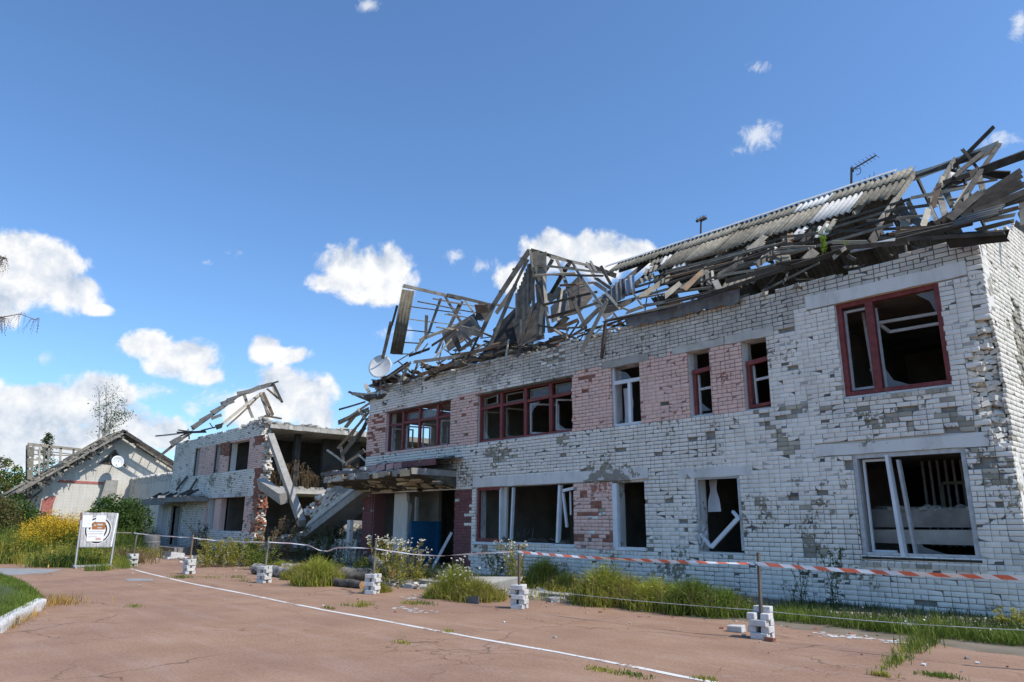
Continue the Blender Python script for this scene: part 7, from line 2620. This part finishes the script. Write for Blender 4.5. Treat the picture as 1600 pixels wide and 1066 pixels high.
# thin half-bare birch behind the house
root = empty('birch_tree', (-75, 16.8, 0))
tag(root, 'thin half-bare birch with sparse leaves rising behind the pale gable', 'tree', 'trees beyond the ruins')
mb = MB()
v = Veg()
for k, (xx, top, ln) in enumerate(((154, 607, -4), (163, 596, 2), (160, 612, 0), (175, 610, 6))):
    b0 = Vector((-75, 16.6 + k * .14, 0))
    pass
T0 = [Vector((-75,16.48,7.06)), Vector((-75,16.8,7.08)), Vector((-75,17.06,7.1))]
T1 = [Vector((-75,15.8,13.39)), Vector((-75,16.21,14.36)), Vector((-75,16.89,13.77))]
g = np.random.default_rng(77)
for a_, b_ in zip(T0, T1):
    lo = Vector((-75, a_.y + .1, 0))
    mb.path([lo, a_, a_.lerp(b_, .5) + Vector((0, g.normal(0, .15), 0)), b_], [.13, .085, .05, .015], 6)
    for i in range(26):
        f = g.uniform(.25, 1)
        c = a_.lerp(b_, f)
        d = Vector((g.normal(0, .6), g.normal(0, 1), g.uniform(.2, 1.2))).normalized()
        e = c + d * g.uniform(.5, 1.3)
        mb.tube(c, e, .014, 4, .005)
        for j in range(3):
            e2 = e + Vector((g.normal(0, .3), g.normal(0, .3), g.normal(.1, .3)))
            mb.tube(c.lerp(e, .7), e2, .006, 3, .004)
        v.leaves(np.repeat(np.array(e)[None], 2, 0) + g.normal(0, .14, (2, 3)), .09, 1, g)
for (c, n, s_) in (((-75,16.03,11.67), 70, .4), ((-75,17.35,11.52), 110, .4), ((-75,17.83,11.2), 120, .4), ((-75,17.14,11.01), 110, .4), ((-75,18.27,11.61), 110, .4), ((-75,16.95,9.98), 170, .42), ((-75,17.64,12.64), 60, .3), ((-75,16.81,12.3), 60, .4), ((-75,16.91,13.17), 70, .6)):
    p_ = np.array(c) + g.normal(0, s_, (n, 3)) * np.array((1, 1, .8))
    v.leaves(p_, .17, 0, g, .6)
    for j in range(5): mb.tube(T0[1].lerp(T1[1], .3), tuple(np.array(c) + g.normal(0, s_ * .6, 3)), .014, 4, .006)
mb.build('trunk', [BIRCHB], root)
link('crown', v.mesh('crown', [LB, LRUST]), root)
# spruce behind the roof skeleton
root = empty('spruce_tree', (-80, 13.2, 0))
tag(root, 'dark narrow spruce standing behind the bare roof skeleton', 'tree', 'trees beyond the ruins')
MB().tube((-80, 13.2, 0), (-80, 13.1, 9.8), .14, 6, .02).build('trunk', [WOODD], root)
v = Veg()
for i in range(120):
    z = 1.8 + 7.9 * (i / 120)
    r_ = 1.75 * (1 - i / 125) ** .8 + .12
    an_ = g.uniform(0, 6.28)
    n = 40
    f = g.uniform(0, 1, n)
    c = np.stack([-80 + r_ * f * np.cos(an_), 13.15 + r_ * f * np.sin(an_), z - .35 * f * r_ + .25 * f * f], 1) + g.normal(0, .08, (n, 3))
    v.leaves(c, .2, 0, g, .35, .25)
link('crown', v.mesh('crown', [LD]), root)
tree('broadleaf_tree', -80, 23.5, 7.9, 2.3, 2.4, 2600, .2, [LB, LY], 'crown peeping over the right rake of the pale gabled house', seed=8)
# weeping birch just outside the left edge, a few twigs reach in
root = empty('weeping_birch', (-14.0, -1.2, 0))
tag(root, 'weeping birch whose drooping bare twigs hang in at the left edge', 'tree')
mb = MB()
mb.path([(-14.0, -1.2, 0), (-13.9, -1.1, 2.5), (-13.7, -1.0, 5), (-13.8, -.9, 8)], [.16, .13, .1, .04], 8)
v = Veg()
P0, P1, P2 = Vector((-11,1.06,4.13)), Vector((-11,1.26,4.22)), Vector((-11,1.45,4.18))
mb.path([(-13.8, -1.0, 3.6), (-12.2, .4, 4.25), tuple(P0), tuple(P1), tuple(P2)], [.05, .02, .008, .005, .003], 5)
Q0 = Vector((-11,1.01,4.92))
mb.path([(-13.75, -1.0, 4.6), (-12.2, .3, 5.2), tuple(Q0 - Vector((0, .12, -.03))), tuple(Q0)], [.05, .02, .007, .003], 5)
for c, n, L in ((P0, 16, .22), (P0 + Vector((0, .02, .0)), 16, .2), (P1, 5, .2), (P2, 8, .2), (Q0, 14, .2), (Q0 - Vector((0, .08, 0)), 14, .2), (P0 - Vector((0, .12, -.2)), 14, .3)):
    for i in range(n):
        a_ = c + Vector((random.gauss(0, .05), random.gauss(0, .04), random.gauss(0, .02)))
        e = a_ + Vector((random.gauss(0, .03), random.gauss(0, .04), -L * random.uniform(.5, 1.1)))
        mb.tube(c, a_, .003, 3)
        mb.tube(a_, e, .0018, 3, .001)
        cc = np.array([tuple(a_.lerp(e, f)) for f in np.linspace(.1, 1, 7)])
        v.leaves(cc, .016, 0, rng, .5, .6)
mb.build('trunk', [simple('birch_twig', (.12, .085, .07), (.22, .18, .16), 9, .9, 40, .2)], root)
n = 900
p_ = np.array((-13.8, -1.1, 6.6)) + rng.normal(0, 1, (n, 3)) * np.array((.8, .5, 1.0))
p_ = p_[p_[:, 1] < .2]
v.leaves(p_, .05, 0, rng)
link('crown', v.mesh('crown', [LRUST]), root)

# ================================================================== barrier: pedestals, stakes, tapes
ST = [(-6.01, 10.41), (-11.17, 10.26), (-15.64, 9.64), (-20.28, 9.0), (-25.2, 8.62), (-30.85, 8.45)]
WHERE = ['nearest to the camera, below the big lower window', 'in front of the wide broken opening', 'in front of the blue entrance dado', 'beside the log pile', 'before the far wing canopy', 'farthest away, next to the notice board']
ped_mesh = MB().box((-.125, -.06, 0), (.125, .06, .088), 0, .004).build('brick', [LBRICK], None, bevel=.005)
pm = ped_mesh.data
bpy.data.objects.remove(ped_mesh)
for i, (x, y) in enumerate(ST):
    ped = empty('brick_pedestal', (x, y, 0), random.uniform(-.25, .25) + .3, local=True)
    tag(ped, 'stack of whitewashed bricks holding the stake ' + WHERE[i], 'brick pedestal', 'brick pedestals of the barrier')
    for L in range(5):
        for s_ in (-1, 1):
            if i == 0 and L == 4 and s_ < 0: continue
            o = link('brick', pm, ped)
            if L % 2: o.location, o.rotation_euler = (s_ * .095 + random.uniform(-.01, .01), random.uniform(-.02, .02), L * .09), (0, 0, PI / 2 + random.uniform(-.1, .1))
            else: o.location, o.rotation_euler = (random.uniform(-.02, .02), s_ * .095 + random.uniform(-.01, .01), L * .09), (0, 0, random.uniform(-.1, .1))
            bv = o.modifiers.new('bevel', 'BEVEL')
            bv.width = .006
            bv.segments = 1
    mb = MB().beam((x, y, .02), (x + random.uniform(-.03, .03), y + .02, 1.22), .042 if i else .055, .035)
    o = mb.build('stake', [WOODD if i == 0 else (WOODB if i in (1, 4) else WOOD)])
    tag(o, ('dark' if i == 0 else 'brown' if i in (1, 4) else 'grey') + ' wooden stake of the tape barrier, ' + WHERE[i], 'stake', 'stakes of the tape barrier')
o = MB().box((-6.75, 10.66, 0), (-6.5, 10.8, .1), 0, .012).build('fallen_brick', [LBRICK], bevel=.008)
tag(o, 'single whitewashed brick lying left of the nearest pedestal', 'brick')
o = MB().box((-5.86, 10.2, 0), (-5.73, 10.3, .05), 0, .012).build('brick_piece', [RED])
tag(o, 'small red brick piece at the foot of the nearest pedestal', 'brick')


def tape(pts, wd, period, label, twist=0.0, thin=False):
    P = [Vector(p_) for p_ in pts]
    # resample
    out_ = []
    for a_, b_ in zip(P[:-1], P[1:]):
        n = max(2, int((b_ - a_).length / .05))
        out_ += [a_.lerp(b_, i / n) for i in range(n)]
    out_.append(P[-1])
    mb = MB()
    s_ = 0
    L = 0
    lens = [0]
    for a_, b_ in zip(out_[:-1], out_[1:]):
        L += (b_ - a_).length
        lens.append(L)
    up_ = []
    for i, c in enumerate(out_):
        an_ = twist * math.sin(lens[i] * 1.7) + twist * .4 * math.sin(lens[i] * 4.1 + 1)
        up_.append(Vector((0, math.sin(an_), math.cos(an_))) * wd / 2)

    def at(s_, side):
        s_ = min(max(s_, 0), L)
        i = min(int(np.searchsorted(lens, s_)), len(lens) - 1)
        i = max(i, 1)
        f = (s_ - lens[i - 1]) / max(1e-6, lens[i] - lens[i - 1])
        return out_[i - 1].lerp(out_[i], f) + (up_[i - 1].lerp(up_[i], f)) * side
    k = 0
    s_ = 0
    st = period / 8
    while s_ < L:
        e = min(s_ + st, L)
        sl = period * .28
        mb.add([at(s_ + sl * .5, -1), at(e + sl * .5, -1), at(e - sl * .5, 1), at(s_ - sl * .5, 1)], [(0, 1, 2, 3)], int((s_ / period * 2) % 2))
        s_ += st
    o = mb.build('barrier_tape', [TAPEW, TAPER if wd > .045 else TAPEP])
    sd_ = o.modifiers.new('solid', 'SOLIDIFY')
    sd_.thickness = .002
    tag(o, label, 'barrier tape', 'red and white barrier tapes')
    return o


def sagline(a_, b_, sag, n=12):
    a_, b_ = Vector(a_), Vector(b_)
    return [a_.lerp(b_, i / n) - Vector((0, 0, sag * 4 * (i / n) * (1 - i / n))) for i in range(n + 1)]


t0_, t1_, t2_, t3_, t4_, t5_ = (-6.02,10.41,1.06), (-11.21,10.26,1.08), (-15.67,9.64,1.03), (-20.35,9,1.09), (-25.29,8.62,1.13), (-31.27,8.45,1.21)
tn = (-2.4,10.7,1.03)
tape(sagline((t0_[0], t0_[1] - .03, t0_[2]), (tn[0], tn[1], tn[2]), .03), .055, .36, 'bright red and white tape running right from the nearest stake', .45)
tape(sagline((t1_[0], t1_[1] - .03, t1_[2]), (t0_[0], t0_[1] - .03, t0_[2]), .04), .05, .36, 'red and white tape between the two nearest stakes', .85)
tape([t2_, (-14.25,9.8,0.94), (-13.29,9.9,0.93), (-12.47,10.05,1), t1_], .03, .9, 'thin sagging tape crossing in front of the blue entrance', 1.2)
tape([t3_, (-19.39,9.2,1.08), (-18.38,9.3,1.05), (-17.89,9.35,0.93), (-17.5,9.4,0.91), (-17.2,9.45,1.01), (-16.62,9.5,1.03), t2_], .035, 1.2, 'twisted tape with a hanging loop in front of the fallen wall', 1.2)
tape(sagline(t4_, t3_, .04), .035, 1.4, 'faded pale tape before the far wing windows', 1.0)
tape(sagline(t5_, t4_, .02), .035, 1.6, 'faded pale tape before the far wing canopy', 1.0)
tape([(-30.4,7.6,1.23), t5_], .035, 1.6, 'short faded tape from the notice board to the farthest stake', 1.0)
for a_, b_, lb in (((-11,10.26,0.39), (-6.09,10.41,0.39), 'thin pale cord strung low between the two nearest stakes'), ((-5.88,10.41,0.39), (-2.48,10.7,0.44), 'thin pale cord strung low to the right of the nearest stake')):
    o = MB().path(sagline(a_, b_, .03, 10), .0042, 5).build('cord', [ROPE])
    tag(o, lb, 'cord', 'low cords of the barrier')
o = MB().tube((tn[0] + .02, tn[1], 0), (tn[0] + .02, tn[1], 1.2), .028, 6).build('stake', [WOODD])
tag(o, 'dark stake just outside the right edge holding the tape end', 'stake', 'stakes of the tape barrier')

# ================================================================== notice board
sg = empty('notice_board', (-30.6, 7.1, 0))
tag(sg, 'grey wooden notice board on a metal frame with papers and a ring target', 'notice board')
TL_, TR_, BR_, BL_ = Vector((-30.6,6.47,1.94)), Vector((-30.6,7.67,1.95)), Vector((-30.6,7.62,0.73)), Vector((-30.6,6.54,0.74))
ex = (BR_ - BL_)
for k in range(10):
    f0, f1 = k / 10 + .004, (k + 1) / 10 - .004
    b0, b1, c1, c0 = BL_.lerp(BR_, f0), BL_.lerp(BR_, f1), TL_.lerp(TR_, f1), TL_.lerp(TR_, f0)
    dz = random.uniform(-.012, .012)
    MB().prism([b0, b1, c1 + Vector((0, 0, dz)), c0 + Vector((0, 0, dz))], (-.02 + random.uniform(-.003, .003), 0, 0)).build('plank', [GREYF], sg)


def bp(u_, v_, off=.02):
    """point on the board: u to the right, v down from the top"""
    return TL_.lerp(TR_, u_).lerp(BL_.lerp(BR_, u_), v_) + Vector((off, 0, 0))


FL, FR = Vector((-30.5,6.47,0.05)), Vector((-30.55,7.63,0.05))
FL.z = FR.z = .02
mb = MB().beam(FL, bp(.0, .0, -.04), .05, .05).build('post', [METAL], sg)
MB().beam(FR, bp(1.0, .02, -.04), .05, .05).build('post', [METAL], sg)
MB().beam(FL + Vector((0, 0, .05)), FR + Vector((0, 0, .05)), .07, .06).build('foot_bar', [METAL], sg)
MB().beam(FL + Vector((.35, -.03, -.0)), FL + Vector((-.4, 0, .05)), .06, .06).build('foot', [METAL], sg)
MB().beam(FR + Vector((.3, .05, -.0)), FR + Vector((-.4, 0, .05)), .06, .06).build('foot', [METAL], sg)
MB().beam(bp(0, 1.0, -.03), bp(1, 1.0, -.03), .05, .04).build('rail', [METAL], sg)
MB().beam(bp(-.02, .0, -.02), bp(-.03, 1.0, -.02), .06, .05).build('side_board', [simple('dull_red_board', (.2, .1, .09), (.3, .18, .16), 8, .8, 50, .2)], sg)
MB().beam(bp(.98, .02, .012), bp(.955, 1.0, .012), .05, .02).build('edge_strip', [PAPER], sg)
BLK = simple('black_print', (.02, .02, .025), (.035, .035, .04), 9, .8, 50, .05, var=0)
cx_, cy_ = .485, .52


def ring(r0, r1, off, mat, name, a0=0, a1=2 * PI):
    n = 40
    vs = []
    for i in range(n + 1):
        an_ = a0 + (a1 - a0) * i / n
        for r_ in (r0, r1):
            vs.append(bp(cx_ + r_ * math.cos(an_), cy_ + r_ * 1.02 * math.sin(an_), off))
    MB().add(vs, [(2 * i, 2 * i + 2, 2 * i + 3, 2 * i + 1) for i in range(n)]).build(name, mat, sg)


ring(0, .40, .004, PAPER, 'target')
ring(.335, .375, .007, BLK, 'target_ring')
ring(.225, .27, .007, BLK, 'target_ring')


def sheet(u0, v0, u1, v1, off, mat, name, lines=(), lm=None):
    o = MB().prism([bp(u0, v0, off), bp(u1, v0, off), bp(u1, v1, off), bp(u0, v1, off)], (.003, 0, 0)).build(name, mat, sg)
    for (a0, a1, b0, b1) in lines:
        MB().poly([bp(u0 + (u1 - u0) * a0, v0 + (v1 - v0) * b0, off + .006), bp(u0 + (u1 - u0) * a1, v0 + (v1 - v0) * b0, off + .006), bp(u0 + (u1 - u0) * a1, v0 + (v1 - v0) * b1, off + .006), bp(u0 + (u1 - u0) * a0, v0 + (v1 - v0) * b1, off + .006)]).build('text_line', lm, o)
    return o


INK = simple('grey_print', (.45, .45, .47), (.52, .52, .54), 9, .8, 50, .05, var=0)
INKR = simple('pink_print', (.6, .35, .3), (.66, .42, .36), 9, .8, 50, .05, var=0)
sheet(.02, .08, .29, .44, .012, PAPER, 'paper', [(.15, .85, .15 + k * .12, .19 + k * .12) for k in range(6)], PAPER)
sheet(.39, .08, .67, .28, .012, PAPER, 'paper')
sheet(.31, .29, .68, .50, .015, simple('orange_brown_label', (.33, .12, .03), (.40, .16, .045), 9, .8, 50, .05, var=0), 'label', [(.36, .8, .18, .42), (.1, .28, .3, .5), (.4, .75, .66, .84)], INK)
sheet(.18, .50, .68, .85, .018, PAPER, 'paper', [(.08, .92, .12, .17), (.08, .92, .32, .38), (.08, .6, .58, .62)], INK)
MB().poly([bp(.45, .745, .028), bp(.6, .745, .028), bp(.6, .80, .028), bp(.45, .80, .028)]).build('print_mark', INKR, sg)
o = MB().beam((-31.08,5.748,0), tuple(Vector((-33,6.16,0.53))), .07, .04).build('marker_stake', [simple('yellow_wood', (.5, .34, .07), (.6, .42, .1), 9, .8, 50, .2)])
tag(o, 'yellow marker stake leaning in the weeds left of the notice board', 'stake')

# grey metal barrel by the porch
bx, by = -41.5, 12.1
bc = Vector((-41,12,0.54))
root = empty('barrel', (bc.x, bc.y, 0))
tag(root, 'grey metal barrel standing in shade left of the porch', 'barrel')
mb = MB()
prof = [(.36, 0), (.4, .05), (.42, .45), (.4, .88), (.34, .98), (.3, 1.0)]
n = 18
vs = [(bc.x + r_ * math.cos(2 * PI * i / n), bc.y + r_ * math.sin(2 * PI * i / n), z * 1.0) for r_, z in prof for i in range(n)]
fs = [(j * n + i, j * n + (i + 1) % n, (j + 1) * n + (i + 1) % n, (j + 1) * n + i) for j in range(len(prof) - 1) for i in range(n)] + [tuple(range((len(prof) - 1) * n, len(prof) * n))]
mb.add(vs, fs)
mb.build('body', [simple('shade_darkened_metal', (.11, .115, .12), (.2, .2, .2), 3, .7, 40, .2)], root, smooth=True)  # metal colour darkened to stand in for the shade around it
MB().tube((bc.x, bc.y, .62), (bc.x, bc.y, .66), .435, 18).build('hoop', [METAL], root)

# ================================================================== logs
m, t = new_mat('log_bark')
P = pos(t)
c = t.mix(t.ramp(t.noise(P, 6, 5, .6), [(.38, 0), (.62, 1)]), (.10, .085, .07), (.40, .37, .33))
finish(t, c, .95, t.noise(P, 30, 5), .7, .02)
BARKM = m
CUT = simple('cut_log_end', (.30, .16, .08), (.46, .28, .15), 12, .9, 50, .3)
CHAR = simple('charred_bark', (.045, .04, .036), (.16, .145, .13), 8, .95, 40, .6)


def log(a_, b_, r_, mat, label):
    a_, b_ = Vector(a_), Vector(b_)
    root = empty('log', tuple((a_ + b_) / 2))
    tag(root, label, 'log', 'logs lying on the edge of the asphalt')
    n, K = 14, 9
    d = (b_ - a_).normalized()
    u_ = d.orthogonal().normalized()
    w_ = d.cross(u_)
    vs = []
    for j in range(K + 1):
        c = a_.lerp(b_, j / K) + Vector((0, 0, .015 * math.sin(j * 1.3)))
        for i in range(n):
            an_ = 2 * PI * i / n
            q = r_ * (1 + .12 * fbm(j * .8, math.cos(an_) * 1.5, math.sin(an_) * 1.5 + r_ * 9)) * (1 - .12 * j / K)
            vs.append(c + (u_ * math.cos(an_) + w_ * math.sin(an_)) * q)
    MB().add(vs, [(j * n + i, j * n + (i + 1) % n, (j + 1) * n + (i + 1) % n, (j + 1) * n + i) for j in range(K) for i in range(n)]).build('bark', [mat], root, smooth=True)
    mb = MB()
    mb.poly([vs[i] for i in range(n)])
    mb.poly([vs[K * n + i] for i in reversed(range(n))])
    mb.build('cut_end', [CUT], root)['kind'] = 'stuff'


def gl(p_, z): return (p_[0], p_[1], z)


log(gl((-23.938,10.293,0), .16), gl((-22.297,10.498,0), .16), .17, BARKM, 'birch log behind the fourth pedestal with a reddish left end')
log(gl((-22.762,10.354,0), .15), gl((-21.062,10.327,0), .15), .16, BARKM, 'birch log whose pale cut end faces right, right of the fourth pedestal')
log(gl((-24.673,11.555,0), .13), gl((-24.171,12.256,0), .13), .14, BARKM, 'grey log at the back of the log pile')
log(gl((-19.829,11.128,0), .17), gl((-18.976,11.857,0), .17), .2, CHAR, 'thick dark log behind the third pedestal')
log(gl((-18.389,9.984,0), .1), gl((-16.989,10.171,0), .1), .11, CHAR, 'split charred log with torn bark left of the third pedestal')
log(gl((-21.467,13.158,0), .5), gl((-18.131,11.792,0), .28), .13, BARKM, 'grey log resting aslant beside the third stake')
mb = MB()
for (c, n, s_) in (((-26.218,12.644,0), 14, .8), ((-31.378,11.602,0), 40, 1.0), ((-17.096,11.693,0), 34, .9), ((-13.967,11.771,0), 40, .8), ((-12.152,12.328,0), 22, .6), ((-36.634,12.181,0), 60, 1.6), ((-24.12,14.237,0), 40, 1.2), ((-4.874,13.151,0), 8, .7)):
    for i in range(n):
        rr_ = random.choice((.03, .04, .05, .08, .13))
        mb.lump((c[0] + random.gauss(0, s_), c[1] + random.gauss(0, s_ * .5), random.uniform(.02, .06)), rr_, random.choice((0, 0, 0, 1, 1, 2)) if rr_ < .05 else random.choice((0, 0, 1)), (1.4, 1, .5))
o = mb.build('rubble', [STONE, LBRICK, RED])
tag(o, 'loose chunks of masonry scattered in front of the ruin', 'rubble', kind='stuff')
for i, (a_, r_, lb) in enumerate((((-36.898,11.776,0), .5, 'pale concrete block lying in the weeds below the porch, left one'), ((-35.693,13.623,0), .45, 'pale concrete block lying in the weeds below the far wing window'), ((-14.178,12.051,0), .55, 'broad pale stone slab lying behind the second nearest stake'), ((-19.511,13.333,0), .5, 'pale stone slab lying in the weeds before the entrance'))):
    mb = MB().lump((a_[0], a_[1], .14), r_, 0, (1.5, .8, .3))
    tag(mb.build('stone_slab', [LBRICK if i < 2 else CONC]), lb, 'stone slab')
mb = MB()
c = Vector((-12.503,10.102,0))
mb.beam(c + Vector((-.2, 0, .02)), c + Vector((.22, .05, .06)), .2, .02)
tag(mb.build('roofing_scrap', [SLATED]), 'grey scrap of roofing lying on the asphalt edge below the wide opening', 'scrap')
mb = MB()
c = Vector((-12.348,12.318,0))
for i in range(9):
    a_ = c + Vector((random.uniform(-.6, .7), random.uniform(-.2, .3), .03))
    mb.beam(a_, a_ + Vector((random.uniform(-.7, .7), random.uniform(-.3, .3), random.uniform(0, .12))), .05, .03)
tag(mb.build('scrap_wood', [WOODD]), 'dark scrap laths lying on the asphalt before the green clumps', 'scrap', kind='stuff')
o = MB().box((-46.5, 13.0, -.02), (-40.5, 14.6, .35), 0, .03).build('porch_step', [CONCD])
tag(o, 'dark concrete step in shade before the far wing porch', 'step')
bpy.context.view_layer.update()
